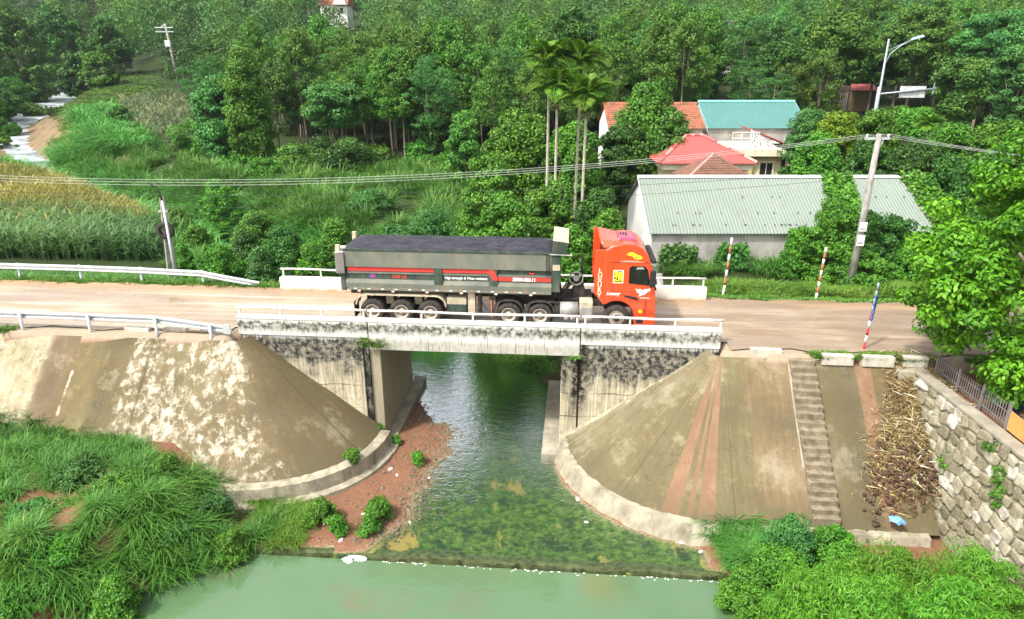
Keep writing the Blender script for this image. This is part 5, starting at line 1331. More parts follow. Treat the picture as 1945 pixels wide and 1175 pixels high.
# far pole across the upper field
fx = PY(346, 192, 150)
fp = pole('utility_pole', 'distant utility pole with cross arms standing in the upper field', 'utility pole', fx.x, 150, hz(fx.x, 150), 17.6, 0.32, 0.2, M['pole'], 'utility poles', (-1.0, 0))
zf = hz(fx.x, 150)
for k, z in enumerate((16.8 - zf, 16.0 - zf)):
    MB().box(-2.3 - 0.9, 0.5, -0.1, 0.1, z, z + 0.16).build('crossarm', M['galv'], fp)
MB().box(-1.5, -0.4, -0.5, 0.1, 13.2 - zf, 14.4 - zf).build('transformer', M['galv'], fp, bevel=0.08)
MB().tube([(-1.6, 0, 11.8 - zf), (0.2, 0, 12.2 - zf)], 0.25, 8).build('cable_coil', M['cable'], fp)
MB().tube([(-1.0, 0.0, 17.5 - zf), (-2.0, 0, 16.9 - zf)], 0.07, 6).build('brace', M['galv'], fp)
def wire(name, label, A, B, sag, r, mat, group, n=28):
    A, B = Vector(A), Vector(B)
    pts = [A.lerp(B, k / n) - Vector((0, 0, 4 * sag * (k / n) * (1 - k / n))) for k in range(n + 1)]
    o = MB().tube(pts, r, 5).build(name, mat); return tag(o, label, 'wire', group)
SHW = 'pale overhead wire sagging from the roadside pole across the valley to the left'
for k, (dx, dy) in enumerate(INS):
    wire('overhead_wire', SHW, (PX + 0.12 + dx, PYY, PZT - 0.03), (-52 + dx, 38.5 + dx * 1.2, 6.9 - 0.35 * k), 2.35 + 0.02 * k, 0.010, M['wire'], 'wires strung to the left')
    wire('overhead_wire', 'pale overhead wire running from the roadside pole towards the right tree', (PX + 0.12 + dx, PYY, PZT - 0.03), (60 + dx, 35 + dx, 7.0 - 0.2 * k), 1.7, 0.010, M['wire'], 'wires strung to the right')
for k in range(2):
    wire('telephone_cable', 'thin dark cable below the pale wires, crossing the warehouse roof', (PX, PYY, 5.5 - 0.35 * k), (-52, 38.0, 5.3 - 0.6 * k), 1.5 + 0.2 * k, 0.009, M['cable'], 'cables strung to the left')
for k in range(3):
    wire('valley_cable', 'dark cable dropping from the distant pole down to the river on the left', (fx.x - 0.8, 150, 12.4 - 0.15 * k), (-95 - 4 * k, 105, 2.0 + k * 1.8), 1.5, 0.06 if k < 2 else 0.045, M['cable'], 'cables from the distant pole')
# street lamp and overhead sign arm
sx = PY(1665, 205, 58).x; sz = hz(sx, 58)
sl_ = thing('street_lamp', 'tall galvanised street lamp with a blue white lamp head over the trees', 'street lamp', (sx, 58, sz))
H = 12.2 - sz
MB().tube([(0, 0, -0.3), (0.02, 0, H)], [0.13, 0.07], 12).build('shaft', M['galv_dull'], sl_, True)
MB().tube([(0.02, 0, H - 2.0), (0.3, -0.1, H - 1.1), (0.9, -0.3, H - 0.5), (1.7, -0.5, H - 0.05)], [0.055, 0.05, 0.05, 0.045], 8).build('arm', M['galv_dull'], sl_, True)
MB().tube([(0.02, 0, H - 0.9), (1.3, -0.4, H - 0.22)], 0.03, 6).build('arm_stay', M['galv_dull'], sl_, True)
hd = MB().hexa([(1.5, -0.75, H - 0.12), (2.4, -0.85, H + 0.12), (2.4, -0.45, H + 0.12), (1.5, -0.35, H - 0.12), (1.55, -0.65, H + 0.06), (2.3, -0.75, H + 0.27), (2.3, -0.5, H + 0.27), (1.55, -0.4, H + 0.06)]).build('lamp_head', plain('lamp_blue_grey', (0.30, 0.42, 0.55), 0.4), sl_, bevel=0.05)
gx0 = PY(1666, 190, 62)
gz = hz(gx0.x, 62)
gt = thing('sign_gantry', 'roadside mast with a long arm holding a blank white sign board', 'sign gantry', (gx0.x, 62, gz))
zt = PY(1700, 176, 62).z - gz
MB().tube([(0, 0, -0.3), (0, 0, zt + 0.5)], 0.14, 10).build('mast', M['galv_dull'], gt, True)
MB().tube([(0, 0, zt - 0.1), (4.9, 0, zt + 0.35)], 0.08, 8).build('arm', M['galv_dull'], gt, True)
MB().box(1.9, 4.1, 0.1, 0.16, zt - 0.4, zt + 0.55).build('sign_board', plain('sign_back', (0.55, 0.56, 0.56), 0.6), gt)
MB().tube([(4.7, 0, zt - 0.1), (4.7, 0, zt + 0.8)], 0.05, 6).build('end_bracket', M['galv_dull'], gt)

# ================================================================== STONE WALL, FENCE, PANEL
sw = thing('stone_retaining_wall', 'rough rubble stone retaining wall at the right edge with concrete cap', 'wall', (15.0, 18, -5.0))
WT, WB = [(15.15, 23.4), (14.95, 10.5)], [(14.55, 23.4), (14.25, 10.5)]
ZT, ZB = -0.42, -5.2
MB().hexa([(WB[1][0], WB[1][1], ZB), (15.9, WB[1][1], ZB), (15.9, 23.4, ZB), (WB[0][0], 23.4, ZB), (WT[1][0], WT[1][1], ZT), (15.6, WT[1][1], ZT), (15.6, 23.4, ZT), (WT[0][0], 23.4, ZT)]).build('mortar_core', plain('mortar', (0.30, 0.265, 0.185), 0.95, 0.3, 3, bump=0.5, dirt=(0.13, 0.12, 0.07)), sw, world=True)
MB().hexa([(14.85, 10.5, ZT + 0.003), (15.35, 10.5, ZT + 0.003), (15.5, 23.5, ZT + 0.003), (15.03, 23.5, ZT + 0.003), (14.85, 10.5, -0.28), (15.35, 10.5, -0.28), (15.5, 23.5, -0.28), (15.03, 23.5, -0.28)]).build('cap', M['concrete'], sw, world=True, bevel=0.03)
MB().box(14.5, 15.2, 23.2, 23.75, -5.0, -0.30).build('end_pier', M['toe'], sw, world=True, bevel=0.05)
M['stone'] = stone_material()
stones = []
rg = random.Random(21)
for k in range(7):
    bm = bmesh.new(); bmesh.ops.create_cube(bm, size=1.0)
    for v in bm.verts: v.co += Vector((rg.uniform(-.14, .14), rg.uniform(-.14, .14), rg.uniform(-.1, .1)))
    bmesh.ops.bevel(bm, geom=bm.edges[:], offset=0.16, segments=1, affect='EDGES')
    me = bpy.data.meshes.new('stone'); bm.to_mesh(me); bm.free(); me.materials.append(M['stone']); stones.append(me)
cnt = 0
for row in range(11):
    f = (row + 0.5) / 11
    y = 12.2 + rg.random() * 0.3
    while y < 23.3 and cnt < 296:
        wl = rg.uniform(0.32, 0.60)
        z = ZB + 0.45 + (ZT - ZB - 0.45) * f + rg.uniform(-0.06, 0.06)
        ff = (z - ZB) / (ZT - ZB); ty_ = (y + wl / 2 - 10.5) / 12.9
        xb_ = WB[1][0] + (WB[0][0] - WB[1][0]) * ty_; xt_ = WT[1][0] + (WT[0][0] - WT[1][0]) * ty_
        # stones fully hidden by the bank in front are left out
        if not (y + wl / 2 > 18 and f < 0.06):
            o = link('stone', stones[cnt % 7], None, sw, (xb_ + (xt_ - xb_) * ff + rg.uniform(-0.03, 0.035) - 15.0, y + wl / 2 - 18, z + 5.0))
            o.rotation_euler = (rg.uniform(-.35, .35), 0.12 + rg.uniform(-.12, .12), rg.uniform(-.15, .15)); o.scale = (0.20, wl * 0.98, rg.uniform(0.30, 0.46)); cnt += 1
        y += wl + 0.02
fn = thing('metal_fence', 'grey metal bar fence on top of the stone wall', 'fence', (15.8, 21.2, -0.3))
M['fence'] = plain('weathered_fence', (0.20, 0.20, 0.20), 0.6, 0.2, 4, metal=0.2, dirt=(0.22, 0.14, 0.09))
def fpt(y): return 15.55 + 0.06 * (y - 19.0)
for k in range(33):
    y = 19.1 + k * 0.125
    MB().box(fpt(y) - 0.011, fpt(y) + 0.011, y - 0.011, y + 0.011, -0.30, 0.52 - 0.008 * k).build('bar', M['fence'], fn, world=True)
for y in (19.0, 20.4, 21.8, 23.2):
    MB().box(fpt(y) - 0.03, fpt(y) + 0.03, y - 0.03, y + 0.03, -0.4, 0.62 - 0.06 * (y - 19)).build('post', M['fence'], fn, world=True)
for z in (-0.18, 0.20):
    MB().tube([(fpt(19) + 0.02, 19.0, z), (fpt(23.2) + 0.02, 23.2, z)], 0.018, 6).build('rail', M['fence'], fn, world=True)
o = MB().hexa([(15.45, 16.0, -0.30), (15.55, 18.95, -0.30), (15.58, 18.95, -0.30), (15.48, 16.0, -0.30), (15.45, 16.0, 0.15), (15.55, 18.95, 0.34), (15.58, 18.95, 0.34), (15.48, 16.0, 0.15)]).build('orange_panel', plain('orange_board', (0.62, 0.30, 0.09), 0.8, 0.15, 2))
tag(o, 'plain orange board closing the near end of the metal fence', 'board')
b = MB().hexa([(16.7, 19.7, -0.5), (17.2, 19.7, -0.5), (17.2, 20.5, -0.5), (16.7, 20.5, -0.5), (16.7, 19.7, 0.25), (17.2, 19.7, 0.25), (17.2, 20.5, 0.25), (16.7, 20.5, 0.25)])
o = b.build('blue_drum', plain('blue_plastic', (0.03, 0.05, 0.11), 0.5, 0.1, 2), None, bevel=0.08); tag(o, 'dark blue plastic tub behind the metal fence', 'tub')

# ================================================================== LITTER, STONES, ODDMENTS
M['litter'] = plain('dirty_white_plastic', (0.78, 0.76, 0.72), 0.6, 0.1, 6, dirt=(0.5, 0.4, 0.3), dirt_amt=0.4)
def lump(name, mat, p, s, seed, label, cat, group=None):
    rg = random.Random(seed)
    bm = bmesh.new(); bmesh.ops.create_icosphere(bm, subdivisions=2, radius=1.0)
    for v in bm.verts: v.co *= 1 + rg.uniform(-0.28, 0.28)
    me = bpy.data.meshes.new(name); bm.to_mesh(me); bm.free()
    o = link(name, me, mat); o.location = p; o.scale = s; o.rotation_euler = (0, 0, rg.random() * 3); me.materials.clear(); me.materials.append(mat)
    return tag(o, label, cat, group)
lit = [(742, 892, 0.14, 'white plastic scrap on the mud beside the curved toe wall'), (754, 903, 0.10, 'small white scrap just below the larger one on the red mud'), (648, 1026, 0.13, 'crumpled white bag on the mud between the two weed clumps'),
       (690, 977, 0.09, 'pale scrap at the foot of the right weed clump'), (778, 987, 0.09, 'white scrap at the edge of the algae water'), (815, 905, 0.10, 'pale scrap by the shallow water edge'), (617, 997, 0.08, 'pale scrap inside the left weed clump'),
       (1114, 987, 0.11, 'white scrap lying in the dark shallows'), (1294, 1028, 0.16, 'white plastic bag under the right toe wall'), (1331, 1043, 0.12, 'white scrap by the right waterside grass'), (1097, 943, 0.14, 'pale flat stone below the right toe wall')]
for k, (px, py, s_, lab) in enumerate(lit):
    p = PZ(px, py, -5.0); p.z = max(hz(p.x, p.y), -5.12) + 0.02
    lump('litter_scrap', M['litter'], p, (s_ * 0.75, s_ * 0.5, s_ * 0.32), 30 + k, lab, 'litter', 'scraps of litter by the stream')
p = PZ(674, 1062, -5.3); b = MB()
fo = thing('foam_raft', 'raft of white foam floating below the weir edge', 'foam', (p.x, p.y, -5.23))
rg = random.Random(4)
for k in range(26):
    a = rg.random() * 6.28; r = rg.random() ** 0.5
    lx, ly = 0.42 * r * math.cos(a), 0.22 * r * math.sin(a)
    bm = bmesh.new(); bmesh.ops.create_icosphere(bm, subdivisions=1, radius=rg.uniform(0.05, 0.12)); me = bpy.data.meshes.new('foam_blob')
    for v in bm.verts: v.co.z *= 0.35
    bm.to_mesh(me); bm.free(); me.materials.append(M['white_print']); link('foam_blob', me, None, fo, (lx, ly, 0.01))
V, F, n0 = [], [], 0
rg = random.Random(14)
for k in range(150):                                   # broken line of froth where the stream slips over the sill
    X = rg.uniform(-4.5, 7.4)
    if rg.random() > 0.35 + 0.65 * max(0.0, math.sin(X * 2.3) * math.sin(X * 0.9 + 1)): continue
    r = rg.uniform(0.01, 0.032); y0 = float(weirY(X)) - 0.14 - abs(rg.gauss(0, 0.06))
    ring = [(X + r * (1.8 + rg.uniform(-.6, .6)) * math.cos(a), y0 + r * rg.uniform(0.5, 1.0) * math.sin(a), -5.222) for a in (0, 1.05, 2.1, 3.14, 4.2, 5.24)]
    V += ring + [(X, y0, -5.205)]; F += [(n0 + i, n0 + (i + 1) % 6, n0 + 6) for i in range(6)]; n0 += 7
o = link('froth', np_mesh('froth', np.array(V), np.array(F), M['litter']), M['litter']); tag(o, 'broken line of white froth along the weir sill', 'froth', kind='stuff')
# roadside sack and leaning drum beyond the cab
p = PY(1246, 510, 33.2); zg = hz(p.x, 33.2)
lump('white_sack', M['litter'], (p.x, 33.2, zg + 0.45), (0.55, 0.35, 0.75), 61, 'big white sack slumped behind the parapet ahead of the truck', 'sack')
o = MB().tube([(0, 0, -0.2), (-0.35, 0.05, 2.0)], 0.16, 12).build('leaning_pipe', M['pole'], None, True); o.location = (p.x + 0.5, 33.0, zg); tag(o, 'short grey pipe leaning over the white sack', 'pipe')
# stones of the shallows
M['pebble'] = plain('dark_pebble', (0.16, 0.13, 0.085), 0.85, 0.4, 6)
rg = random.Random(12)
base = []
for k in range(4):
    bm = bmesh.new(); bmesh.ops.create_icosphere(bm, subdivisions=1, radius=1.0)
    for v in bm.verts: v.co *= 1 + rg.uniform(-.2, .2)
    me = bpy.data.meshes.new('pebble'); bm.to_mesh(me); bm.free(); me.materials.append(M['pebble']); base.append(me)
V, F, n0 = [], [], 0
for k in range(1500):
    Y = rg.uniform(19.4, 31); X = float(bankX(Y)) + rg.gauss(-0.15, 0.55)
    if rg.random() < 0.25: X -= rg.random() * 2.5
    z = hz(X, Y)
    if z > -4.6: continue
    s_ = rg.uniform(0.02, 0.065) * (1.6 if rg.random() < 0.08 else 1); m_ = base[k % 4]
    c = np.array([v.co for v in m_.vertices]) * s_ * np.array([1.2, 1, 0.6]) + np.array([X, Y, z + s_ * 0.15])
    f = np.array([p.vertices for p in m_.polygons]); V.append(c); F.append(f + n0); n0 += len(c)
o = link('gravel', np_mesh('gravel', np.concatenate(V), np.concatenate(F), M['pebble']), M['pebble']); tag(o, 'scattered gravel along the edge of the shallow water', 'gravel', kind='stuff')

# ================================================================== VEGETATION
LM = {
 'acacia': leaf_mat('acacia_leaf', (0.030, 0.110, 0.016), (0.150, 0.330, 0.036), 0.22),
 'broad': leaf_mat('broad_leaf', (0.016, 0.070, 0.012), (0.085, 0.225, 0.028), 0.22),
 'olive': leaf_mat('olive_leaf', (0.028, 0.085, 0.013), (0.125, 0.245, 0.028), 0.22, (0.232, 0.266, 0.044)),
 'feather': leaf_mat('feathery_leaf', (0.025, 0.110, 0.026), (0.110, 0.290, 0.055), 0.22),
 'bright': leaf_mat('bright_leaf', (0.024, 0.150, 0.006), (0.165, 0.440, 0.014), 0.22),
 'vine': leaf_mat('vine_leaf', (0.024, 0.120, 0.010), (0.135, 0.345, 0.026), 0.22),
 'lime': leaf_mat('lime_leaf', (0.085, 0.240, 0.012), (0.270, 0.430, 0.028), 0.3),
 'bamboo': leaf_mat('bamboo_leaf', (0.045, 0.190, 0.012), (0.165, 0.390, 0.028), 0.22),
 'reed': leaf_mat('reed_blade', (0.030, 0.130, 0.018), (0.165, 0.390, 0.065), 0.22, (0.377, 0.420, 0.110)),
 'reed2': leaf_mat('bank_grass_blade', (0.020, 0.090, 0.012), (0.135, 0.310, 0.045), 0.22, (0.580, 0.504, 0.187)),
 'short': leaf_mat('verge_grass', (0.050, 0.150, 0.014), (0.170, 0.320, 0.035), 0.3, (0.348, 0.336, 0.077)),
 'corn': leaf_mat('corn_leaf', (0.045, 0.130, 0.034), (0.190, 0.300, 0.095), 0.3, (0.600, 0.462, 0.088)),
 'corn_dry': leaf_mat('dry_corn_leaf', (0.115, 0.190, 0.030), (0.400, 0.360, 0.080), 0.3, (0.600, 0.588, 0.143)),
 'corn_dull': leaf_mat('dull_corn_leaf', (0.075, 0.125, 0.045), (0.200, 0.240, 0.110), 0.25, (0.464, 0.378, 0.165)),
 'dead': leaf_mat('dead_stalk', (0.189, 0.098, 0.039), (0.600, 0.546, 0.242), 0.1, (0.600, 0.600, 0.462)),
 'palm': leaf_mat('palm_leaf', (0.058, 0.168, 0.015), (0.189, 0.350, 0.033), 0.3),
}
def limbs(b, h0, rx, ztop, rg, n=5, r=0.08):
    for k in range(n):
        a = 2 * PI * k / n + rg.uniform(-0.4, 0.4); f = rg.uniform(0.45, 0.75)
        z = h0 * rg.uniform(0.75, 1.0)
        b.tube([(0, 0, z), (rx * f * 0.5 * math.cos(a), rx * f * 0.5 * math.sin(a), z + (ztop - z) * 0.35), (rx * f * math.cos(a), rx * f * math.sin(a), z + (ztop - z) * 0.62)], [r, r * 0.6, r * 0.25], 5, False)
def tree_meshes(seed, h, rx, cb, shape, mat, L, wid, clumps, per, crad, trunk_r, trunk_mat='bark', stems=1, nl=5, **kw):
    rng = np.random.default_rng(seed); rg = random.Random(seed)
    C = envelope_clumps(clumps, rng, rx, rx, cb + crad * 0.4, h - crad * 0.5, shape)
    rad = crad * (0.4 + 0.95 * rng.random(clumps) ** 1.3)
    fol = foliage(C, rad, per, L, wid, rng, LM[mat], 'crown', **kw)
    b = MB()
    for s in range(stems):
        dx, dy = (rg.uniform(-.5, .5) * rx * 0.3 if stems > 1 else 0.0), (rg.uniform(-.5, .5) * rx * 0.3 if stems > 1 else 0.0)
        mid = (dx + rg.uniform(-.03, .03) * h, dy + rg.uniform(-.03, .03) * h)
        b.tube([(dx * 0.3, dy * 0.3, -0.5), (mid[0] * 0.5, mid[1] * 0.5, h * 0.3), (mid[0], mid[1], h * 0.62), (mid[0] * 1.3, mid[1] * 1.3, h * 0.9)], [trunk_r, trunk_r * 0.8, trunk_r * 0.5, trunk_r * 0.15], 7, False)
    limbs(b, cb + (h - cb) * 0.3, rx, h, rg, nl, trunk_r * 0.45)
    return fol, b.mesh('trunk', M[trunk_mat], True)
def place_tree(meshes, loc, rz, s, name, label, cat, group, sz=None):
    t = thing(name, label, cat, loc, rz, group); t.scale = (s, s, sz or s)
    link('crown', meshes[0], None, t); link('trunk', meshes[1], None, t)
    return t

# ---- plantation and hillside woods
PR = {}
PR['acacia'] = [tree_meshes(100 + k, 13.0, 2.8, 4.0 + 0.6 * k, 'egg', 'acacia', 0.30, 0.45, 95, 105, 0.90, 0.13) for k in range(4)]
PR['broad'] = [tree_meshes(120 + k, 11.0, 3.8, 2.0, 'round', 'broad', 0.31, 0.55, 110, 105, 1.05, 0.22) for k in range(3)]
PR['olive'] = [tree_meshes(130 + k, 12.0, 3.3, 3.0, 'dome', 'olive', 0.30, 0.5, 100, 105, 0.95, 0.18) for k in range(2)]
PR['feather'] = [tree_meshes(140 + k, 11.5, 3.4, 3.4, 'umbrella', 'feather', 0.24, 0.34, 105, 120, 0.85, 0.14, flat=0.45) for k in range(2)]
rngF = np.random.default_rng(77)
cand = []
def in_field(X, Y):                        # upper corn field stays open
    P = (X - (-70)) / 28.0, (Y - 118) / 33.0
    return P[0] ** 2 + P[1] ** 2 < 1
y = 80.0
while y < 330:
    st = 4.3 if y < 120 else (6.6 if y < 170 else 10.0)
    half = y * 0.80 + 8
    for x in np.arange(-half, half, st):
        X, Y = x + rngF.uniform(-.42, .42) * st, y + rngF.uniform(-.42, .42) * st
        cand.append((X, Y))
    y += st * 0.95
cand = np.array(cand)
d, _, hw = river(cand[:, 0], cand[:, 1])
ok = d > hw + 3.0
ok &= ~in_field(cand[:, 0], cand[:, 1])
ok &= ~((cand[:, 0] < -30) & (cand[:, 1] < 98) & (cand[:, 0] > -66))                       # grass by the river
ok &= ~((cand[:, 0] < -22) & (cand[:, 1] < 86))
ok &= ~((cand[:, 0] > 7) & (cand[:, 0] < 62) & (cand[:, 1] < 84))          # village
ok &= ~((cand[:, 0] > 44) & (cand[:, 0] < 60) & (cand[:, 1] < 116))        # view to the shed
ok &= ~((cand[:, 0] > 36) & (cand[:, 0] < 45) & (cand[:, 1] > 118) & (cand[:, 1] < 158))   # view to the pale block
ok &= ~((cand[:, 0] < -48) & (cand[:, 0] > -70) & (cand[:, 1] > 225) & (cand[:, 1] < 266))
pxc = CX + FPX * cand[:, 0] / (cand[:, 1] * CT + 2.0)
ok &= ~((pxc > 1338) & (pxc < 1400) & (cand[:, 1] < 150)) & ~((pxc > 45) & (pxc < 335) & (cand[:, 1] < 176)) & ~((pxc > -60) & (pxc < 140) & (cand[:, 1] < 150)) & ~((pxc > 600) & (pxc < 712) & (cand[:, 1] > 175) & (cand[:, 1] < 256)) & ~((pxc > 1585) & (pxc < 1662) & (cand[:, 1] < 113)) & ~((pxc > 1812) & (pxc < 1868) & (cand[:, 1] < 125))
cand = cand[ok]
cand = cand[np.argsort(cand[:, 1])]
kinds = []
nz = vnoise(cand[:, 0], cand[:, 1], 18, 31)
NIND = 290
LBL = {'acacia': 'slender pale green plantation tree in the wood behind the stream', 'broad': 'round dark green tree in the wood behind the stream', 'olive': 'olive green domed tree in the wood behind the stream', 'feather': 'feathery flat topped tree in the wood behind the stream'}
far = Mass(); Fn = []
for i, (X, Y) in enumerate(cand):
    r = rngF.random(); plant = (-38 < X < 8 + 0.1 * (Y - 80)) and Y < 150
    if plant: kind = 'acacia' if r < 0.82 else ('feather' if r < 0.9 else 'olive')
    else: kind = 'broad' if nz[i] < 0.38 else ('olive' if nz[i] < 0.55 else ('feather' if nz[i] < 0.72 else 'acacia'))
    z = hz(X, Y) - 0.1
    s = rngF.uniform(0.78, 1.15) * (0.92 if Y < 90 else 1.0) * float(np.interp(Y, [115, 150, 200], [1.0, 1.2, 1.5]))
    if i < NIND:
        m = PR[kind][int(rngF.integers(len(PR[kind])))]
        zone = ' beyond the upper field' if X < -45 else (' above the reed grass' if X < -8 else (' behind the vine mound and palms' if X < 12 else (' behind the tile and teal roofs' if X < 36 else ' on the right hillside')))
        place_tree(m, (X, Y, z), rngF.random() * 6.28, s, kind.replace('feather', 'feathery').replace('broad', 'broadleaf').replace('olive', 'olive_green') + '_tree', LBL[kind].replace(' in the wood behind the stream', ', one of those' + zone), 'tree', 'trees of the wood' + zone, s * rngF.uniform(0.92, 1.12))
    else:
        mi = {'acacia': 0, 'feather': 1, 'broad': 2, 'olive': 3}[kind]
        Fn.append((X, Y, z, s, mi))
fm = {}
for X, Y, z, s, mi in Fn:
    far = fm.setdefault(mi, Mass())
    nC, per = (30, 40) if Y < 200 else (26, 44)
    sh = ('egg', 'dome', 'round', 'dome')[mi]; v_ = rngF.uniform(0.72, 1.25); h = (13, 11.5, 11, 12)[mi] * s * v_; rx = (3.1, 4.1, 4.3, 4.0)[mi] * s * rngF.uniform(0.8, 1.15)
    C = envelope_clumps(nC, rngF, rx * 0.78, rx * 0.78, h * 0.30, h - 1.2 * s, sh, 0.10, 0.05)
    rad = (0.85 + 0.85 * rngF.random(nC)) * s
    P, dd = clump_points(C, rad, per, rngF, 0.78, 0.75)
    N = norm(dd * 1.3 + np.array([0, 0, 0.45]) + rngF.normal(size=P.shape) * 0.3)
    L = 0.50 if Y < 200 else 0.68
    V, F = leaf_quads(P + np.array([X, Y, z]), N, L * (0.6 + 0.7 * rngF.random(len(P))), 0.6, rngF, 0.2)
    tone = rngF.random()
    far.add(V, F, np.repeat(np.clip(0.22 * rngF.random(len(P)) + 0.25 * np.repeat(rngF.random(nC), per) + 0.55 * tone, 0, 1), 4))
for mi, mm in fm.items():
    o = mm.build('hillside_wood', LM[('acacia', 'feather', 'broad', 'olive')[mi]])
    tag(o, ('pale green', 'feathery', 'dark green', 'olive green')[mi] + ' tree crowns massed on the far hillside', 'woodland', kind='stuff')

# ---- trees and bushes one by one: px, top py, Y, half width px, kind
def plant(px, top, Y, hw_px, mat, name, label, cat='bush', shape='round', cb=0.0, L=None, wid=0.6, trunk_r=None, dens=1.0, zg=None, ry=None, group=None, flat=0.75, stems=1, up=0.55, droop=0.3):
    pt = PY(px, top, Y); zg = hz(pt.x, Y) if zg is None else zg
    zd = Y * CT + (CAM_H - (pt.z + zg) / 2) * ST
    X = (px - CX) / FPX * zd
    rx = hw_px / FPX * zd; h = max(pt.z - zg, 0.5)
    L = (L * 0.8 if L else max(0.13, Y * 0.0036))
    crad = max(min(0.34 * rx, 0.30 * h, 1.15), 0.22)
    area = 2 * PI * rx * max(h * (1 - cb), rx) 
    ncl = int(np.clip(area / (crad * crad) * 0.75, 14, 260))
    per = int(np.clip(dens * 9.5 * crad * crad / (L * L * wid * 0.55), 24, 320))
    seed = int(px * 7 + top * 13 + Y)
    rng = np.random.default_rng(seed)
    C = envelope_clumps(ncl, rng, rx - crad * 0.5, (ry or rx) - crad * 0.5, h * cb + crad * 0.3, h - crad * 0.6, shape, 0.13)
    fol = foliage(C, crad * (0.4 + 0.95 * rng.random(ncl) ** 1.3), per, L, wid, rng, LM[mat], 'foliage', flat=flat, up=up, droop=droop)
    t = thing(name, label, cat, (X, Y, zg), 0, group)
    link('crown' if cat == 'tree' else 'foliage', fol, None, t)
    b = MB(); rg = random.Random(seed); tr_ = trunk_r or 0.05
    for s in range(stems):
        dx = rg.uniform(-.4, .4) * rx * (stems > 1)
        b.tube([(dx * .4, 0, -0.4), (dx * .7, 0.05, h * 0.35), (dx * 1.2, rg.uniform(-.1, .1), h * 0.8)], [tr_, tr_ * 0.7, tr_ * 0.25], 6, False)
    limbs(b, h * max(cb, 0.25), rx * 0.9, h, rg, 4, tr_ * 0.5)
    b.build('trunk' if cat == 'tree' else 'stem', M['bark'], t, True)
    return t
T_ = 'tree'
plant(190, 100, 160, 40, 'vine', 'cone_shaped_tree', 'neat cone shaped tree on the river bank at upper left', T_, 'cone', 0.05, trunk_r=0.3)
plant(140, 108, 166, 34, 'broad', 'riverside_tree', 'dark rounded tree left of the cone shaped tree over the river', T_, 'egg', 0.05, trunk_r=0.3)
plant(205, 45, 180, 45, 'broad', 'tall_dark_tree', 'tall dark tree behind the cone shaped tree', T_, 'egg', 0.2, trunk_r=0.3)
plant(35, 30, 190, 65, 'acacia', 'valley_tree', 'large pale tree at the upper left corner above the river bend', T_, 'egg', 0.1, trunk_r=0.3)
plant(115, 20, 215, 50, 'broad', 'valley_tree', 'dark bluish tree behind the river bend at upper left', T_, 'round', 0.1, trunk_r=0.3)
plant(470, 88, 78, 46, 'vine', 'vine_smothered_tree', 'tall tree wholly smothered in climbing vines at the wood edge', T_, 'egg', 0.02, L=0.30, wid=0.7, trunk_r=0.2)
plant(420, 150, 82, 50, 'feather', 'feathery_edge_tree', 'feathery dark tree left of the vine smothered tree', T_, 'round', 0.1, trunk_r=0.15, flat=0.5)
plant(640, 150, 79, 60, 'feather', 'forked_feathery_tree', 'feathery mint green tree with a forked pale trunk', T_, 'umbrella', 0.45, trunk_r=0.14, flat=0.42, stems=2)
plant(765, 92, 79, 36, 'acacia', 'silvery_acacia_tree', 'pale silvery acacia with a bare straight trunk at the wood edge', T_, 'egg', 0.45, trunk_r=0.15)
plant(842, 178, 80, 46, 'broad', 'round_edge_tree', 'glossy dark round tree right of the silvery acacia', T_, 'round', 0.05, trunk_r=0.16)
plant(885, 215, 66, 42, 'acacia', 'young_acacia_tree', 'young light green acacia before the dark round tree', T_, 'egg', 0.1, trunk_r=0.1)
plant(655, 262, 75, 55, 'broad', 'edge_bush', 'large dark bush at the foot of the forked feathery tree')
plant(560, 275, 77, 40, 'acacia', 'edge_bush', 'pale loose bush left of the large dark edge bush')
for a in ((520, 285, 79, 38, 'vine', 'creeper bush in the dark gap right of the vine smothered tree'), (600, 268, 80, 34, 'broad', 'dark bush in the gap left of the forked feathery tree'), (715, 275, 79, 40, 'acacia', 'light bush between the forked tree and the silvery acacia'),
          (795, 268, 79, 40, 'vine', 'bush at the foot of the silvery acacia'), (850, 285, 76, 38, 'vine', 'bush below the glossy round tree'), (910, 300, 70, 36, 'acacia', 'light bush at the right end of the wood edge'), (450, 300, 76, 40, 'vine', 'vine bush at the left end of the wood edge'), (350, 262, 92, 34, 'feather', 'pale bush at the corner of the upper field')):
    plant(a[0], a[1], a[2], a[3], a[4], 'edge_bush', a[5], 'bush', 'dome')
plant(385, 240, 88, 55, 'vine', 'field_edge_bush', 'dark creeper covered bush at the lower edge of the upper field')
plant(235, 205, 108, 28, 'broad', 'stream_side_bush', 'dark bush between the tall grass and the upper field')
plant(275, 250, 95, 30, 'vine', 'stream_side_bush', 'mid green bush below the upper field')
plant(500, 300, 70, 34, 'vine', 'edge_bush', 'creeper mound at the foot of the vine smothered tree')
for a in ((5, 225, 128, 28, 'vine', 'leafy bush on the left bank of the upper stream'), (28, 150, 170, 34, 'vine', 'bright bush above the bend of the upper stream'), (60, 195, 160, 22, 'acacia', 'loose bush on the far bank of the upper stream')):
    plant(a[0], a[1], a[2], a[3], a[4], 'river_bank_bush', a[5])
plant(112, 225, 140, 22, 'olive', 'river_rock_bush', 'small olive bush on the gravel bar in the river')
plant(-12, 170, 150, 45, 'vine', 'river_bank_bush', 'bright bush on the left river bank below the pale tree')
plant(-28, 255, 112, 40, 'vine', 'river_bank_bush', 'dark bush at the left picture edge beside the river')
plant(48, 128, 190, 45, 'acacia', 'river_bank_bush', 'loose pale bush crowding the far left river bank')
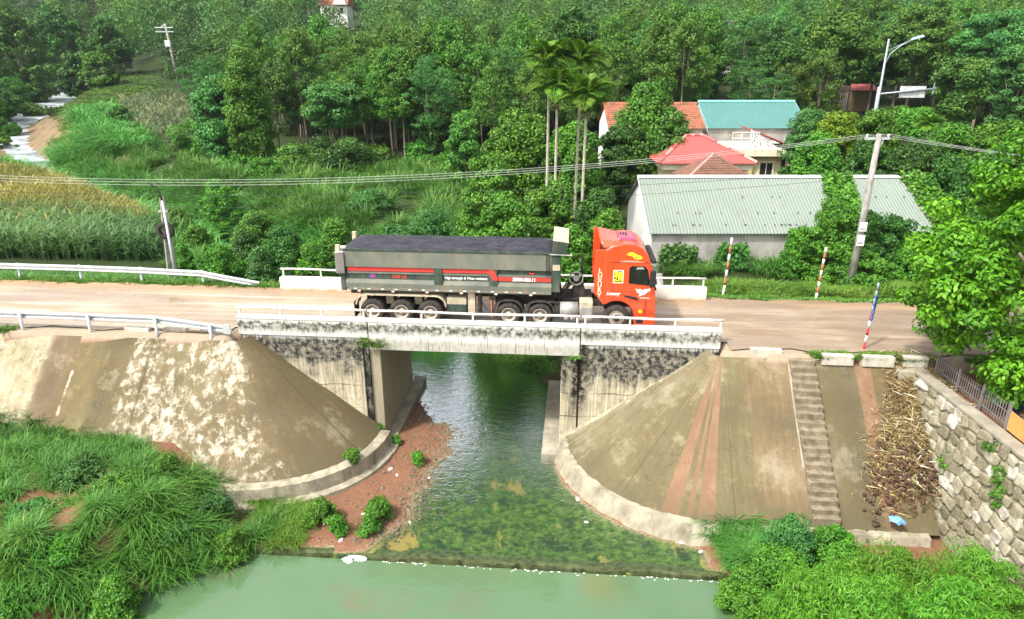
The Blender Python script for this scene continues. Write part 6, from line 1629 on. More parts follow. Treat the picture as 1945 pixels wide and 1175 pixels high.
# vine mound and trees round the palms
plant(985, 205, 56, 70, 'vine', 'vine_mound', 'big mound of bright climbing vines left of the palms', 'bush', 'dome', L=0.26, wid=0.8)
plant(1085, 235, 55, 60, 'vine', 'vine_mound', 'vine mound behind the palm trunks', 'bush', 'dome', L=0.26, wid=0.8)
plant(930, 300, 50, 55, 'vine', 'vine_mound', 'low vine mound above the truck trailer', 'bush', 'dome', L=0.24, wid=0.8)
plant(1225, 155, 60, 74, 'vine', 'leafy_vine_tree', 'lush leafy tree in front of the orange tile roof', T_, 'egg', 0.05, L=0.30, wid=0.75, trunk_r=0.2)
plant(1270, 215, 57.5, 45, 'olive', 'leafy_shrub_tree', 'olive leafy tree beside the red hipped roof', T_, 'round', 0.02, L=0.28, wid=0.7, trunk_r=0.15)
plant(1180, 235, 58, 45, 'broad', 'dark_shrub_tree', 'dark leafy tree left of the red hipped roof', T_, 'round', 0.0, L=0.28, wid=0.7, trunk_r=0.15)
plant(955, 375, 39.5, 70, 'vine', 'vine_thicket', 'broad leaved vine thicket behind the middle of the trailer', 'bush', 'dome', L=0.22, wid=0.85)
plant(1045, 350, 43, 62, 'vine', 'vine_thicket', 'vine thicket at the foot of the palms', 'bush', 'dome', L=0.22, wid=0.85)
plant(1140, 360, 42, 48, 'broad', 'vine_thicket', 'dark vine thicket against the warehouse gable', 'bush', 'dome', L=0.22, wid=0.85)
for a in ((560, 335, 66, 40, 'vine', 'leafy bush standing in the reed grass above the trailer rear'), (700, 360, 58, 38, 'feather', 'pale bush in the reed grass above the tarpaulin'), (420, 345, 62, 36, 'vine', 'leafy bush in the reed grass under the overhead wires'),
          (250, 385, 66, 30, 'broad', 'dark bush beside the hidden stream behind the corn'), (190, 370, 74, 28, 'broad', 'dark bush on the stream bank behind the yellow corn'), (330, 395, 58, 34, 'vine', 'leafy bush right above the tyre post'),
          (640, 420, 47, 40, 'vine', 'leafy bush just over the trailer tailgate'), (760, 425, 43, 45, 'feather', 'weedy bush over the rear half of the tarpaulin'), (90, 335, 88, 22, 'vine', 'small bush where the stream leaves the corn field')):
    plant(a[0], a[1], a[2], a[3], a[4], 'valley_bush', a[5], 'bush', 'dome', L=0.24, wid=0.5)
plant(1150, 400, 37.5, 40, 'vine', 'vine_thicket', 'bright vine thicket behind the truck cab', 'bush', 'dome', L=0.2, wid=0.8)
plant(1080, 430, 37, 55, 'vine', 'vine_thicket', 'vine thicket behind the front of the trailer', 'bush', 'dome', L=0.2, wid=0.8)
plant(820, 395, 44, 55, 'feather', 'weed_bush', 'loose weedy bush behind the trailer tarpaulin', 'bush', 'dome', L=0.2, wid=0.4)
# behind the left parapet
for a in ((415, 470, 36.5, 48, 'vine', 'low green bush behind the dipping guardrail end'), (490, 398, 45, 42, 'acacia', 'light green bush above the guardrail end'), (545, 430, 40, 45, 'broad', 'dark bush left of the trailer tailgate'),
          (470, 440, 41, 40, 'broad', 'dark bush in the hollow beyond the guardrail end'), (600, 470, 37, 42, 'vine', 'bright bush over the left end of the far parapet'), (375, 430, 44, 34, 'vine', 'leafy bush right of the tyre post'),
          (500, 475, 36.3, 34, 'feather', 'weedy bush just beyond the guardrail tip'), (350, 470, 37.5, 24, 'vine', 'small bush at the foot of the tyre post'), (590, 380, 50, 45, 'reed', None)):
    if a[5]: plant(a[0], a[1], a[2], a[3], a[4], 'hollow_bush', a[5], 'bush', 'dome', L=0.18, wid=0.55)
# trees behind the village
for a in ((1085, 25, 97, 62, 'broad', 'broadleaf_tree', 'big dark tree behind the palm crowns'), (1165, 45, 104, 50, 'olive', 'olive_green_tree', 'olive tree with a pale trunk right of the palm crowns'),
          (1265, 50, 100, 70, 'feather', 'feathery_tree', 'wide feathery tree behind the orange tile roof'), (1330, 95, 96, 45, 'feather', 'feathery_tree', 'lower feathery tree left of the teal roof'),
          (1440, 30, 104, 62, 'feather', 'feathery_tree', 'tall feathery tree behind the teal roof'), (1580, 20, 96, 72, 'olive', 'mango_tree', 'large dark domed tree left of the street lamp'),
          (1480, 70, 92, 48, 'broad', 'mango_tree', 'dark tree right of the pale grey building'), (1735, 15, 99, 75, 'olive', 'mango_tree', 'large dark domed tree behind the street lamp head'),
          (1660, 60, 104, 55, 'broad', 'mango_tree', 'dark tree between the two large domed trees'), (1870, 25, 92, 70, 'feather', 'feathery_tree', 'feathery tree near the upper right corner'),
          (1930, 80, 74, 60, 'feather', 'feathery_tree', 'feathery tree with bare lower stems at the right picture edge'), (1820, 110, 84, 55, 'olive', 'shade_tree', 'spreading shade tree above the sign gantry end')):
    plant(a[0], a[1], a[2], a[3], a[4], a[5], a[6], T_, 'dome' if 'mango' in a[5] else 'umbrella', 0.48 if 'mango' in a[5] else 0.3, trunk_r=0.22, flat=0.5 if a[4] == 'feather' else 0.75)
for a in ((1585, 208, 52, 42, 'lime', 'yellow green shrub with bright lime leaves below the shed'), (1530, 205, 56, 40, 'feather', 'loose green shrub at the right edge of the teal roof'), (1655, 205, 55, 48, 'vine', 'mid green shrub under the street lamp'),
          (1720, 200, 57, 50, 'vine', 'leafy shrub under the sign gantry arm'), (1545, 255, 50, 45, 'vine', 'leafy shrub right of the flat roofed house'), (1640, 262, 46, 45, 'broad', 'dark shrub left of the utility pole top'),
          (1720, 265, 45, 50, 'broad', 'dark shrub right of the utility pole top'), (1800, 235, 50, 55, 'vine', 'leafy shrub under the right hand wires'), (1880, 225, 46, 55, 'vine', 'leafy shrub behind the top of the big bright tree'),
          (1790, 300, 42, 50, 'broad', 'dark shrub beyond the overgrown roof end'), (1860, 290, 38, 50, 'broad', 'dark shrub in the shade behind the big bright tree')):
    plant(a[0], a[1], a[2], a[3], a[4], 'village_shrub', a[5], 'bush', 'round', L=0.24, wid=0.6)
# creepers on the warehouse
def creeper(name, label, quads, n, L, seed, mat='vine', thick=0.22):
    rng = np.random.default_rng(seed); Ps, Ns = [], []
    for (a, b_, c, d_) in quads:
        a, b_, c, d_ = (np.array(v, float) for v in (a, b_, c, d_))
        k = n // len(quads); s, t = rng.random((k, 1)), rng.random((k, 1))
        Ps.append((a * (1 - s) + b_ * s) * (1 - t) + (d_ * (1 - s) + c * s) * t)
        nn = np.cross(b_ - a, d_ - a); nn = nn / np.linalg.norm(nn); nn = nn * (1 if nn[2] > -0.1 else -1)
        Ns.append(np.repeat(nn[None], k, 0))
    P, N = np.concatenate(Ps), np.concatenate(Ns)
    hgt = vnoise(P[:, 0] * 3 + P[:, 2], P[:, 1] * 3 + P[:, 2] * 2, 1.0, seed)[:, None]
    P = P + N * (0.05 + thick * rng.random((len(P), 1)) * (0.35 + hgt)) + rng.normal(size=P.shape) * 0.10
    Nn = norm(N * 0.9 + np.array([0, 0, 0.4]) + rng.normal(size=P.shape) * 0.5)
    V, F = leaf_quads(P, Nn, L * (0.7 + 0.6 * rng.random(len(P))), 0.85, rng, 0.5)
    o = link(name, np_mesh(name, V, F, LM[mat], rnd=np.repeat(np.clip(rng.random(len(P)) * 0.6 + hgt[:, 0] * 0.4, 0, 1), 4)), None)
    return tag(o, label, 'creeper')
def roofp(x, f): return (x, 38.0 + 4.7 * f, 1.36 + 2.47 * f)
creeper('roof_creeper', 'strip of creeper hanging over the warehouse roof left of the utility pole', [(roofp(18.6, 0.3), roofp(20.3, 0.25), roofp(21.0, 1.02), roofp(19.2, 1.02)), (roofp(18.9, 0.0), roofp(20.9, 0.0), roofp(20.4, 0.3), roofp(18.4, 0.3))], 3000, 0.24, 5)
creeper('roof_creeper', 'wide creeper over the right end of the warehouse roof', [(roofp(24.2, 0.1), roofp(26.0, 0.1), roofp(25.7, 1.03), roofp(24.0, 1.03)), ((24.0, 38.0, 0.9), (26.0, 38.0, 0.0), roofp(26.0, 0.2), roofp(24.3, 0.2))], 2800, 0.24, 6)
creeper('wall_ivy', 'rounded ivy patch on the grey warehouse wall nearest the white gable', [((8.4, 38.2, -1.4), (10.6, 38.2, -1.4), (10.5, 38.2, 0.55), (8.7, 38.2, 0.6))], 1700, 0.2, 7, 'broad', 0.55)
creeper('wall_ivy', 'rounded ivy patch on the grey warehouse wall behind the rusty post', [((11.6, 38.2, -1.4), (13.6, 38.2, -1.4), (13.4, 38.2, 0.65), (11.9, 38.2, 0.65))], 1700, 0.2, 8, 'broad', 0.55)
for a in ((1580, 385, 36.6, 55, 'vine', 'tall shrub climbing the warehouse eave left of the utility pole'), (1640, 400, 36.8, 40, 'broad', 'dark shrub round the base of the utility pole'), (1690, 410, 36.6, 52, 'broad', 'dark vine shrub right of the utility pole notices'),
          (1515, 430, 36.8, 30, 'vine', 'small shrub at the warehouse eave'), (1720, 470, 35.2, 36, 'vine', 'leafy shrub beside the big bright tree'), (1640, 470, 34.8, 50, 'vine', 'leafy bush below the utility pole notices')):
    plant(a[0], a[1], a[2], a[3], a[4], 'wall_shrub', a[5], 'bush', 'dome', L=0.19, wid=0.55)

# ---- areca palms
def frond_mesh(seed, Lf=2.3):
    rng = np.random.default_rng(seed); n = 60
    t = np.linspace(0.12, 1.0, n)
    base = np.stack([Lf * 0.80 * t, np.zeros(n), Lf * (0.62 * t - 0.62 * t ** 2.3)], 1)
    P, N, D, Ls = [], [], [], []
    for s in (-1, 1):
        l = 0.80 * np.sin(PI * np.clip(t * 0.85 + 0.12, 0, 1)) + 0.16
        dv = norm(np.stack([0.55 + 0.35 * t, s * np.full(n, 0.8), -0.25 - 0.5 * t + rng.normal(size=n) * 0.08], 1))
        P.append(base + dv * l[:, None] * 0.5); D.append(dv); Ls.append(l)
        N.append(norm(np.stack([np.zeros(n), -s * 0.25 * np.ones(n), np.ones(n)], 1)))
    P, N, D, Ls = map(np.concatenate, (P, N, D, Ls))
    V, F = leaf_quads(P, N, Ls, 0.085, rng, D=D)
    b = MB().tube([tuple(p) for p in np.concatenate([[[0, 0, 0]], base[::10], base[-1:]])], 0.022, 4, False)
    f2 = np.array([q for q in b.f]); V2 = np.array(b.v)
    V = np.concatenate([V, V2]); F = np.concatenate([F, f2 + 4 * len(P)])
    return np_mesh('frond', V, F, LM['palm'], rnd=np.concatenate([np.repeat(rng.random(len(P)), 4), np.full(len(V2), 0.5)]))
FR = [frond_mesh(k, 2.2 + 0.15 * k) for k in range(3)]
shaftm = MB().tube([(0, 0, -0.9), (0, 0, 0.0), (0, 0, 0.25)], [0.09, 0.11, 0.05], 8).mesh('crownshaft', LM['palm'], True)
huskm = None
def palm(px, top, Y, name_label, seed, sc=1.0):
    rg = random.Random(seed); pt = PY(px, top, Y); zg = hz(pt.x, Y) - 0.2; H = (pt.z - zg) / sc - 0.6
    t = thing('areca_palm', name_label, 'palm', (pt.x, Y, zg), rg.random() * 6, 'areca palms'); t.scale = (sc, sc, sc)
    lx, ly = rg.uniform(-.25, .25), rg.uniform(-.25, .25)
    MB().tube([(0, 0, -0.3), (lx * 0.4, ly * 0.4, H * 0.4), (lx, ly, H * 0.8), (lx, ly, H)], [0.12, 0.10, 0.085, 0.08], 8).build('trunk', M['palm_bark'], t, True)
    link('crownshaft', shaftm, None, t, (lx, ly, H + 0.5))
    for k in range(19):
        o = link('frond', FR[k % 3], None, t, (lx, ly, H + 0.45 + 0.02 * k))
        tilt = (0.85 - 1.35 * (k / 18)); o.rotation_euler = (0, -tilt, k * 2.39996); s = rg.uniform(0.85, 1.1); o.scale = (s, s, s)
    m = Mass(); rng = np.random.default_rng(seed)
    tufts(m, np.array([lx, lx]), np.array([ly, ly]), np.array([H - 0.6, H - 0.75]), 26, 0.55, rng, (1.0, 1.6), 0.05, 0.08)
    m.build('dry_fruit_stalks', LM['dead'], t)
palm(1043, 112, 45.5, 'areca palm with the tallest crown, leftmost of the group', 1)
palm(1100, 118, 46.5, 'areca palm with a high crown behind the front palm', 2)
palm(1112, 182, 43.0, 'front areca palm with the lowest crown right of the group', 3)
palm(1058, 165, 44.2, 'areca palm in the middle of the group with a drooping crown', 4)
pf = palm(1690, 25, 130, 'distant palm crown rising above the domed trees', 5)
palm(1765, 235, 48, 'short palm among the shrubs right of the utility pole', 6, 0.55)

# ---- the big bright tree at the right edge
rng = np.random.default_rng(5)
bt = thing('big_leafy_tree', 'big bright green leafy tree filling the right edge beside the road', 'tree', (19.0, 21.6, -0.45))
C = envelope_clumps(300, rng, 5.0, 4.4, 0.35, 8.8, 'round', 0.06, 0.15)
me = foliage(C, 0.42 + 0.5 * rng.random(300), 250, 0.20, 0.54, rng, LM['bright'], 'crown', up=0.5, rand=0.45, droop=0.55, flat=0.62)
link('crown', me, None, bt)
b = MB().tube([(0, 0, -0.4), (0.1, 0, 1.2), (-0.1, 0.1, 3.0), (0, 0, 6.0)], [0.32, 0.26, 0.2, 0.08], 10, False); limbs(b, 2.4, 4.2, 8.0, random.Random(3), 8, 0.12); b.build('trunk', M['bark'], bt, True)

# ---- bamboo and feathery shrubs at lower right
for px, top, Y, hw_, lab in ((1560, 1078, 14.6, 120, 'bamboo clump at the lower edge nearest the pool'), (1700, 1055, 15.2, 110, 'bamboo clump at the lower edge in the middle'), (1850, 1060, 14.8, 120, 'bamboo clump at the lower right corner'),
                             (1650, 1120, 13.4, 150, 'bamboo foliage cut by the lower picture edge'), (1820, 1130, 13.2, 140, 'bamboo foliage cut by the lower right picture corner')):
    plant(px, top, Y, hw_, 'bamboo', 'bamboo_clump', lab, 'bamboo', 'dome', L=0.22, wid=0.15, dens=0.8, flat=0.6, up=0.4, droop=0.9, group='bamboo clumps')
plant(1500, 985, 17.6, 55, 'feather', 'feathery_shrub', 'blue green feathery shrub below the stairway', 'bush', 'dome', L=0.12, wid=0.35, flat=0.5)
plant(1415, 1075, 16.4, 50, 'vine', 'waterside_shrub', 'low leafy shrub at the right pool shore', 'bush', 'dome', L=0.11, wid=0.6)
plant(1480, 1050, 16.6, 60, 'vine', 'waterside_shrub', 'leafy shrub between the feathery shrub and the bamboo', 'bush', 'dome', L=0.11, wid=0.6)
plant(1590, 1010, 17.4, 60, 'vine', 'waterside_shrub', 'leafy shrub at the foot of the debris chute', 'bush', 'dome', L=0.12, wid=0.5)
# leafy weeds in the left bank grass
for k, a in enumerate(((150, 925, 20.6, 45, 'leafy weed bush in the gap of the left bank grass nearest the slope'), (235, 965, 19.8, 45, 'leafy weed bush amid the left bank grass'), (300, 905, 21.3, 40, 'leafy weed bush at the top of the left bank grass'),
          (330, 1000, 18.8, 38, 'leafy weed bush in the middle of the bank grass'), (440, 1010, 18.9, 34, 'bright leafy weed close to the pool'), (120, 1060, 17.4, 50, 'leafy weed bush low on the left bank'), (60, 1000, 18.6, 45, 'leafy weed bush at the left picture edge'),
          (220, 1110, 16.4, 45, 'leafy weed bush by the lower left shore'), (40, 1110, 16.0, 55, 'leafy weed bush in the lower left corner'), (400, 945, 20.4, 36, 'leafy weed bush under the cement cone'))):
    plant(a[0], a[1], a[2], a[3], 'vine' if k % 3 else 'feather', 'bank_weed_bush', a[4], 'bush', 'dome', L=0.12, wid=0.5)
# weeds on the mud, the bridge and the banks
for a in ((612, 955, 20.4, 34, 'left one of the two big weed clumps on the red mud'), (718, 948, 20.7, 28, 'right one of the two big weed clumps on the red mud'), (640, 985, 19.9, 20, 'small weed beside the left weed clump'), (702, 985, 20.0, 22, 'low weed in front of the right weed clump'),
          (795, 880, 24.3, 12, 'lone small weed at the water edge'), (718, 805, 26.0, 13, 'weed growing at the foot of the left abutment'), (668, 868, 23.4, 17, 'weed rooted on the left toe wall'), (752, 822, 25.8, 8, 'tiny weed on the left footing')):
    plant(a[0], a[1], a[2], a[3], 'vine', 'mud_weed', a[4], 'weed', 'dome', L=0.13, wid=0.42, dens=0.8, zg=-4.3 if a[0] == 668 else None)
p = W(-4.15, 0.12, -0.4)
m = Mass(); rng = np.random.default_rng(3)
tufts(m, np.array([p.x, p.x + 0.25, p.x - 0.1]), np.array([p.y - 0.25] * 3), np.array([-0.45, -0.5, -0.35]), 60, 0.62, rng, (0.6, 1.5), 0.03, 0.2)
o = m.build('grass_tuft', LM['reed2']); tag(o, 'grass tuft growing from the left deck joint of the bridge', 'grass tuft')
m = Mass(); p = W(4.2, -0.06, -0.72)
tufts(m, np.array([p.x, p.x - 0.2]), np.array([p.y, p.y]), np.array([-0.75, -0.78]), 40, 0.3, rng, (0.6, 1.5), 0.03, 0.15)
o = m.build('grass_tuft', LM['reed']); tag(o, 'small grass tuft under the right deck joint of the bridge', 'grass tuft')

# ---- grasses, crops: uncountable, one object per stand
def inside(poly, x, y):
    r = False
    for (x1, y1), (x2, y2) in zip(poly, poly[1:] + poly[:1]):
        if (y1 > y) != (y2 > y) and x < (x2 - x1) * (y - y1) / (y2 - y1) + x1: r = not r
    return r
def scatter(poly, n, seed):
    rg = random.Random(seed); out = []
    xs, ys = [p[0] for p in poly], [p[1] for p in poly]
    while len(out) < n:
        x, y = rg.uniform(min(xs), max(xs)), rg.uniform(min(ys), max(ys))
        if inside(poly, x, y): out.append((x, y))
    # sight lines met with the ground, all at once
    D = np.array([ray(x, y) for x, y in out])
    ys_ = np.concatenate([np.arange(12, 60, 0.3), np.arange(60, 240, 1.2)])
    t = ys_[None] / D[:, 1:2]; X = D[:, :1] * t; Z = CAM_H + D[:, 2:] * t; Yb = np.repeat(ys_[None], len(D), 0)
    h = height(X.ravel(), Yb.ravel()).reshape(X.shape)
    i = np.argmax(Z < h, axis=1); k = np.arange(len(D))
    return X[k, i], Yb[k, i], h[k, i]
def stand(name, label, poly, n, seed, mat, H, nb, width, spread, cat='grass', bend=(0.4, 1.1), seg=3, dmin=0.0, gap=None):
    rng = np.random.default_rng(seed); X, Y, Z = scatter(poly, n, seed)
    d, zw, hw = river(X, Y); ok = (d > hw * 0.9 + dmin) | (Z > zw + 0.6)
    if gap is not None: ok &= vnoise(X, Y, gap[0], seed) > gap[1]
    if seed in (4, 14):
        for qx, qy, qr in ((165, 925, 0.8), (120, 985, 0.7), (60, 950, 0.5), (215, 1055, 0.5)):
            q_ = ground_hit(qx, qy); ok &= np.hypot(X - q_.x, Y - q_.y) > qr
    X, Y, Z = X[ok], Y[ok], Z[ok]; m = Mass()
    tone = vnoise(X, Y, 3.0, seed + 5)
    tufts(m, X, Y, Z - 0.05, nb, H * (0.7 + 0.6 * vnoise(X, Y, 2.0, seed + 2)), rng, bend, width, spread, seg, tone)
    o = m.build(name, LM[mat]); return tag(o, label, cat, kind='stuff')
stand('reed_grass', 'tall arching reed grass filling the valley floor before the wood', [(100, 345), (170, 300), (300, 280), (450, 318), (580, 325), (900, 325), (900, 400), (870, 445), (640, 455), (560, 440), (330, 455), (250, 405)], 1300, 1, 'reed', 2.3, 34, 0.10, 0.40, bend=(0.25, 1.15), seg=4, gap=(4.5, 0.24))
stand('reed_grass', 'tall reed grass along the stream below the upper field', [(140, 215), (215, 205), (260, 260), (320, 285), (200, 300), (120, 330), (100, 300), (150, 285)], 600, 2, 'reed', 2.9, 18, 0.17, 0.6, bend=(0.5, 1.3))
stand('reed_grass', 'rough grass on the slope behind the guardrail end and trailer', [(330, 440), (640, 450), (900, 430), (900, 470), (660, 520), (520, 530), (420, 520), (330, 510)], 700, 3, 'reed', 1.2, 30, 0.07, 0.25, bend=(0.3, 1.2), seg=4)
stand('bank_grass', 'lush long grass on the left bank above the pool', [(0, 805), (60, 812), (130, 835), (250, 840), (300, 895), (400, 915), (480, 945), (525, 985), (540, 1035), (470, 1060), (400, 1095), (300, 1140), (225, 1172), (0, 1174)], 820, 4, 'reed2', 0.78, 30, 0.030, 0.16, bend=(0.3, 1.4), seg=4, gap=(1.2, 0.24))
stand('bank_grass', 'grass fringe along the foot of the left cement bank', [(0, 800), (130, 832), (250, 840), (310, 892), (345, 935), (200, 890), (0, 850)], 190, 44, 'reed2', 0.6, 30, 0.03, 0.2, bend=(0.3, 1.4), seg=3)
stand('bank_weeds', 'low leafy weeds between the long grass on the left bank', [(0, 860), (130, 880), (300, 930), (480, 960), (545, 1030), (400, 1095), (225, 1172), (0, 1174)], 420, 14, 'vine', 0.35, 24, 0.05, 0.3, bend=(0.6, 1.5), gap=(1.3, 0.45))
stand('bank_grass', 'bright grass along the right shore of the stream', [(1335, 1010), (1400, 1005), (1560, 1015), (1560, 1100), (1440, 1165), (1395, 1090), (1370, 1040)], 420, 5, 'reed', 0.55, 34, 0.03, 0.25, bend=(0.5, 1.3))
stand('bank_grass', 'grass on the back bank seen under the bridge', [(865, 666), (1050, 666), (1050, 715), (960, 700)], 130, 6, 'reed', 0.5, 26, 0.04, 0.3)
stand('bank_grass', 'grass fringe at the end of the left toe wall', [(480, 945), (600, 975), (560, 1035), (520, 1030)], 120, 16, 'short', 0.4, 30, 0.03, 0.25, bend=(0.5, 1.4))
stand('long_grass', 'long grass under the utility pole and warehouse wall', [(1440, 480), (1560, 450), (1740, 470), (1740, 530), (1440, 525)], 420, 7, 'reed', 1.5, 26, 0.05, 0.4, bend=(0.5, 1.2))
stand('long_grass', 'long grass clump beside the rusty marker post', [(1265, 490), (1345, 490), (1345, 530), (1265, 530)], 110, 17, 'reed', 1.3, 26, 0.05, 0.35, bend=(0.5, 1.2))
stand('bar_grass', 'rough low grass between the upper river and the upper field', [(95, 215), (150, 160), (280, 130), (330, 180), (240, 205), (190, 250), (150, 305), (90, 330), (75, 300), (120, 250)], 800, 8, 'short', 0.7, 20, 0.10, 0.7, dmin=4.5)
def reed_margin():
    rng = np.random.default_rng(51); m = Mass(); pts = []
    for a, c in zip(RIV[3:7], RIV[4:8]):
        dv = Vector((c[0] - a[0], c[1] - a[1])); L = dv.length; dv.normalize()
        for k in range(int(L * 7)):
            t = rng.random(); sd_ = -1 if rng.random() < 0.72 else 1; hw = a[3] + (c[3] - a[3]) * t
            o = sd_ * (hw * 0.55 + rng.random() * 3.2)
            # near side of the stream is the side towards the road
            pts.append((a[0] + (c[0] - a[0]) * t + dv.y * -o, a[1] + (c[1] - a[1]) * t + dv.x * o))
    P = np.array(pts); z = height(P[:, 0], P[:, 1])
    tufts(m, P[:, 0], P[:, 1], z - 0.1, 20, 2.6 * (0.7 + 0.6 * vnoise(P[:, 0], P[:, 1], 3, 4)), rng, (0.5, 1.3), 0.12, 0.45, 3, vnoise(P[:, 0], P[:, 1], 3, 8))
    o = m.build('reed_margin', LM['reed']); tag(o, 'tall reeds overhanging both margins of the stream in the valley', 'reeds', kind='stuff')
reed_margin()
def strip(name, label, u0, u1, v0, v1, n, seed, mat, H, nb, width, spread, z=-0.08, gap=None, bend=(0.3, 1.0)):
    rng = np.random.default_rng(seed); u = u0 + (u1 - u0) * rng.random(n); v = v0 + (v1 - v0) * rng.random(n)
    X = OX + u * CA - v * SA; Y = OY + u * SA + v * CA; Z = height(X, Y) - 0.02
    if gap is not None:
        k = vnoise(X, Y, gap[0], seed) > gap[1]; X, Y, Z = X[k], Y[k], Z[k]
    m = Mass(); tufts(m, X, Y, Z, nb, H * (0.6 + 0.8 * vnoise(X, Y, 1.2, seed)), rng, bend, width, spread, 2, vnoise(X, Y, 1.5, seed + 1))
    o = m.build(name, LM[mat]); return tag(o, label, 'grass', kind='stuff')
strip('verge_grass', 'short green verge between the far guardrail and the road', -50, -10.4, 5.65, 9.0, 4200, 21, 'short', 0.26, 16, 0.035, 0.22)
strip('ground_cover', 'rough weeds on the slope below the far guardrail', -50, -10.6, 6.8, 10.5, 1500, 26, 'reed', 0.9, 20, 0.05, 0.3, bend=(0.5, 1.5))
strip('verge_grass', 'mown green verge along the far road edge at right', 10.4, 36, 5.75, 8.2, 2200, 22, 'short', 0.18, 18, 0.035, 0.2)
strip('ground_cover', 'thick leafy ground cover behind the right verge', 10.2, 34, 7.4, 9.6, 1500, 23, 'short', 0.75, 22, 0.07, 0.3, bend=(0.6, 1.6))
strip('verge_grass', 'tufts of grass along the kerb blocks above the right bank', 11.6, 21, -0.95, -0.35, 620, 24, 'short', 0.22, 20, 0.03, 0.16, gap=(1.1, 0.36))
strip('verge_grass', 'few weeds on the dirt shoulder at the left edge', -24, -19.3, -0.75, -0.45, 70, 25, 'short', 0.25, 24, 0.04, 0.2)
def corn(name, label, poly, n, seed, mat, H, leafL, wid):
    rng = np.random.default_rng(seed); X, Y, Z = scatter(poly, n, seed); m = Mass()
    d, zw, hw = river(X, Y); ok = d > hw + 0.5; X, Y, Z = X[ok], Y[ok], Z[ok]; n = len(X)
    Hh = H * (0.75 + 0.4 * rng.random(n)); tone = vnoise(X, Y, 6, seed)
    P = np.stack([X, Y, Z], 1)
    V, F, q = blades(P, Hh * 1.1, 0.05, 0.05, rng, 2); m.add(V, F, np.repeat(tone * 0.6, q))
    for k in range(8):
        f = 0.2 + 0.75 * k / 8
        az = rng.random(n) * 6.28
        V, F, q = blades(P + np.array([0, 0, 1.0]) * (Hh * f)[:, None], leafL * (0.7 + 0.5 * rng.random(n)), 0.7 + 0.6 * rng.random(n), wid, rng, 3, az, 0.6)
        m.add(V, F, np.repeat(np.clip(0.55 * tone + 0.55 * rng.random(n), 0, 1), q))
    o = m.build(name, LM[mat]); return tag(o, label, 'corn', kind='stuff')
corn('corn_field', 'green corn standing along the far guardrail at left', [(-40, 425), (90, 420), (200, 425), (285, 440), (305, 500), (120, 495), (-40, 492)], 1500, 31, 'corn', 1.7, 0.75, 0.075)
corn('corn_field', 'yellowing corn behind the green rows at left', [(-40, 335), (90, 345), (180, 385), (270, 425), (285, 455), (200, 440), (90, 435), (-40, 440)], 1900, 32, 'corn_dry', 1.7, 0.75, 0.075)
corn('corn_field', 'dull ripe corn in the upper field before the wood', [(225, 205), (300, 188), (420, 185), (430, 300), (330, 300), (300, 275), (260, 250)], 1500, 33, 'corn_dull', 2.2, 1.0, 0.13)

# ---- debris chute: dead stalks, husks, a blue bag
rng = np.random.default_rng(9)
m = Mass(); X, Y, Z = scatter([(1705, 715), (1750, 705), (1768, 990), (1650, 990), (1655, 900), (1685, 850)], 5200, 41)
def bank_z(X, Y):
    u, v = UV(X, Y); return np.maximum(TOPZ + (TOEZ - TOPZ) * np.clip((-v + TOPV) / (RTOE[1] + TOPV), 0, 1.02) - 0.02, height(X, Y))
def heap(X, Y):
    u, v = UV(X, Y); return 0.62 * np.clip(1 - np.abs((X - 13.9) / 1.15) ** 2, 0, 1) * np.clip(-v / 1.6 - 0.35, 0, 1)
X += 0.30 * rng.normal(size=len(X)); Y = Y + 0.35 * rng.normal(size=len(X))
n = len(X); Z = bank_z(X, Y) + heap(X, Y) * (0.25 + 0.75 * rng.random(n))
az = rng.random(n) * 6.28
D = norm(np.stack([np.cos(az), np.sin(az), rng.normal(size=n) * 0.3], 1)); N = norm(np.cross(D, rng.normal(size=(n, 3))))
V, F = leaf_quads(np.stack([X, Y, Z + 0.05], 1), N, 0.10 + 0.9 * rng.random(n) ** 4, 0.045, rng, D=D)
m.add(V, F, np.repeat(rng.random(n) ** 1.7, 4))
V, F = leaf_quads(np.stack([X, Y, Z + 0.03], 1) + rng.normal(size=(n, 3)) * 0.05, norm(N + rng.normal(size=(n, 3))), 0.05 + 0.10 * rng.random(n), 0.45, rng)
m.add(V, F, np.repeat(rng.random(n) * 0.55, 4))
kk = rng.choice(n, 420, replace=False)
V, F = leaf_quads(np.stack([X, Y, Z + 0.10], 1)[kk], norm(N[kk] + np.array([0, 0, 0.8])), 0.2 + 0.7 * rng.random(420) ** 2, 0.065, rng, D=norm(D[kk] * np.array([1, 1, 0.6])))
m.add(V, F, np.repeat(0.75 + 0.25 * rng.random(420), 4))
o = m.build('plant_debris', LM['dead']); tag(o, 'heap of dead stalks and branches dumped beside the stone wall', 'debris', kind='stuff')
M['husk'] = plain('red_brown_husk', (0.085, 0.046, 0.030), 0.9, 0.6, 5)
V, F, n0 = [], [], 0
X, Y, Z = scatter([(1660, 945), (1768, 940), (1775, 1010), (1640, 1010)], 300, 43)
X = X + 0.2 * rng.normal(size=len(X)); Y = Y + 0.3 * rng.normal(size=len(X))
for k in range(len(X)):
    s_ = rng.uniform(0.03, 0.08); mm = base[k % 4]
    c = np.array([v.co for v in mm.vertices]) * s_ + np.array([X[k], Y[k], float(bank_z(X[k:k + 1], Y[k:k + 1])[0] + heap(X[k:k + 1], Y[k:k + 1])[0] * 0.9) + s_ * 0.6 + 0.1 * rng.random()]); f = np.array([p.vertices for p in mm.polygons]); V.append(c); F.append(f + n0); n0 += len(c)
o = link('husk_heap', np_mesh('husk_heap', np.concatenate(V), np.concatenate(F), M['husk']), M['husk']); tag(o, 'heap of reddish fruit husks at the lower end of the debris', 'debris', kind='stuff')
p = PZ(1708, 972, -3.5); p.z = float(bank_z(np.array([p.x]), np.array([p.y]))[0]) + 0.62
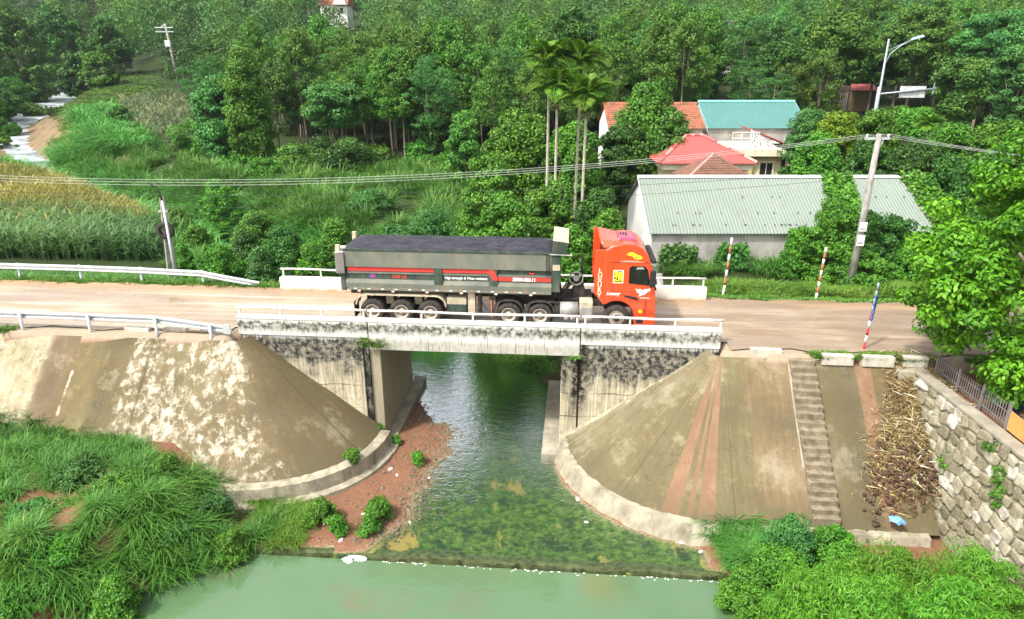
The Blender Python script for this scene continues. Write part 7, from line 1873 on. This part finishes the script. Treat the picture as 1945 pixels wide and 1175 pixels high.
lump('blue_bag', plain('blue_plastic_bag', (0.16, 0.36, 0.60), 0.4, 0.3, 6), p, (0.24, 0.18, 0.14), 71, 'crumpled light blue plastic bag on the husk heap', 'bag')
# thatch heap behind the fence
m = Mass(); n = 900
a, r = rng.random(n) * 6.28, np.sqrt(rng.random(n))
X, Y = 17.0 + 1.1 * r * np.cos(a), 18.6 + 1.6 * r * np.sin(a); Z = -0.45 + 0.75 * (1 - r ** 2)
D = norm(np.stack([np.cos(a) + rng.normal(size=n) * .4, np.sin(a) + rng.normal(size=n) * .4, -0.5 * r], 1))
V, F = leaf_quads(np.stack([X, Y, Z + 0.06 * rng.random(n)], 1), norm(np.stack([np.cos(a) * r, np.sin(a) * r, np.ones(n)], 1) + rng.normal(size=(n, 3)) * .2), 0.7, 0.12, rng, D=D)
m.add(V, F, np.repeat(rng.random(n) * 0.6, 4))
o = m.build('thatch_heap', leaf_mat('brown_thatch', (0.10, 0.06, 0.04), (0.32, 0.22, 0.14), 0.05)); tag(o, 'heap of dry brown palm thatch behind the fence', 'thatch')

for px, py, Y, r, lab in ((1838, 872, 20.2, 12, 'narrow fern growing on the middle of the stone wall'), (1900, 850, 18.6, 16, 'dark weed near the top of the stone wall by the orange board'), (1905, 900, 18.0, 20, 'dark weed clump on the stone wall below the orange board'), (1890, 945, 17.6, 18, 'dark weed low on the stone wall')):
    pt = PY(px, py, Y); t_ = (Y - 10.5) / 12.9; zz_ = pt.z
    xw = WB[1][0] + 0.3 * t_ + (0.65) * (zz_ - ZB) / (ZT - ZB)
    rng = np.random.default_rng(px); k = 10
    C = rng.normal(size=(k, 3)) * np.array([0.08, 0.16, 0.2])
    o = link('wall_weed', foliage(C, 0.12 + 0.06 * rng.random(k), 60, 0.09, 0.5, rng, LM['vine'], 'wall_weed'), None); o.location = (xw - 0.02, Y, zz_)
    tag(o, lab, 'weed', 'weeds on the stone wall')

# ================================================================== HAZE
hzb = MB().box(-905, 905, -45, 1510, -8, 130).build('haze', None)
hm = bpy.data.materials.new('thin_haze'); hm.use_nodes = True
hn = hm.node_tree; hn.nodes.remove(hn.nodes['Principled BSDF'])
pv = hn.nodes.new('ShaderNodeVolumePrincipled'); pv.inputs['Color'].default_value = (0.80, 0.90, 0.95, 1); pv.inputs['Density'].default_value = 0.00011
hn.links.new(pv.outputs[0], hn.nodes['Material Output'].inputs['Volume'])
hzb.data.materials.clear(); hzb.data.materials.append(hm)
tag(hzb, 'thin bright haze in the valley air', 'haze', kind='stuff')
